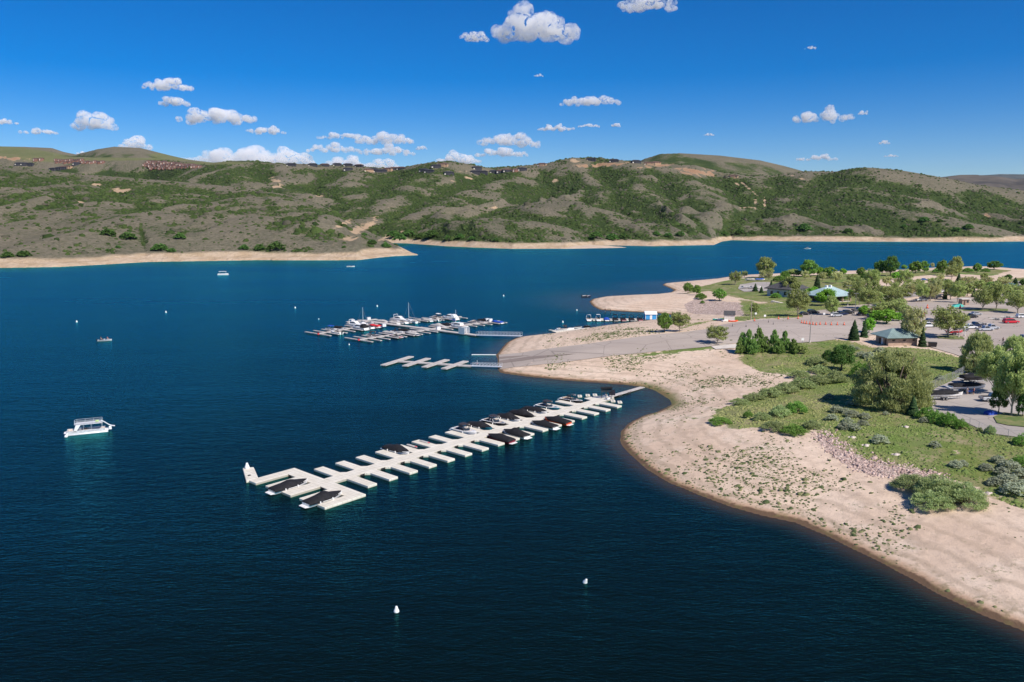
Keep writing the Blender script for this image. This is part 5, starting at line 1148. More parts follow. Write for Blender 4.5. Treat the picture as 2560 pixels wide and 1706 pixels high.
for s in (-1, 1): MB().box(s*1.5 if s < 0 else 1.5, s*1.5+.06 if s > 0 else -1.44, -1.6, 1.6, 0, 2.6).build('wing_panel', WHITEB, t)
# second small dock
x2 = thing('small_cross_dock', 'small empty grey dock with four cross arms below the marina', 'dock', (0, 0, 0))
plank('walkway', x2, (-37.3, 253.8), (-12.6, 245.3), 1.9, .50)
for a, b in (((-40.6, 246.6), (-33.6, 262.0)), ((-33.6, 245.3), (-27.6, 258.6)), ((-27.3, 243.4), (-21.2, 256.1)), ((-21.0, 240.8), (-14.9, 253.6))): plank('cross_arm', x2, a, b, 2.0, .53)
gangway('small_dock_gangway', 'low railed gangway from the small cross dock to the ramp foot', (-12.6, 245.3, .52), (-3.2, 242.4, 0.85), 1.6, 0.9, ALU, 9)
t = thing('floating_boom', 'thin white floating boom beside the boat ramp', 'boom', (*P(1180, 888), 0), 0); MB().tube([(0, 0, .1), (8.2, -0.3, .12)], .16, 8).build('boom_pipe', WHITEB, t); MB().tube([(0, -.3, .1), (0, .3, .1)], .14, 8).build('end_cap', WHITEB, t)
t = thing('channel_marker', 'thin white marker post in the water beside the small gangway', 'marker', (*P(1193, 910), 0)); MB().cyl(0, 0, -.2, 1.2, .07, .05, 8).build('post', WHITEB, t); MB().cyl(0, 0, -.1, .25, .22, .18, 10).build('float', RED, t)
# marina boats
def sailboat(label, x, y, rz, L=8.0, mast=11.0, sailc=None, cabin=WHITE):
    t = thing('sailboat', label, 'sailboat', (x, y, 0), rz, 'sailboats in the marina'); B = 2.6; boat_hull(L, B, 1.0, WHITE, t, full=1.8, stern=0.75)
    MB().loft([[(xx, -w, .95), (xx, w, .95), (xx, w*.75, h), (xx, -w*.75, h)] for xx, w, h in ((-1.2, .8, 1.4), (0.8, .85, 1.5), (2.2, .4, 1.15))]).build('cabin', cabin, t, bevel=.03)
    MB().box(-L*.42, -1.3, -.7, .7, .9, .98).build('cockpit', DARKI, t); MB().box(-0.9, 0.7, -.82, .82, 1.12, 1.3).build('cabin_window', GLASS, t)
    MB().tube([(0.7, 0, 1.0), (0.7, 0, mast)], .11, 6, .07).build('mast', ALU, t); MB().tube([(0.7, 0, 2.2), (-2.9, 0, 2.25)], .07, 6).build('boom', ALU, t)
    MB().tube([(0.6, 0, 2.38), (-1.2, 0, 2.42), (-2.8, 0, 2.36)], .19, 6, .1).build('sail_cover', sailc or COVERG, t)
    MB().tube([(L*.48, 0, 1.05), (0.7, 0, mast*.96)], .018, 4).tube([(-L*.48, 0, 1.0), (0.7, 0, mast)], .018, 4).build('stays', STEEL, t)
def cruiser(label, x, y, rz, L=9.0, arch=True, cov=None):
    t = thing('cabin_cruiser', label, 'boat', (x, y, 0), rz, 'cabin cruisers in the marina'); B = 3.0; boat_hull(L, B, 1.25, WHITE, t)
    MB().loft([[(xx, -w, 1.2), (xx, w, 1.2), (xx, w*.82, h), (xx, -w*.82, h)] for xx, w, h in ((-1.8, 1.25, 2.25), (0.6, 1.25, 2.4), (1.7, 1.1, 1.9), (3.4, .5, 1.4))]).build('cabin', WHITE, t, bevel=.05)
    MB().loft([[(xx, -w, z0), (xx, w, z0), (xx, w, z1), (xx, -w, z1)] for xx, w, z0, z1 in ((-1.7, 1.19, 1.7, 2.1), (0.9, 1.19, 1.7, 2.15), (1.75, 1.05, 1.6, 1.85))]).build('side_window', GLASS, t)
    MB().box(-L*.47, -1.9, -1.15, 1.15, 1.15, 1.25).build('cockpit', SEAT if cov is None else DARKI, t)
    if cov: MB().loft([[(xx, -1.35, 1.15), (xx, 1.35, 1.15), (xx, 1.0, h), (xx, -1.0, h)] for xx, h in ((-L*.47, 1.5), (-3.0, 2.4), (-1.75, 2.55))]).build('canvas_enclosure', cov, t)
    if arch: MB().tube([(-1.9, -1.3, 1.2), (-2.2, -1.15, 3.0), (-2.2, 1.15, 3.0), (-1.9, 1.3, 1.2)], .1, 6).build('radar_arch', WHITE, t)
    platform(L, B, t)
PA = math.atan2(-PD.y, -PD.x); PB = math.atan2(PD.y, PD.x)
def snap(u, v):
    q = Vector(P(u, v, 0.6)); best = None
    for c, fl in BERTH:
        for s in (-1, 1):
            cc = c+PD*fl*0.5*s; d = (cc-q).length
            if (cc.x, cc.y, s) in TAKEN: continue
            if best is None or d < best[0]: best = (d, cc, s)
    TAKEN.add((best[1].x, best[1].y, best[2])); return best[1].x, best[1].y, (PA if best[2] > 0 else PB)
TAKEN = set(); GM = 'motor boats in the marina berths'
MAR = [(830,825,lambda l, *p: open_boat(l, *p, bimini=BLUEC, tower=False, group=GM, L=6.2, outboard=True, name='motor_boat'),'motor boat with bright blue sun top at the left end of the marina'),
 (856,832,lambda l, *p: open_boat(l, *p, tower=False, group=GM, L=6.4, outboard=True, name='motor_boat'),'plain white open boat with outboard, left front berth'),
 (864,822,lambda l, *p: covered_boat(l, *p, L=5.6, B=2.1, peak=.5, group=GM, trim=False),'small dark covered boat behind the white outboard boat'),
 (891,813,lambda l, *p: cruiser(l, *p, L=8.5),'white cabin cruiser with dark windows left of the first mast'),
 (909,822,lambda l, *p: cruiser(l, *p, L=8.2, cov=COVERM, arch=False),'white cruiser with black canvas back at the left arm'),
 (937,821,lambda l, *p: open_boat(l, *p, group=GM, tower=False, L=6.8, seatm=DARKI, name='motor_boat'),'white bow rider with black interior at the left arm'),
 (882,804,lambda l, *p: open_boat(l, *p, group=GM, tower=False, L=6.0, name='motor_boat'),'small white boat at the outer end bar of the pier'),
 (918,812,lambda l, *p: sailboat(l, *p, L=7.5, mast=7.9),'sailboat with the leftmost mast'),
 (928,839,lambda l, *p: open_boat(l, *p, group=GM, tower=True, hull=NAVY, L=6.4, name='motor_boat', bimini=DARKI),'dark boat at the left end of the lower arm'),
 (966,817,lambda l, *p: covered_boat(l, *p, canvas=REDC, L=6.8, peak=.35, group=GM, trim=False),'white boat under a bright red cover'),
 (964,806,lambda l, *p: covered_boat(l, *p, canvas=COVERG, L=6.4, peak=.6, group=GM, trim=False),'grey covered boat behind the red covered one'),
 (996,801,lambda l, *p: cruiser(l, *p, L=9.2),'largest cruiser with radar arch behind the pier'),
 (1006,811,lambda l, *p: covered_boat(l, *p, canvas=COVERG, L=6.8, peak=.4, group=GM, trim=False),'pale covered boat right behind the main walkway'),
 (1019,806,lambda l, *p: open_boat(l, *p, group=GM, tower=False, L=6.4, name='motor_boat'),'white open boat between the cruiser and the tallest mast'),
 (1046,806,lambda l, *p: sailboat(l, *p, L=8.6, mast=8.9),'sailboat with the tallest mast in the centre of the marina'),
 (1063,799,lambda l, *p: covered_boat(l, *p, canvas=COVERG, L=6.4, peak=.5, group=GM, trim=False),'grey covered boat right of the tallest mast'),
 (1075,800,lambda l, *p: open_boat(l, *p, group=GM, tower=False, L=6.8, outboard=True, name='motor_boat'),'white outboard boat on the upper arm'),
 (1100,792,lambda l, *p: open_boat(l, *p, group=GM, hull=BLACKG, bimini=WHITEB, L=7.0, name='wakeboard_boat'),'black wakeboard boat with white hard top'),
 (1122,798,lambda l, *p: cruiser(l, *p, L=8.8, cov=WHITEB, arch=False),'white cruiser fully wrapped in white canvas at the upper arm end'),
 (978,833,lambda l, *p: covered_boat(l, *p, canvas=COVERG, L=6.6, peak=.4, group=GM, trim=False),'grey covered boat on the lower arm'),
 (1000,831,lambda l, *p: open_boat(l, *p, group=GM, hull=WHITE, tower_mat=BLACKG, L=6.6, name='motor_boat', seatm=DARKI),'boat with black tower in the middle of the lower arm'),
 (1011,825,lambda l, *p: covered_boat(l, *p, L=6.4, peak=.7, group=GM, trim=False),'black covered boat tucked against the main walkway'),
 (1028,836,lambda l, *p: covered_boat(l, *p, canvas=COVERG, L=7.0, peak=.6, group=GM, trim=False, hull=NAVY),'grey covered boat with navy hull on the near side of the lower arm'),
 (998,842,lambda l, *p: open_boat(l, *p, group=GM, hull=MAROON, tower=False, seatm=DARKI, L=6.2, name='motor_boat'),'runabout with red side and black seats on the near side'),
 (1097,815,lambda l, *p: covered_boat(l, *p, canvas=COVERG, L=8.0, peak=1.1, group=GM, trim=False),'tall grey covered boat where the right arm starts'),
 (1116,814,lambda l, *p: covered_boat(l, *p, L=7.6, peak=.9, group=GM, trim=False),'black covered boat on the right arm'),
 (1141,818,lambda l, *p: cruiser(l, *p, L=8.6, arch=False),'white cruiser on the near side of the right arm'),
 (1149,812,lambda l, *p: sailboat(l, *p, L=7.4, mast=6.9, sailc=BLUEC),'sailboat with blue sail cover and short mast on the right arm'),
 (1172,803,lambda l, *p: open_boat(l, *p, group=GM, hull=NAVY, tower=False, L=7.0, name='motor_boat'),'white boat with blue side stripe on the right arm'),
 (1199,801,lambda l, *p: covered_boat(l, *p, L=7.2, peak=.9, group=GM, trim=False),'black tent covered boat near the right end of the marina'),
 (1235,806,lambda l, *p: covered_boat(l, *p, canvas=BLUEC, L=6.0, peak=.3, group=GM, trim=False),'boat with blue cover at the far right end of the marina')]
for u, v, fn, lab in MAR:
    x, y, r = snap(u, v); fn(lab, x, y, r)
for u, v, lab in ((1218, 803, 'white dock locker at the right end of the marina, left one'), (1226, 804, 'white dock locker at the right end of the marina, right one'), (1096, 824, 'white utility box on the main walkway of the marina'), (882, 806, 'white locker on the outer end bar, left'), (922, 800, 'white locker on the outer end bar, right'), (960, 817, 'white locker beside the red covered boat')):
    x, y = P(u, v, .6); t = thing('dock_locker', lab, 'locker', (x, y, .56), 0.6, 'white dock lockers'); MB().box(-.8, .8, -.5, .5, 0, 1.1).build('locker_body', WHITEB, t, bevel=.05); MB().box(-.84, .84, -.54, .54, 1.1, 1.2).build('lid', WHITE, t)
for u, v, lab in ((796, 838, 'orange life ring box on the left arm end'), (897, 853, 'orange life ring box on the lower arm end')):
    x, y = P(u, v, .55); t = thing('life_ring_box', lab, 'life ring box', (x, y, .55), .6, 'orange life ring boxes'); MB().box(-.35, .35, -.2, .2, .1, .8).build('box_body', RED, t, bevel=.03); MB().tube([(0, 0, 0), (0, 0, .1)], .08).build('foot', STEEL, t)
# ---- inlet rental dock: boats stern-on to the viewer
xa, ya = P(1480, 806); xb, yb = P(1616, 806); rd = thing('rental_dock', 'cream rental dock in the inlet with boats stern-on', 'dock', (0, 0, 0))
plank('walkway', rd, (xa-1, ya+7.4), (xb+9, yb+7.4), 3.0, .5, FLOAT)
RB = [(1473, 'open', WHITE, None, 'small white boat at the left end of the rental row'), (1497, 'open', WHITE, WHITEB, 'white boat with white top, second in the rental row'), (1518, 'cov', WHITE, BLUEC, 'boat with blue cover in the rental row'),
 (1540, 'open', BLACKG, COVERM, 'black boat with dark bimini left in the rental row'), (1560, 'open', MAROON, COVERM, 'dark red boat with dark bimini in the rental row'), (1581, 'open', BLACKG, None, 'black boat with bare tower in the rental row'), (1602, 'open', MAROON, None, 'maroon boat at the right of the rental row')]
for i, (u, k, hm, cm, lab) in enumerate(RB):
    x, y = P(u, 804)
    if k == 'cov': covered_boat(lab, x, y+3.2, math.pi/2, canvas=cm, L=6.2, peak=.7, group='boats at the rental dock', trim=False)
    else: open_boat(lab, x, y+3.2, math.pi/2, hull=hm, bimini=cm, L=6.4, group='boats at the rental dock', name='rental_boat', tower_mat=(ALU if hm is WHITE else BLACKG), tk=1.55, deckm=(WHITE if hm is WHITE else DARKI), seatm=(SEAT if hm is WHITE else DARKI))
    if i: plank('finger', rd, (x-2.0, y+0.6), (x-2.0, y+6.2), 1.1, .48, FLOAT)
for u, lab in ((1590, 'jet ski between the last two rental boats'), (1614, 'jet ski left of the blue shed'), (1626, 'jet ski in front of the blue shed, left'), (1637, 'jet ski in front of the blue shed, right')):
    x, y = P(u, 807); jet_ski(lab, x, y, math.pi/2, a=WHITE if u != 1626 else RED)
BLUEW = paint('bright_blue_boards', (0.05, 0.33, 0.68), .6, var=.08)
x, y = P(1630, 804); t = thing('rental_shed', 'bright blue shed with white roof and door on the rental dock', 'shed', (x, y+4.6, .5), 0.0)
MB().box(-2.5, 2.5, -2, 2, 0, 2.3).build('wall', BLUEW, t); MB().loft([[(-2.75, -2.35, 2.25), (-2.75, 2.35, 2.25), (-2.75, 2.35, 2.4), (-2.75, 0, 3.6), (-2.75, -2.35, 2.4)], [(2.75, -2.35, 2.25), (2.75, 2.35, 2.25), (2.75, 2.35, 2.4), (2.75, 0, 3.6), (2.75, -2.35, 2.4)]]).build('roof', WHITEB, t)
MB().box(-.55, .45, -2.05, -1.99, 0, 2.05).build('door', WHITEB, t); MB().box(-2.56, -2.36, -2.06, -1.9, 0, 2.3).box(2.36, 2.56, -2.06, -1.9, 0, 2.3).build('corner_trim', WHITEB, t)
# ---- low platform by the ramp side of the inlet
pl = thing('launch_platform', 'low cream platform along the beach of the inlet', 'dock', (0, 0, 0)); pa, pb = P(1384, 830, .3), P(1478, 821, .3)
plank('platform', pl, pa, pb, 3.0, .40, FLOAT); plank('ramp', pl, pb, P(1512, 823, .5), 1.4, .44, GREYD)
for k in range(3): q = Vector(pa)+(Vector(pb)-Vector(pa))*(0.12+.33*k); plank('finger', pl, q, q+Vector((-3.4, 4.0)), 1.3, .38, FLOAT)
x, y = P(1414, 824, .5); open_boat('white wakeboard boat with black tower beside the low inlet platform', x, y+1.0, 0.15, bimini=DARKI, group='open boats', L=7.2, name='wakeboard_boat')
jet_ski('jet ski on the low inlet platform, left one', *P(1446, 820), 0.2); jet_ski('dark jet ski on the low inlet platform, right one', *P(1468, 818), 0.2, a=BLACKG)
# ---- boats out on the lake
def far_pontoon(label, u, v, rz, L=8.0):
    x, y = P(u, v); t = thing('pontoon_boat', label, 'boat', (x, y, 0), rz, 'boats under way on the lake')
    for s in (-1, 1): MB().loft([[(xx, s*1.0+.3*math.cos(q), .1+.3*math.sin(q)) for q in [k*math.pi/3 for k in range(6)]] for xx in (-L/2, L/2)]).build('pontoon', ALU, t)
    MB().box(-L/2, L/2, -1.3, 1.3, .4, .55).build('deck', WHITEB, t)
    for s in (-1, 1): MB().box(-L/2+.2, L/2-.4, s*1.25-.04, s*1.25+.04, .55, 1.2).build('side_panel', WHITE, t)
    for a in (-2.6, 2.0):
        for s in (-1, 1): MB().tube([(a, s*1.15, .55), (a, s*1.15, 2.7)], .05, 5).build('support_post', ALU, t)
    MB().box(-3.0, 2.4, -1.3, 1.3, 2.7, 2.85).build('sun_top', WHITEB, t); MB().box(-3.2, -1.5, -.9, .9, .55, 1.2).build('seat', DARKI, t)
far_pontoon('white pontoon boat crossing the far left of the lake', 558, 688, 0.1)
x, y = P(877, 668); open_boat('white speed boat under way in front of the left headland', x, y, 0.15, group='boats under way on the lake', tower=False, name='speed_boat')
x, y = P(2019, 623); open_boat('tiny white boat under way far off at the right', x, y, 0.1, group='boats under way on the lake', bimini=WHITEB, name='speed_boat', L=9, B=3)
x, y = P(1466, 743); open_boat('tiny boat near the tip of the sandy point', x, y, 0.2, hull=NAVY, group='boats under way on the lake', tower=False, outboard=True, name='fishing_boat', L=5, B=2)
def person(label, x, y, z, rz, shirt, legs, pose='stand', h=1.72, group=None):
    t = thing('person', label, 'person', (x, y, z), rz, group)
    bm = bmesh.new(); s = h/1.72
    if pose == 'sit': pts = [(0, 0, .45), (0, 0, .75), (0, 0, 1.02), (0, 0, 1.12), (0.02, 0, 1.27), (0, .19, .98), (.14, .26, .76), (.34, .18, .72), (0, -.19, .98), (.14, -.26, .76), (.34, -.18, .72), (.05, .1, .44), (.44, .12, .46), (.46, .12, .06), (.60, .12, .03), (.05, -.1, .44), (.44, -.12, .46), (.46, -.12, .06), (.60, -.12, .03)]
    else: pts = [(0, 0, .92), (0, 0, 1.16), (0, 0, 1.40), (0, 0, 1.50), (0.02, 0, 1.63), (0, .20, 1.36), (.02, .28, 1.10), (.12, .27, .86), (0, -.20, 1.36), (-.02, -.28, 1.10), (.10, -.27, .86), (0, .10, .86), (.03, .12, .46), (-.02, .12, .06), (.12, .12, .03), (0, -.10, .86), (.10, -.12, .47), (.06, -.12, .06), (.2, -.12, .03)]
    ed = [(0, 1), (1, 2), (2, 3), (3, 4), (2, 5), (5, 6), (6, 7), (2, 8), (8, 9), (9, 10), (0, 11), (11, 12), (12, 13), (13, 14), (0, 15), (15, 16), (16, 17), (17, 18)]
    rr = [.15, .14, .15, .06, .105, .065, .05, .035, .065, .05, .035, .085, .065, .045, .035, .085, .065, .045, .035]
    me = bpy.data.meshes.new('body'); me.from_pydata([tuple(c*s for c in p) for p in pts], ed, []); o = bpy.data.objects.new('body', me); link(o); o.parent = t
    sk = o.modifiers.new('skin', 'SKIN'); o.modifiers.new('sub', 'SUBSURF').levels = 1
    for i, v in enumerate(me.skin_vertices[0].data): v.radius = (rr[i]*s, rr[i]*s*(0.8 if i in (0, 1, 2) else 1)); v.use_root = (i == 0)
    me.materials.append(paint('skin', (0.55, 0.33, 0.24), .6))
    hd = MB(); hd.lathe([(.02, (1.15 if pose == 'sit' else 1.52)*s), (.16, (1.13 if pose == 'sit' else 1.50)*s)], 8) if False else None
    zt = (0.72, 1.10) if pose == 'sit' else (0.90, 1.46)
    MB().loft([[(r*.8*math.cos(q), r*math.sin(q), z*s) for q in [k*math.pi/5 for k in range(10)]] for z, r in ((zt[0], .18), ((zt[0]+zt[1])/2, .175), (zt[1]-.08, .2), (zt[1], .09))]).build('shirt', shirt, t, smooth=True)
    if pose == 'stand': MB().loft([[(r*.85*math.cos(q), r*1.05*math.sin(q), z*s) for q in [k*math.pi/5 for k in range(10)]] for z, r in ((.55, .2), (.8, .19), (.93, .17))]).build('shorts', legs, t, smooth=True)
    zh = 1.29 if pose == 'sit' else 1.66
    MB().lathe([(.115, (zh-.02)*s), (.12, (zh+.05)*s), (.08, (zh+.12)*s), (.01, (zh+.14)*s)], 10).build('hair', BLACKG, t, smooth=True)
    return t
DKS = paint('dark_cloth', (0.03, 0.03, 0.05), .8); REDS = paint('red_cloth', (0.55, 0.04, 0.04), .8)
x, y = P(262, 853); b = thing('fishing_skiff', 'small dark skiff with two anglers on the left open water', 'boat', (x, y, 0), 0.35, 'boats under way on the lake'); boat_hull(4.8, 1.8, .6, ALU, b)
MB().box(-1.9, 1.3, -.7, .7, .5, .56).build('deck', DARKI, b); MB().box(-2.85, -2.42, -.18, .18, .3, 1.0).build('outboard_motor', BLACKG, b, bevel=.05); MB().box(-.3, .1, -.7, .7, .56, .8).build('bench', ALU, b)
person('angler in dark clothes seated at the stern of the skiff', x-1.2, y-.4, .35, .3, DKS, DKS, 'sit'); person('angler in red top seated at the bow of the skiff', x+.9, y+.35, .35, .3, REDS, DKS, 'sit')
# ================================================================ buildings
GREENM = paint('teal_metal_roof', (0.235, 0.32, 0.30), 0.45, var=0.1, scale=.6); GREENM2 = paint('pale_teal_roof', (0.40, 0.53, 0.53), 0.45, var=0.1, scale=.4); SHING = paint('dark_shingle', (0.075, 0.072, 0.075), 0.9, var=0.2, scale=2.0)
TANW = paint('tan_block_wall', (0.42, 0.30, 0.225), .85, var=.12); LGREYW = paint('light_grey_wall', (0.55, 0.55, 0.56), .8, var=.05); WOODD = paint('dark_wood', (0.09, 0.055, 0.04), .8, var=.2); OFFW = paint('off_white_boards', (0.72, 0.66, 0.58), .8, var=.06)
def hip_roof(m, hx, hy, z0, z1, over, ridge, th=0.18):
    a, b = hx+over, hy+over
    base = [(-a, -b), (a, -b), (a, b), (-a, b)]
    top = [(-ridge, -0.05), (ridge, -0.05), (ridge, 0.05), (-ridge, 0.05)]
    m.loft([[(x, y, z0-th) for x, y in base], [(x, y, z0) for x, y in base], [(x, y, z1) for x, y in top]])
    return m
def standing_seam(hx, hy, z0, z1, over, ridge, step=0.6):
    m = MB(); a, b = hx+over, hy+over
    x = -a+step
    while x < a:
        k = 1.0; rx = max(-ridge, min(ridge, x)); t = 1.0 if abs(x) <= ridge else (a-abs(x))/(a-ridge)
        for s in (-1, 1): m.tube([(x, s*b, z0+.03), (x, s*b*(1-t), z0+(z1-z0)*t+.03)], .03, 3)
        x += step
    return m
# rest-room hut
x, y, z = G(2252, 866); q = G(2220, 866); hut_rz = 0.10
t = thing('park_hut', 'tan block hut with teal metal hip roof beside the lot road', 'building', (q[0]+4.6, q[1]+4.4, q[2]-.1), hut_rz)
MB().box(-4.8, 4.8, -3.6, 3.6, -0.4, 2.9).build('wall', TANW, t); rf = hip_roof(standing_seam(4.8, 3.6, 2.9, 5.2, 1.3, 1.7), 4.8, 3.6, 2.9, 5.2, 1.3, 1.7).build('roof', GREENM, t)
MB().box(-4.84, -4.79, -2.6, -1.5, -.3, 2.0).build('door', WOODD, t); MB().box(-4.84, -4.79, 0.6, 1.7, -.3, 2.0).build('door', WOODD, t); MB().box(-4.9, -4.75, -.6, .2, .2, 2.2).build('notice_board', WHITEB, t)
MB().box(-4.86, 4.86, -3.66, -3.6, 2.3, 2.85).build('fascia_band', WOODD, t)
for a in (-3.5, 0, 3.2): MB().box(a, a+.9, -3.63, -3.59, 1.6, 2.1).build('vent_window', DARKI, t)
MB().cyl(1.0, 1.2, 4.2, 5.2, .09).build('vent_pipe', STEEL, rf); sheet_ = MB().box(-6.3, 6.3, -5.2, 5.0, -.35, .02).build('foundation_slab', CONC, t)
# dark roofed building on the point
q = G(1976, 744); t = thing('lodge_building', 'pale grey building with dark shingle hip roof on the point', 'building', (q[0]+1.0, q[1]+9.0, q[2]), 0.72)
MB().box(-8.2, 8.2, -6.4, 6.4, -.6, 4.2).build('wall', LGREYW, t); rf = hip_roof(MB(), 8.2, 6.4, 4.2, 8.4, 1.3, 2.2, .35).build('roof', SHING, t); MB().cyl(-3, -1.2, 5.5, 7.6, .22).build('chimney', WHITEB, rf)
for a in (-6, -2.2, 1.6, 5): 
    w_ = MB().box(a, a+1.5, -6.5, -6.38, 1.0, 2.8).build('window', GLASS, t); MB().box(a-.1, a+1.6, -6.53, -6.46, .85, 1.0).build('sill', WHITEB, w_)
for a in (-4.5, -.5, 3.2): w_ = MB().box(-8.3, -8.18, a, a+1.3, 1.0, 2.8).build('window', GLASS, t); MB().box(-8.33, -8.26, a-.1, a+1.4, .85, 1.0).build('sill', WHITEB, w_)
MB().box(-8.3, 8.3, -6.48, -6.4, -.6, .5).build('base_band', WOODD, t)
# pavilion
q = G(2090, 757); t = thing('pavilion', 'open pavilion with wide pale teal hip roof and roof vents', 'building', (q[0]-.5, q[1]+8.5, q[2]), 0.50)
for a in (-8.5, -3, 3, 8.5):
    for b in (-6, 6): MB().box(a-.3, a+.3, b-.3, b+.3, -.5, 3.1).build('column', TANW, t)
MB().box(-8, 8, -1, 6, -.4, 2.9).build('inner_wall', WOODD, t); MB().box(-8.6, 8.6, -6.2, 6.2, -.45, .05).build('floor_slab', CONC, t)
rf = hip_roof(standing_seam(8.8, 6.4, 3.1, 6.8, 1.2, 3.0, .9), 8.8, 6.4, 3.1, 6.8, 1.2, 3.0, .35).build('roof', GREENM2, t)
for a in (-2.2, .6): MB().box(a, a+.9, -.6, .6, 6.3, 7.6).build('roof_vent', WHITEB, rf)
# small tan shed
q = G(1825, 804); t = thing('tan_shed', 'small off-white shed with dark roof on the grass below the stony bank', 'shed', (q[0]+.3, q[1]+2.2, q[2]-.1), -.25)
MB().box(-2.0, 2.0, -1.8, 1.8, -.3, 2.7).build('wall', OFFW, t); MB().loft([[(-2.25, -2.1, 2.6), (-2.25, 2.1, 2.6), (-2.25, 2.1, 2.75), (-2.25, 0, 4.1), (-2.25, -2.1, 2.75)], [(2.25, -2.1, 2.6), (2.25, 2.1, 2.6), (2.25, 2.1, 2.75), (2.25, 0, 4.1), (2.25, -2.1, 2.75)]]).build('roof', SHING, t)
MB().box(-2.04, -1.98, -.7, .7, -.2, 2.1).build('door', WOODD, t)
# entrance kiosk, shelter
q = G(2414, 764); t = thing('entrance_kiosk', 'small tan entrance kiosk with flat light roof in the car park', 'kiosk', (q[0], q[1]+1.6, q[2]), .1)
MB().box(-1.7, 1.7, -1.4, 1.4, -.2, 2.7).build('wall', TANW, t); MB().box(-2.3, 2.3, -1.9, 1.9, 2.7, 3.0).build('roof', CONC, t); MB().box(.3, 1.3, -1.46, -1.38, 1.2, 2.1).build('window', GLASS, t); MB().box(-1.1, -.3, -1.45, -1.38, 0, 2.1).build('door', WOODD, t)
q = G(2531, 726); t = thing('picnic_shelter', 'far picnic shelter with dark teal roof at the right', 'shelter', (q[0], q[1]+2, q[2]), .1)
for a in (-2.4, 2.4):
    for b in (-2, 2): MB().box(a-.12, a+.12, b-.12, b+.12, -.2, 2.6).build('post', WOODD, t)
hip_roof(MB(), 2.6, 2.2, 2.6, 4.0, .6, .8).build('roof', paint('dark_teal', (.03, .09, .12), .5), t); MB().box(-1.5, 1.5, -.5, .5, .6, .8).build('table', WHITEB, t)
TEALT = paint('turquoise_tarp', (0.05, 0.42, 0.36), .6, var=.12)
q = G(2393, 768); t = thing('tarp_pile', 'long turquoise tarp covered stack beside the kiosk', 'tarp', (q[0], q[1], q[2]), .5); MB().loft([[(xx, -1.2, 0), (xx, 1.2, 0), (xx, .7, h), (xx, -.6, h+.15)] for xx, h in ((-3.6, .5), (-2, 1.1), (-.5, .8), (1.2, 1.3), (3.4, .6))]).build('tarp', TEALT, t); MB().box(-3.8, 3.6, -1.3, 1.3, 0, .16).build('pallet', WOODD, t)
q = G(2330, 868); t = thing('dumpster', 'black dumpster on the verge in front of the hut road', 'dumpster', q, -.35); MB().loft([[(-1.1, -.8, .1), (1.1, -.8, .1), (1.1, .8, .1), (-1.1, .8, .1)], [(-1.25, -.95, 1.4), (1.25, -.95, 1.4), (1.25, .95, 1.4), (-1.25, .95, 1.4)]]).build('bin_body', BLACKG, t); MB().box(-1.3, 1.3, -1.0, 1.0, 1.4, 1.5).build('lid', BLACKR, t)
# ================================================================ vehicles
TYRE = paint('tyre_rubber', (0.018, 0.018, 0.018), .85); RIM = paint('wheel_rim', (.5, .5, .52), .35, metal=.8); HL = paint('lamp_glass', (.75, .75, .72), .15, var=.02); TL = paint('tail_lamp', (.5, .02, .02), .2)
CAR = {k: paint('car_'+k, c, .28, coat=.6, var=.03) for k, c in dict(white=(.78, .78, .77), silver=(.42, .44, .47), black=(.012, .012, .015), red=(.62, .012, .03), blue=(.01, .13, .42), navy=(.01, .022, .07), grey=(.10, .105, .115), maroon=(.16, .012, .02)).items()}
def wheels(t, L, track, wb0, wb1, r=.38):
    for xx in (wb0, wb1):
        for s in (-1, 1):
            w_ = bpy.data.objects.new('wheel', None); link(w_); w_.parent = t; w_.location = (xx, s*track, r); w_.rotation_euler = (math.pi/2, 0, 0)
            MB().cyl(0, 0, -.13, .13, r, n=16).build('tyre', TYRE, w_); MB().cyl(0, 0, -.135, .135, r*.6, n=10).build('rim', RIM, w_)
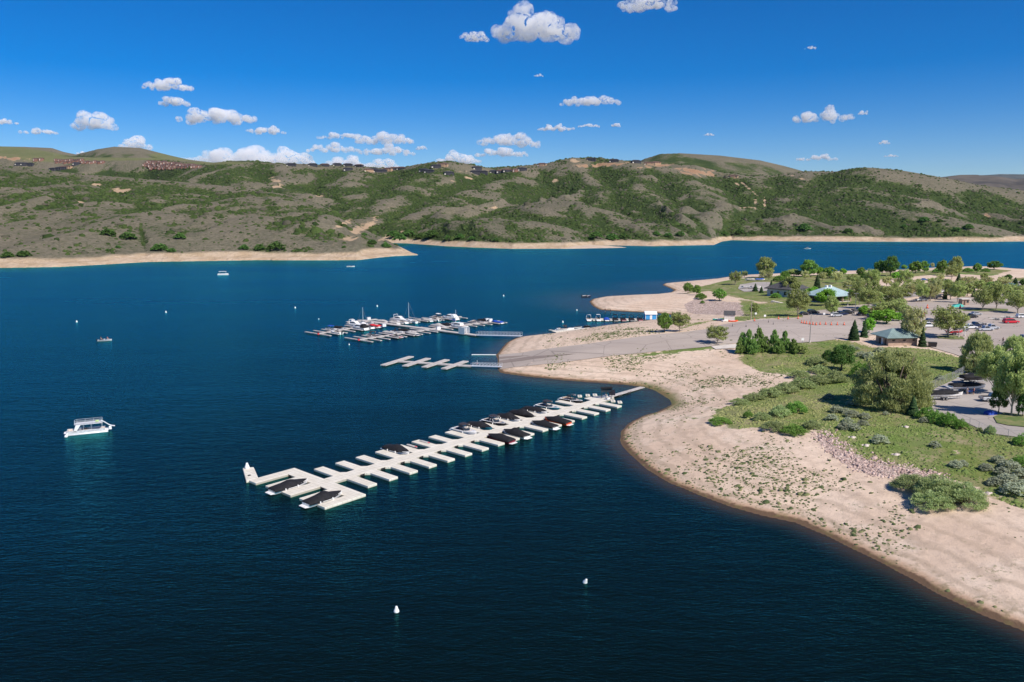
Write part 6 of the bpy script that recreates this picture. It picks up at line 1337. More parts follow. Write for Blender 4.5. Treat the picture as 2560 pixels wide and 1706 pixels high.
def vehicle(kind, label, u, v, rz, col, group='cars and trucks in the car park', xyz=None):
    x, y, z = xyz or G(u, v); z += .14; m_ = CAR[col]
    nm = {'pickup': 'pickup_truck', 'shell': 'pickup_truck', 'suv': 'parked_suv', 'car': 'parked_car'}[kind]
    t = thing(nm, label, {'pickup': 'pickup truck', 'shell': 'pickup truck', 'suv': 'suv', 'car': 'car'}[kind], (x, y, z), rz, group)
    L, Wd = {'pickup': (5.8, 1.0), 'shell': (5.8, 1.0), 'suv': (4.9, .97), 'car': (4.6, .92)}[kind]; h = .98 if kind != 'car' else .82; top = {'pickup': 1.85, 'shell': 1.85, 'suv': 1.8, 'car': 1.42}[kind]
    def sec(x, w, z0, z1, r=.1): return [(x, -w, z0), (x, w, z0), (x, w, z1-r), (x, w-r, z1), (x, -w+r, z1), (x, -w, z1-r)]
    MB().loft([sec(-L/2, Wd*.94, .45, h-.02), sec(-L/2+.15, Wd, .32, h), sec(L/2-1.3, Wd, .32, h), sec(L/2-.35, Wd*.97, .34, h-.10), sec(L/2, Wd*.85, .45, h-.25)]).build('body', m_, t)
    c0, c1 = {'pickup': (-.75, 1.35), 'shell': (-L/2+.1, 1.35), 'suv': (-L/2+.12, 1.0), 'car': (-1.7, 1.05)}[kind]
    MB().loft([sec(c0, Wd*.93, h-.02, h+.02, .01), sec(c0+.22, Wd*.84, h-.02, top-.04), sec((c0+c1)/2, Wd*.82, h-.02, top), sec(c1-.75, Wd*.8, h-.02, top-.05), sec(c1+.15, Wd*.9, h-.04, h+.0, .01)]).build('cab', m_, t)
    MB().loft([sec(c0+.16, Wd*.895, h+.05, h+.1, .01), sec(c0+.38, Wd*.875, h+.06, top-.16, .06), sec((c0+c1)/2, Wd*.872, h+.06, top-.14, .06), sec(c1-.68, Wd*.862, h+.06, top-.18, .06), sec(c1-.05, Wd*.89, h+.04, h+.1, .01)]).build('windows', GLASS, t)
    if kind == 'pickup': MB().box(-L/2+.12, c0-.05, -Wd*.82, Wd*.82, h, h+.012).build('truck_bed', DARKI, t)
    wheels(t, L, Wd*.88, -L/2+1.1, L/2-1.0)
    for s in (-1, 1):
        MB().box(L/2-.12, L/2-.01, s*Wd*.62-.15, s*Wd*.62+.15, h-.42, h-.26).build('headlight', HL, t); MB().box(-L/2-.02, -L/2+.05, s*Wd*.8-.08, s*Wd*.8+.08, h-.36, h-.08).build('taillight', TL, t)
    return t
CARS = [('suv','black suv at the kerb above the ramp road, left of the parked row',2033,785,.1,'black'),('car','low black car half hidden beside the black suv',2011,789,.1,'black'),('suv','silver suv leading the row of dark cars at the kerb',2091,793,.25,'silver'),('suv','navy suv right behind the silver one',2106,789,.3,'navy'),
 ('suv','black suv third in the kerb row',2120,786,.3,'black'),('pickup','dark pickup at the right end of the kerb row',2146,779,.2,'grey'),('car','dark car in front of the right end of the kerb row',2156,790,.2,'black'),('suv','dark blue suv towing the red and white boat',2163,782,.1,'navy'),('car','dark car below the red and white trailer boat',2179,794,.1,'navy'),
 ('car','silver car under the trees by the trailer boat',2196,773,.1,'silver'),('car','grey car behind the silver car under the trees',2210,771,.1,'grey'),('pickup','white pickup first in the upper kerb row',2303,753,.15,'white'),('suv','black suv second in the upper kerb row',2317,750,.2,'black'),('suv','dark suv third in the upper kerb row',2331,748,.2,'grey'),('suv','black suv fourth in the upper kerb row',2347,746,.2,'black'),
 ('car','white car alone beyond the upper kerb row',2350,733,.1,'white'),('car','white car in the left part of the upper rows',2257,741,.4,'white'),('suv','dark suv left of the white truck by the hut',2274,811,.1,'grey'),('suv','maroon suv touching the white truck by the hut',2295,814,.1,'maroon'),('shell','white pickup with camper shell beside the hut roof',2318,819,.06,'white'),('car','grey car behind the white shell pickup',2327,806,.1,'grey'),
 ('pickup','large black pickup in the open middle of the lot',2425,796,.08,'black'),('car','pale car tucked behind the large black pickup',2440,789,.1,'silver'),('pickup','bright blue pickup behind the open tree',2396,801,.1,'blue'),('pickup','white pickup in the cluster of trucks by the island',2422,823,.08,'white'),('pickup','navy pickup behind the white one in the cluster',2436,818,.1,'navy'),
 ('pickup','silver pickup in front of the truck cluster',2462,828,.1,'silver'),('pickup','light silver pickup at the right of the truck cluster',2477,824,.1,'silver'),('suv','dark suv beside the red boat trailer',2402,829,.1,'grey'),('shell','red pickup with camper shell towing a trailer',2527,809,.06,'red'),('suv','white truck cut by the right frame edge',2556,796,.05,'white'),('pickup','dark pickup at the frame edge behind the leafy trees',2557,852,.1,'grey'),
 ('car','teal car far up on the pale sand road',2311,702,-.3,'blue'),('car','small silver car in the far upper lot',2222,706,.3,'silver'),('car','grey car in the far upper lot by the shelter',2500,714,.2,'grey')]
for k, lab, u, v, rz, c in CARS: vehicle(k, lab, u, v, rz, c)
vehicle('pickup', 'silver pickup parked in the fenced storage lot', 2483, 1003, .02, 'silver')
def trailer(label, u, v, rz, L=5.5, group='empty boat trailers in the lot'):
    x, y, z = G(u, v); t = thing('boat_trailer', label, 'trailer', (x, y, z+.14), rz, group); m = MB()
    for s in (-1, 1): m.tube([(-L/2, s*.75, .5), (L*.2, s*.75, .5), (L/2, 0, .5)], .05, 5)
    for a in (-L*.4, -.5, 1): m.tube([(a, -.75, .5), (a, .75, .5)], .04, 5)
    m.build('trailer_frame', STEEL, t)
    for s in (-1, 1): MB().box(-1.4, 0.2, s*.95-.12, s*.95+.12, .72, .78).build('fender', STEEL, t)
    wheels(t, L, .95, -.9, -.15, .32); MB().cyl(L/2-.3, 0, 0, .9, .04, n=6).build('jack', STEEL, t); return t
trailer('empty grey trailer left of the red pickup', 2493, 801, .05); trailer('empty trailer behind the truck cluster', 2461, 813, .1); trailer('empty trailer left of the white truck', 2521, 796, .05); trailer('empty trailer hitched behind the large black pickup', 2408, 795, .1)
def trailer_boat(label, u, v, rz, hull, canv, L=7.2, group='boats on trailers'):
    x, y, z = G(u, v); tr = trailer('trailer carrying the '+label, u, v, rz, L*.95, 'loaded boat trailers')
    b = covered_boat(label, x, y, rz, hull, canv, L=L, B=2.45, peak=.75, group=group, z=z+.95, trim=False)
    return b
trailer_boat('white and teal boat under black cover by the lot fence', 2362, 1000, .05, WHITE, COVERM, 8.0); trailer_boat('white boat under black cover behind the silver pickup', 2418, 980, .05, WHITE, COVERM, 8.4)
trailer_boat('dark boat with black cover at the far lot corner', 2432, 958, .05, BLACKG, COVERM, 6.0)
x, y, z = G(2180, 780); trailer('trailer carrying the red and white open boat', 2180, 780, .1, 6.5, 'loaded boat trailers'); open_boat('red and white open boat on a trailer by the trees', x, y, .1, hull=CAR['red'], L=6.6, group='boats on trailers', z=z+.95, name='trailer_ski_boat', tower_mat=ALU)
x, y, z = G(2386, 838); trailer('trailer carrying the small red boat', 2386, 838, .1, 5.5, 'loaded boat trailers'); open_boat('small red boat on a trailer beside the island', x, y, .1, hull=CAR['red'], L=5.6, tower=False, group='boats on trailers', z=z+.85, name='trailer_ski_boat')
# boats laid up on the point
for u, v, c, lab in ((1877, 703, COVERG, 'white boat with pale cover in the boat park on the point'), (1900, 703, BLUEC, 'boat with blue cover in the boat park on the point'), (1868, 722, COVERG, 'pale covered boat in the lower row of the point boat park'), (1890, 722, COVERG, 'pale covered boat, right end of the lower row on the point')):
    x, y, z = G(u, v); covered_boat(lab, x, y, .15, WHITE, c, L=6.4, peak=.3, group='laid up boats on the point', z=z+.5, trim=False)
sheet('point_boat_park', W([(1850,712),(1890,706),(1925,706),(1930,728),(1860,730),(1845,722)]), ASPH2, lift=.16, label='small paved boat park on the point')
# ================================================================ small things ashore
OR = paint('orange_plastic', (.85, .12, .03), .55); LW = paint('lamp_post_metal', (.30, .29, .28), .5, metal=.5)
def cone(label, u, v, s=1.0, group='orange traffic cones on the ramp road'):
    x, y, z = G(u, v); t = thing('traffic_cone', label, 'cone', (x, y, z+.14), 0, group); t.scale = (s, s, s)
    if 'cone' not in PROTO:
        a = MB().lathe([(.22, .04), (.045, .78), (.01, .8)], 10).build('cone_body', OR, t); b = MB().box(-.27, .27, -.27, .27, 0, .05).build('base', BLACKR, t); c_ = MB().lathe([(.145, .36), (.105, .52)], 10).build('reflective_band', WHITEB, a); PROTO['cone'] = (a, b, c_)
    else:
        a, b, c_ = PROTO['cone']; a2 = a.copy(); link(a2); a2.parent = t; b2 = b.copy(); link(b2); b2.parent = t; c2 = c_.copy(); link(c2); c2.parent = a2
def ordn(i): return ['first', 'second', 'third', 'fourth', 'fifth', 'sixth', 'seventh', 'eighth', 'ninth', 'tenth', 'eleventh', 'twelfth', 'thirteenth', 'fourteenth'][i]
for i, (u, v) in enumerate(((1886, 804), (1946, 799), (1970, 799), (1995, 798))): cone('orange cone on the upper kerb of the ramp road, %s from the left' % ordn(i), u, v, 1.5)
for i, (u, v) in enumerate(((2004, 809), (2010, 810), (2016, 811), (2024, 812), (2032, 813), (2040, 814), (2050, 813), (2064, 813), (2078, 814), (2093, 814), (2110, 814))): cone('orange cone in the row across the open asphalt, %s from the left' % ordn(i), u, v, 1.5)
for i, (u, v) in enumerate(((2318, 772), (2400, 772), (2310, 793), (2375, 775))): cone('orange cone around the kiosk, %s one' % ordn(i), u, v, 2.2)
for i, (u, v) in enumerate(((1831, 817), (1865, 818), (1896, 818), (1921, 807), (1933, 812))):
    x, y, z = G(u, v); t = thing('delineator_post', 'dark lane post on the ramp road, %s from the left' % ordn(i), 'post', (x, y, z+.14), 0, 'dark lane posts on the ramp road'); MB().cyl(0, 0, 0, 1.2, .09, .07, 8).build('post', DARKI, t); MB().cyl(0, 0, 0, .08, .3, .25, 10).build('base', BLACKR, t); MB().cyl(0, 0, .8, 1.0, .095, n=8).build('reflector', WHITEB, t)
def lamp(label, u, v, vt, arm=1.0, mat=LW):
    x, y, z = G(u, v); d = (y*CP-(z-CAMH)*SP); h = (v-vt)*d/FPX; t = thing('street_lamp', label, 'lamp post', (x, y, z), 0, 'tall lamp posts'); MB().tube([(0, 0, 0), (0, 0, h)], .13, 8, .07).build('pole', mat, t); MB().cyl(0, 0, 0, .7, .28, n=10).build('base', CONC, t)
    MB().box(-arm, arm, -.06, .06, h-.12, h).build('cross_arm', mat, t)
    for s in (-1, 1): MB().box(s*arm-.3, s*arm+.3, -.18, .18, h-.22, h-.04).build('lamp_head', mat, t)
lamp('tall brown lamp post on the near kerb of the ramp road', 2024, 857, 786, .5); lamp('lamp post on the lawn right of the pavilion', 2119, 766, 714); lamp('lamp post right of the pavilion beside the big olive tree', 2137, 786, 733, .6); lamp('thin lamp post on the small grass island', 2396, 845, 800, .6); lamp('white lamp post at the truck cluster', 2411, 842, 810, .4, WHITEB); lamp('lamp post on the far sand by the small dark tree', 2506, 704, 690, .6)
for u, v, lab, hh in ((2006, 860, 'small sign on the near kerb beside the lamp post', 1.9), (1912, 797, 'small white sign at the upper kerb', 1.6), (1889, 795, 'white notice board at the upper kerb below the bare spire', 2.2), (2060, 792, 'white sign in front of the silver suv', 1.6), (2079, 794, 'narrow white sign below the kerb tree', 1.5)):
    x, y, z = G(u, v); t = thing('road_sign', lab, 'sign', (x, y, z), .1, 'small white road signs'); MB().cyl(0, 0, 0, hh, .05, n=6).build('post', STEEL, t); MB().box(-.45, .45, -.05, .0, hh-.8, hh).build('sign_panel', WHITEB, t)
x, y, z = G(1877, 800); t = thing('dead_spire_tree', 'bare dead trunk standing beside the low olive tree', 'tree', (x, y, z)); m = MB(); m.tube([(0, 0, 0), (.1, 0, 4), (0, .1, 8.2)], .2, 6, .04)
for k in range(18): a = k*2.4; zz = 1.5+k*.36; m.tube([(0, 0, zz), (math.cos(a)*.6, math.sin(a)*.6, zz+.4)], .04, 4, .01)
m.build('trunk', BARK, t)
for u, v, c, lab in ((1794, 801, TEALT, 'upturned green canoe on the grass by the tan shed'), (1806, 802, WHITE, 'upturned white kayak left of the tan shed'), (1814, 804, WHITE, 'upturned white kayak against the tan shed'), (1833, 805, ORANGE, 'orange and white dinghy right of the tan shed')):
    x, y, z = G(u, v); t = thing('small_craft', lab, 'canoe', (x, y, z+.1), .3*(u % 3), 'small craft lying by the tan shed'); boat_hull(3.8, 1.1, .55, c, t, z0=-.05); MB().box(-1.2, .8, -.35, .35, .48, .56).build('seat', WHITEB, t)
x, y, z = G(2476, 1038); t = thing('tarp_pile', 'blue tarp covered crate in the tree shade of the storage lot', 'tarp', (x, y, z+.12), .2); MB().loft([[(xx, -.7, 0), (xx, .7, 0), (xx, .5, h), (xx, -.5, h)] for xx, h in ((-1.1, .6), (0, .85), (1.1, .55))]).build('tarp', BLUEC, t)
x, y, z = G(2425, 987); t = thing('folding_table', 'blue folding table between two people in the storage lot', 'table', (x, y, z+.12), .1); MB().box(-.8, .8, -.35, .35, .72, .77).build('table_top', BLUEC, t)
for a in (-.7, .7):
    for b in (-.28, .28): MB().cyl(a, b, 0, .72, .03, n=6).build('leg', STEEL, t)
x, y, z = G(2417, 988); person('person in pale shirt at the blue table in the storage lot', x, y, z+.12, .2, OFFW, TAN); x, y, z = G(2434, 988); person('person in red shirt at the blue table in the storage lot', x, y, z+.12, 3.0, REDS, DKS)
x, y, z = G(1513, 780); person('person in dark red standing at the inlet water edge, left one', x, y, z, 1.0, paint('dark_red_cloth', (.2, .03, .02), .8), DKS); x, y, z = G(1526, 781); person('shorter person standing at the inlet water edge, right one', x, y, z, 1.4, DKS, DKS, h=1.45)
x, y, z = G(2507, 858); person('person in black on the lot road near the leafy trees', x, y, z+.14, .5, DKS, DKS); x, y, z = G(2510, 862); t = thing('motorcycle', 'black motorcycle beside the person in black', 'motorcycle', (x+.6, y+.3, z+.14), .2)
for a in (-.75, .75): w_ = bpy.data.objects.new('wheel', None); link(w_); w_.parent = t; w_.location = (a, 0, .32); w_.rotation_euler = (math.pi/2, 0, 0); MB().cyl(0, 0, -.07, .07, .32, n=14).build('tyre', TYRE, w_); MB().cyl(0, 0, -.075, .075, .2, n=8).build('rim', RIM, w_)
MB().loft([[(xx, -w_, z0), (xx, w_, z0), (xx, w_*.7, z1), (xx, -w_*.7, z1)] for xx, w_, z0, z1 in ((-.8, .12, .55, .8), (-.2, .18, .35, .85), (.3, .2, .35, 1.0), (.7, .08, .6, .9))]).build('body', BLACKG, t); MB().tube([(.45, -.35, 1.05), (.55, 0, .98), (.45, .35, 1.05)], .03, 6).build('handlebar', STEEL, t)
# wire fences
def fence(name, label, pts, h=1.6, step=3.2):
    P3 = [G(u, v) for u, v in pts]; x0, y0, z0 = P3[0]; t = thing(name, label, 'fence', (x0, y0, z0), 0)
    mesh = MB(); S = []
    for (xa, ya, za), (xb, yb, zb) in zip(P3, P3[1:]):
        L = math.hypot(xb-xa, yb-ya); n = max(1, round(L/step)); S += [(xa+(xb-xa)*i/n, ya+(yb-ya)*i/n) for i in range(n)]
    S.append(P3[-1][:2]); zs = [float(H(a, b)) for a, b in S]
    for (a, b), zz in zip(S, zs): MB().cyl(a-x0, b-y0, zz-z0-.1, zz-z0+h, .045, n=6).build('post', STEEL, t)
    for i in range(len(S)-1):
        a = Vector((S[i][0]-x0, S[i][1]-y0, zs[i]-z0)); b = Vector((S[i+1][0]-x0, S[i+1][1]-y0, zs[i+1]-z0)); m_ = 14
        for k in range(m_):
            p = a+(b-a)*k/m_; p2 = a+(b-a)*(k+1)/m_
            mesh.tube([p+Vector((0, 0, .05)), p2+Vector((0, 0, h-.05))], .007, 3); mesh.tube([p2+Vector((0, 0, .05)), p+Vector((0, 0, h-.05))], .007, 3)
        for zz in (.08, h-.04): mesh.tube([a+Vector((0, 0, zz)), b+Vector((0, 0, zz))], .022, 4)
    mesh.build('wire_mesh', STEEL, t)
fence('wire_fence', 'wire fence along the lower kerb of the storage lot', [(2385, 1049), (2424, 1064), (2470, 1086), (2520, 1094), (2570, 1100), (2700, 1120)], 1.6)
fence('wire_fence', 'wire mesh fence along the upper side of the storage lot', [(2291, 993), (2313, 981), (2350, 963), (2380, 950), (2420, 929), (2470, 931), (2560, 938), (2640, 945)], 2.0)
x, y, z = G(2300, 996); t = thing('log_barrier', 'reddish log barrier at the left corner of the storage lot', 'barrier', (x, y, z+.1), .55); MB().tube([(-3, 0, .2), (3, 0, .2)], .2, 8).build('log', paint('red_wood', (.42, .17, .08), .8), t); MB().box(-2.6, -2.2, -.25, .25, 0, .12).build('foot', WOODD, t)
for i, (u, v, lab) in enumerate(((2263, 1069, 'pale boulder in the middle of the green meadow'), (2130, 1095, 'grey boulder on the upper edge of the stone bank, left'), (2165, 1115, 'grey boulder on the upper edge of the stone bank, middle'), (2240, 1138, 'pale boulder on the upper edge of the stone bank, right'), (2470, 1235, 'white boulder right of the big willow thicket'))):
    x, y, z = G(u, v); rr = np.random.default_rng(i); V, F, k = domes(np.array([0., .6, -.5]), np.array([0., .2, .3]), np.array([0., 0., 0.]), np.array([.5, .28, .3]), np.array([.4, .25, .22]), rr, .3)
    o = mesh_np('boulder', V, F, paint('pale_rock', (.55, .47, .42), .9, var=.2)); o.location = (x, y, z); tag(o, lab, 'rock', 'boulders at the meadow')
# stairs and stone terrace below the dark roofed building
x, y, z = G(1944, 757); t = thing('outdoor_stairs', 'pale steps going down the lawn below the dark roofed building', 'stairs', (x, y, z), -.7)
for k in range(7): MB().box(k*.9-3, k*.9-2, -.9, .9, -.6, .75-k*.12).build('step', CONC, t)
# ================================================================ houses on the hill crests
def HG(u, v):
    a, b, c = ray(u, v); Y = np.arange(700, 4300, 6.0); X = Y*a/b; rz_ = CAMH+Y*c/b
    Z = bilerp(X, Y)[0]; d = rz_-Z; hit = np.nonzero(d < 0)[0]
    k = hit[0] if len(hit) else int(np.argmin(d)); return X[k], Y[k], Z[k]
ROOFB = paint('brown_roof', (.13, .075, .06), .9); WALLB = paint('red_brown_wall', (.26, .13, .095), .85); WALLD = paint('charcoal_wall', (.045, .045, .055), .85); WALLT = paint('tan_house_wall', (.46, .30, .19), .85); ROOFD = paint('charcoal_roof', (.035, .035, .045), .9)
HP = {}
def house(label, u, v, kind, s, group, rz=None):
    x, y, z = HG(u, v); t = thing('hillside_house', label, 'house', (x, y, z-.3), rz if rz is not None else random.uniform(-.5, .5), group); t.scale = (s, s, s)
    if kind not in HP:
        wm, rm = {'town': (WALLB, ROOFB), 'dark': (WALLD, ROOFD), 'tan': (WALLT, ROOFB), 'mixed': (WALLD, ROOFB)}[kind]; W2 = 7 if kind == 'town' else 13
        L = [MB().box(-W2, W2, -5, 5, -4, 6).box(-W2*.4, W2*.5, -7, -4.9, -4, 4.2).build('wall', wm, t), hip_roof(MB(), W2, 5, 6, 8.6, .9, W2*.55, .4).build('roof', rm, t)]
        for k in range(3 if kind == 'town' else 5):
            a = -W2+1.2+k*(W2*2-2)/(3 if kind == 'town' else 5); L.append(MB().box(a, a+1.7, -5.08, -4.98, 3.2, 5.2).build('window', GLASS if kind != 'town' else OFFW, t))
        L.append(MB().box(-W2+1, -W2+4.5, -5.1, -4.98, -.2, 2.4).build('garage_door', OFFW, t)); HP[kind] = L
    else:
        for o in HP[kind]: c = o.copy(); link(c); c.parent = t
n = 0
for v0, ua, ub in ((404, 372, 410), (408, 366, 452), (412, 362, 490), (416, 376, 504), (420, 380, 440)):
    u = ua
    while u < ub: house('small red-brown townhouse packed in the dense rows on the left ridge', u, v0+4+random.uniform(-1, 1), 'town', random.uniform(.75, 1.0), 'townhouses in dense rows, larger cluster'); u += random.uniform(7.6, 10.5); n += 1
for v0, ua, ub in ((401, 140, 215), (405, 142, 258)):
    u = ua
    while u < ub: house('small red-brown townhouse in the long thin row, far left', u, v0+3+random.uniform(-1, 1), 'town', random.uniform(.75, 1.0), 'townhouses in the thin row'); u += random.uniform(7.8, 11); n += 1
SOLO = [(90,402,'town','brown house pair left of the thin townhouse row, left one'),(104,403,'town','brown house pair left of the thin townhouse row, right one'),(48,414,'dark','leftmost dark house under the rust coloured bank'),(62,413,'dark','dark house second from the left edge'),(76,416,'dark','dark house third from the left edge'),
 (132,427,'dark','dark house below the townhouse row, leftmost'),(147,425,'dark','dark house below the townhouse row, second'),(160,424,'mixed','brown roofed house below the townhouse row'),(172,421,'tan','tan fronted house below the townhouse row'),(192,414,'dark','dark house tucked at the right end of the thin row'),
 (728,416,'dark','first small house on the middle skyline, left'),(782,416,'dark','second small house on the middle skyline'),(812,417,'mixed','third small house on the middle skyline'),(843,415,'dark','fourth small house on the middle skyline'),(870,416,'dark','fifth small house on the middle skyline'),(898,418,'mixed','sixth small house on the middle skyline'),
 (870,427,'dark','lone dark house below the middle skyline'),(922,430,'tan','tan house at the saddle, left'),(933,428,'dark','dark house at the saddle, left of centre'),(945,431,'dark','dark house at the saddle, centre'),(956,431,'dark','dark house at the saddle, right of centre'),(970,427,'tan','pale house at the saddle, right'),(985,425,'mixed','house on the saddle skyline, first'),(1003,425,'mixed','house on the saddle skyline, second'),
 (1060,430,'dark','dark house on the left flank of the round knoll, upper'),(1073,432,'dark','dark house on the left flank of the round knoll, lower'),(1090,420,'dark','long dark house on the round knoll'),(1108,416,'tan','tan house near the top of the round knoll'),(1122,438,'dark','flat dark house below the round knoll'),
 (1192,424,'dark','dark house right of the knoll, upper left'),(1188,435,'dark','dark house right of the knoll, lower left'),(1207,436,'dark','dark house right of the knoll, lower middle'),(1236,434,'dark','dark house right of the knoll, lower right'),(1252,433,'mixed','brown house in the row right of the knoll'),(1268,430,'mixed','brown house second in the row right of the knoll'),(1288,431,'town','red-white house in the row right of the knoll'),(1305,427,'dark','small dark house rising on the slope to the right'),
 (1355,416,'tan','tan house where the long bare terrace begins'),(1478,403,'dark','dark house on the bare crest, left'),(1535,406,'dark','dark house on the bare crest, middle'),(1590,408,'dark','dark house in the notch before the big hill'),(1622,413,'tan','large orange house under construction on the crest'),(1640,412,'tan','orange house annex beside the large orange one'),(1832,446,'tan','lone tan house on the ridge right of the graded slope')]
for u, v, k, lab in SOLO: house(lab, u, v, k, 1.0 if k != 'town' else 1.1, 'scattered hillside houses')
print('houses', n+len(SOLO))
# shoreline bushes of the far bank
FBP = [(690,627,44),(650,628,30),(930,612,26),(965,618,26),(1000,616,34),(860,620,12),(610,626,26),(20,645,30),(60,642,34),(270,628,14),(295,622,16),(400,627,40),(430,632,22),(1080,595,40),(1050,597,26),(1120,600,22),(1150,598,26),(1180,602,20),(1240,604,18),(1490,596,34),(1530,600,34),(1560,597,28),(1640,590,22),(1670,592,22),(1700,590,26),(1810,588,22),(1850,585,26),(1880,586,20),(2010,578,38),(2120,583,24),(2260,570,16),(2290,574,14),(2310,555,26),(2350,556,16),(2265,551,12),(2390,578,22),(2420,573,26),(985,596,36),(1020,592,36),(910,590,18),(450,600,30),(320,600,40),(270,590,36)]
FBO = sorted(range(len(FBP)), key=lambda k: FBP[k][0])
def fblab(i):
    u = FBP[i][0]; sec = 'on the left headland bank' if u < 1030 else ('on the middle far bank' if u < 1700 else 'on the right far bank')
    grp = [k for k in FBO if (FBP[k][0] < 1030) == (u < 1030) and (FBP[k][0] < 1700) == (u < 1700)]; j = grp.index(i); w_ = ['first', 'second', 'third', 'fourth', 'fifth', 'sixth', 'seventh', 'eighth', 'ninth', 'tenth', 'eleventh', 'twelfth', 'thirteenth', 'fourteenth', 'fifteenth', 'sixteenth', 'seventeenth', 'eighteenth', 'nineteenth', 'twentieth', 'twenty-first', 'twenty-second']
    return 'green bush %s, %s from the left' % (sec, w_[min(j, 21)])
for i, (u, v, wp) in enumerate(FBP):
    x, y, z = HG(u, v); d = y; wd = wp*d/FPX; t = thing('shore_bush', fblab(i), 'bush', (x, y, max(z, 6)-.5), i, 'larger bushes on the far bank'); t.scale = (wd, wd, wd*.5)
    key = ('fb', i % 3)
    if key not in PROTO:
        mb, V, F, T = tree_proto('shrub', 90+i, 900, .07); PROTO[key] = (mb.build('stems', BARKD, t), mesh_np('foliage', V, F, L_DARK, t, attrs={'tint': T}))
    else:
        for o in PROTO[key]: c = o.copy(); link(c); c.parent = t
# ================================================================ clouds
CM = {}
def cloud_mat(Hh):
    k = round(math.log2(Hh)*2)
    if k in CM: return CM[k]
    Hq = 2**(k/2); g = NT('cloud_vapour'); v = g.n('ShaderNodeVolumePrincipled'); v.inputs['Color'].default_value = (1, 1, 1, 1); v.inputs['Anisotropy'].default_value = -0.25
    co = g.coord(); nz = g.noise(5.0/Hq, 5, 0.62, co)
    g.l(g.ramp(nz, 0.40, 0.56, 0.0, 3.4/Hq), v.inputs['Density'])
    g.t.nodes.remove(g.b); g.l(v.outputs[0], g.out.inputs['Volume']); CM[k] = g.m; return g.m
def cloud(label, u0, u1, v0, v1, dist, seed, n=26, flat=0.75):
    """box in view given by left/right/top/base sight lines at the given range; built there as a lumpy flat-based mass"""
    rng = np.random.default_rng(seed); a0, b0, c0 = ray(u0, v1); a1, b1, c1 = ray(u1, v1); _, b2, c2 = ray((u0+u1)/2, v0)
    xl, xr = dist*a0/b0, dist*a1/b1; zb = CAMH+dist*c0/b0; zt = CAMH+dist*c2/b2; Wd = (xr-xl)*1.04; Hh = (zt-zb)*1.0; xl -= Wd*.02; dp = min(Wd*.5, Hh*2.2)
    n = int(max(n, 3.4*Wd/Hh)*1.7); bm = bmesh.new()
    for i in range(n):
        f = (i+.5)/n+rng.uniform(-.03, .03); env = math.sin(math.pi*min(.97, max(.03, f)))**.6*(0.65+.45*math.sin(seed*1.7+f*9)**2)
        r = Hh*rng.uniform(.20, .36)*max(.5, env); r = min(r, Wd*.2)
        px = xl+r*.8+(Wd-1.6*r)*min(1, max(0, f)); pz = zb+r*.55+max(0, (Hh*env-1.5*r))*rng.uniform(0, 1)**1.2; py = dist+rng.uniform(-.5, .5)*dp
        bmesh.ops.create_icosphere(bm, subdivisions=2, radius=r, matrix=Matrix.Translation((px, py, pz)) @ Matrix.Diagonal((1.25, 1.2, .8, 1)))
    c = Vector(((xl+xr)/2, dist, zb)); bmesh.ops.translate(bm, verts=bm.verts, vec=-c)
    me = bpy.data.meshes.new('tmp'); bm.to_mesh(me); bm.free(); o = bpy.data.objects.new('tmp', me); link(o)
    rm = o.modifiers.new('r', 'REMESH'); rm.mode = 'VOXEL'; rm.voxel_size = max(Hh/38, Wd/150)
    for k, (sc, st) in enumerate(((Hh*.34, Hh*.20), (Hh*.13, Hh*.085), (Hh*.05, Hh*.04))):
        tx = bpy.data.textures.new('puff', 'CLOUDS'); tx.noise_scale = sc; tx.noise_depth = 3
        dm = o.modifiers.new('d', 'DISPLACE'); dm.texture = tx; dm.strength = st; dm.mid_level = .3
    dg = bpy.context.evaluated_depsgraph_get(); m2 = bpy.data.meshes.new_from_object(o.evaluated_get(dg)); bpy.data.objects.remove(o)
    m2.materials.clear(); m2.materials.append(cloud_mat(Hh)); m2.name = 'cloud'
    o = bpy.data.objects.new('cloud', m2); link(o); o.location = c; tag(o, label, 'cloud', 'fair weather clouds'); return o
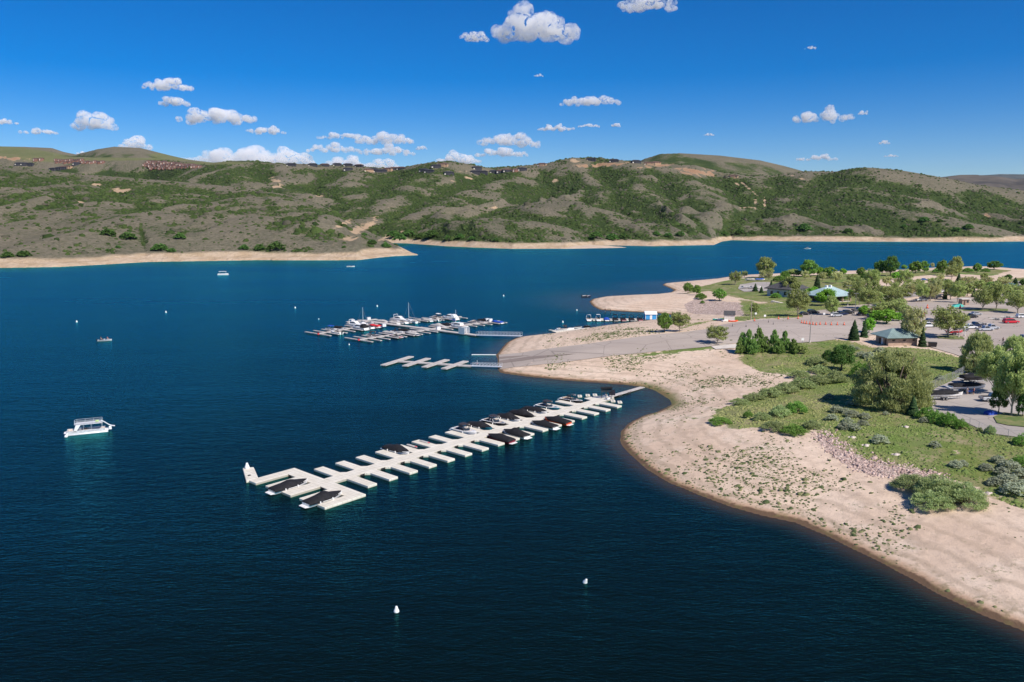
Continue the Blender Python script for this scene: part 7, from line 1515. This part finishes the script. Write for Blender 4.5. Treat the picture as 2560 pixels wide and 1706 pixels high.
CL = [('largest ragged white cloud at the top centre', 1240, 1440, 4, 94, 9000, 34),('small cloud left below the top centre cloud', 1150, 1222, 74, 102, 9000, 12),('cloud cut by the top edge of the frame', 1545, 1690, -22, 22, 9000, 18),
 ('upper left wedge shaped cloud', 360, 475, 190, 222, 14000, 18),('smaller cloud just below the wedge shaped one', 403, 470, 232, 263, 14000, 12),('small double layered cloud at the left', 187, 285, 273, 322, 16000, 20),('long bumpy cloud at the left centre', 457, 638, 264, 306, 15000, 26),('low flat cloud right below the long bumpy one', 620, 712, 310, 334, 17000, 14),
 ('cloud touching the left frame edge', -20, 42, 295, 310, 18000, 10),('low thin cloud near the left edge', 57, 138, 315, 334, 18000, 12),('small rounded cloud above the left knoll', 305, 373, 338, 372, 24000, 14),('wide cloud bank behind the left ridge, tallest part', 470, 720, 358, 415, 26000, 40),('cloud bank part in the centre of the left horizon', 660, 785, 364, 412, 26000, 24),
 ('long thin cloud over the marina hills', 795, 925, 328, 346, 20000, 16),('puffy cloud stacked over the centre left hills, upper', 890, 1035, 325, 358, 20000, 24),('puffy cloud stacked over the centre left hills, lower', 905, 1030, 358, 386, 22000, 20),('rounded cloud sitting on the skyline left of the knoll', 915, 1000, 390, 424, 28000, 16),('tiny cloud right of the stacked puffs', 1040, 1068, 361, 374, 22000, 7),
 ('bright cloud right of the knoll, upper', 1197, 1346, 326, 364, 20000, 24),('cloud right of the knoll, middle layer', 1190, 1320, 365, 390, 22000, 20),('cloud touching the skyline above the knoll', 1092, 1200, 376, 408, 26000, 18),('faint puffs in the middle of the cloud bank', 770, 900, 355, 380, 26000, 16),('pale cloud strip low behind the middle skyline', 800, 930, 385, 420, 30000, 18),
 ('elongated cloud right of centre', 1403, 1546, 230, 262, 13000, 20),('low small cloud below the elongated one', 1343, 1432, 309, 326, 18000, 12),('tiny cloud right of centre', 1527, 1552, 305, 317, 18000, 6),('bumpy cloud in the right sky', 1982, 2125, 264, 302, 14000, 18),('tiny round cloud right of the bumpy one', 2146, 2170, 273, 286, 14000, 6),
 ('low bright cloud over the right hills', 2015, 2090, 385, 401, 24000, 12),('small low cloud left of the bright low one', 1990, 2012, 391, 401, 24000, 6),('small cloud in the lower right sky', 2196, 2226, 348, 360, 22000, 7),('flat wisp in the lower right sky', 2212, 2244, 386, 392, 24000, 6),('tiny wisp high on the right', 2014, 2042, 115, 122, 11000, 6),('tiny wisp above centre', 1335, 1358, 184, 191, 12000, 6),('thin puffs right of the low small cloud', 1445, 1500, 308, 318, 18000, 8),('tiny low puff over the right centre', 1760, 1786, 332, 339, 20000, 6),('cloud low behind the left far fields', 190, 232, 378, 390, 26000, 8)]
for i, (lab, a, b, c_, d_, dist, n_) in enumerate(CL): cloud(lab, a, b, c_, d_, dist, i+3, n_)

# ================================================================ thin air haze
hz = MB().box(-16000, 19000, -60, 18400, -9, 1150).build('haze', None); g = NT('thin_haze'); v = g.n('ShaderNodeVolumePrincipled'); v.inputs['Color'].default_value = (0.72, 0.85, 1.0, 1); v.inputs['Density'].default_value = 0.8e-5; v.inputs['Anisotropy'].default_value = 0.1
g.t.nodes.remove(g.b); g.l(v.outputs[0], g.out.inputs['Volume']); hz.data.materials.append(g.m); hz['kind'] = 'stuff'; hz['label'] = 'thin blue air haze over the lake and hills'
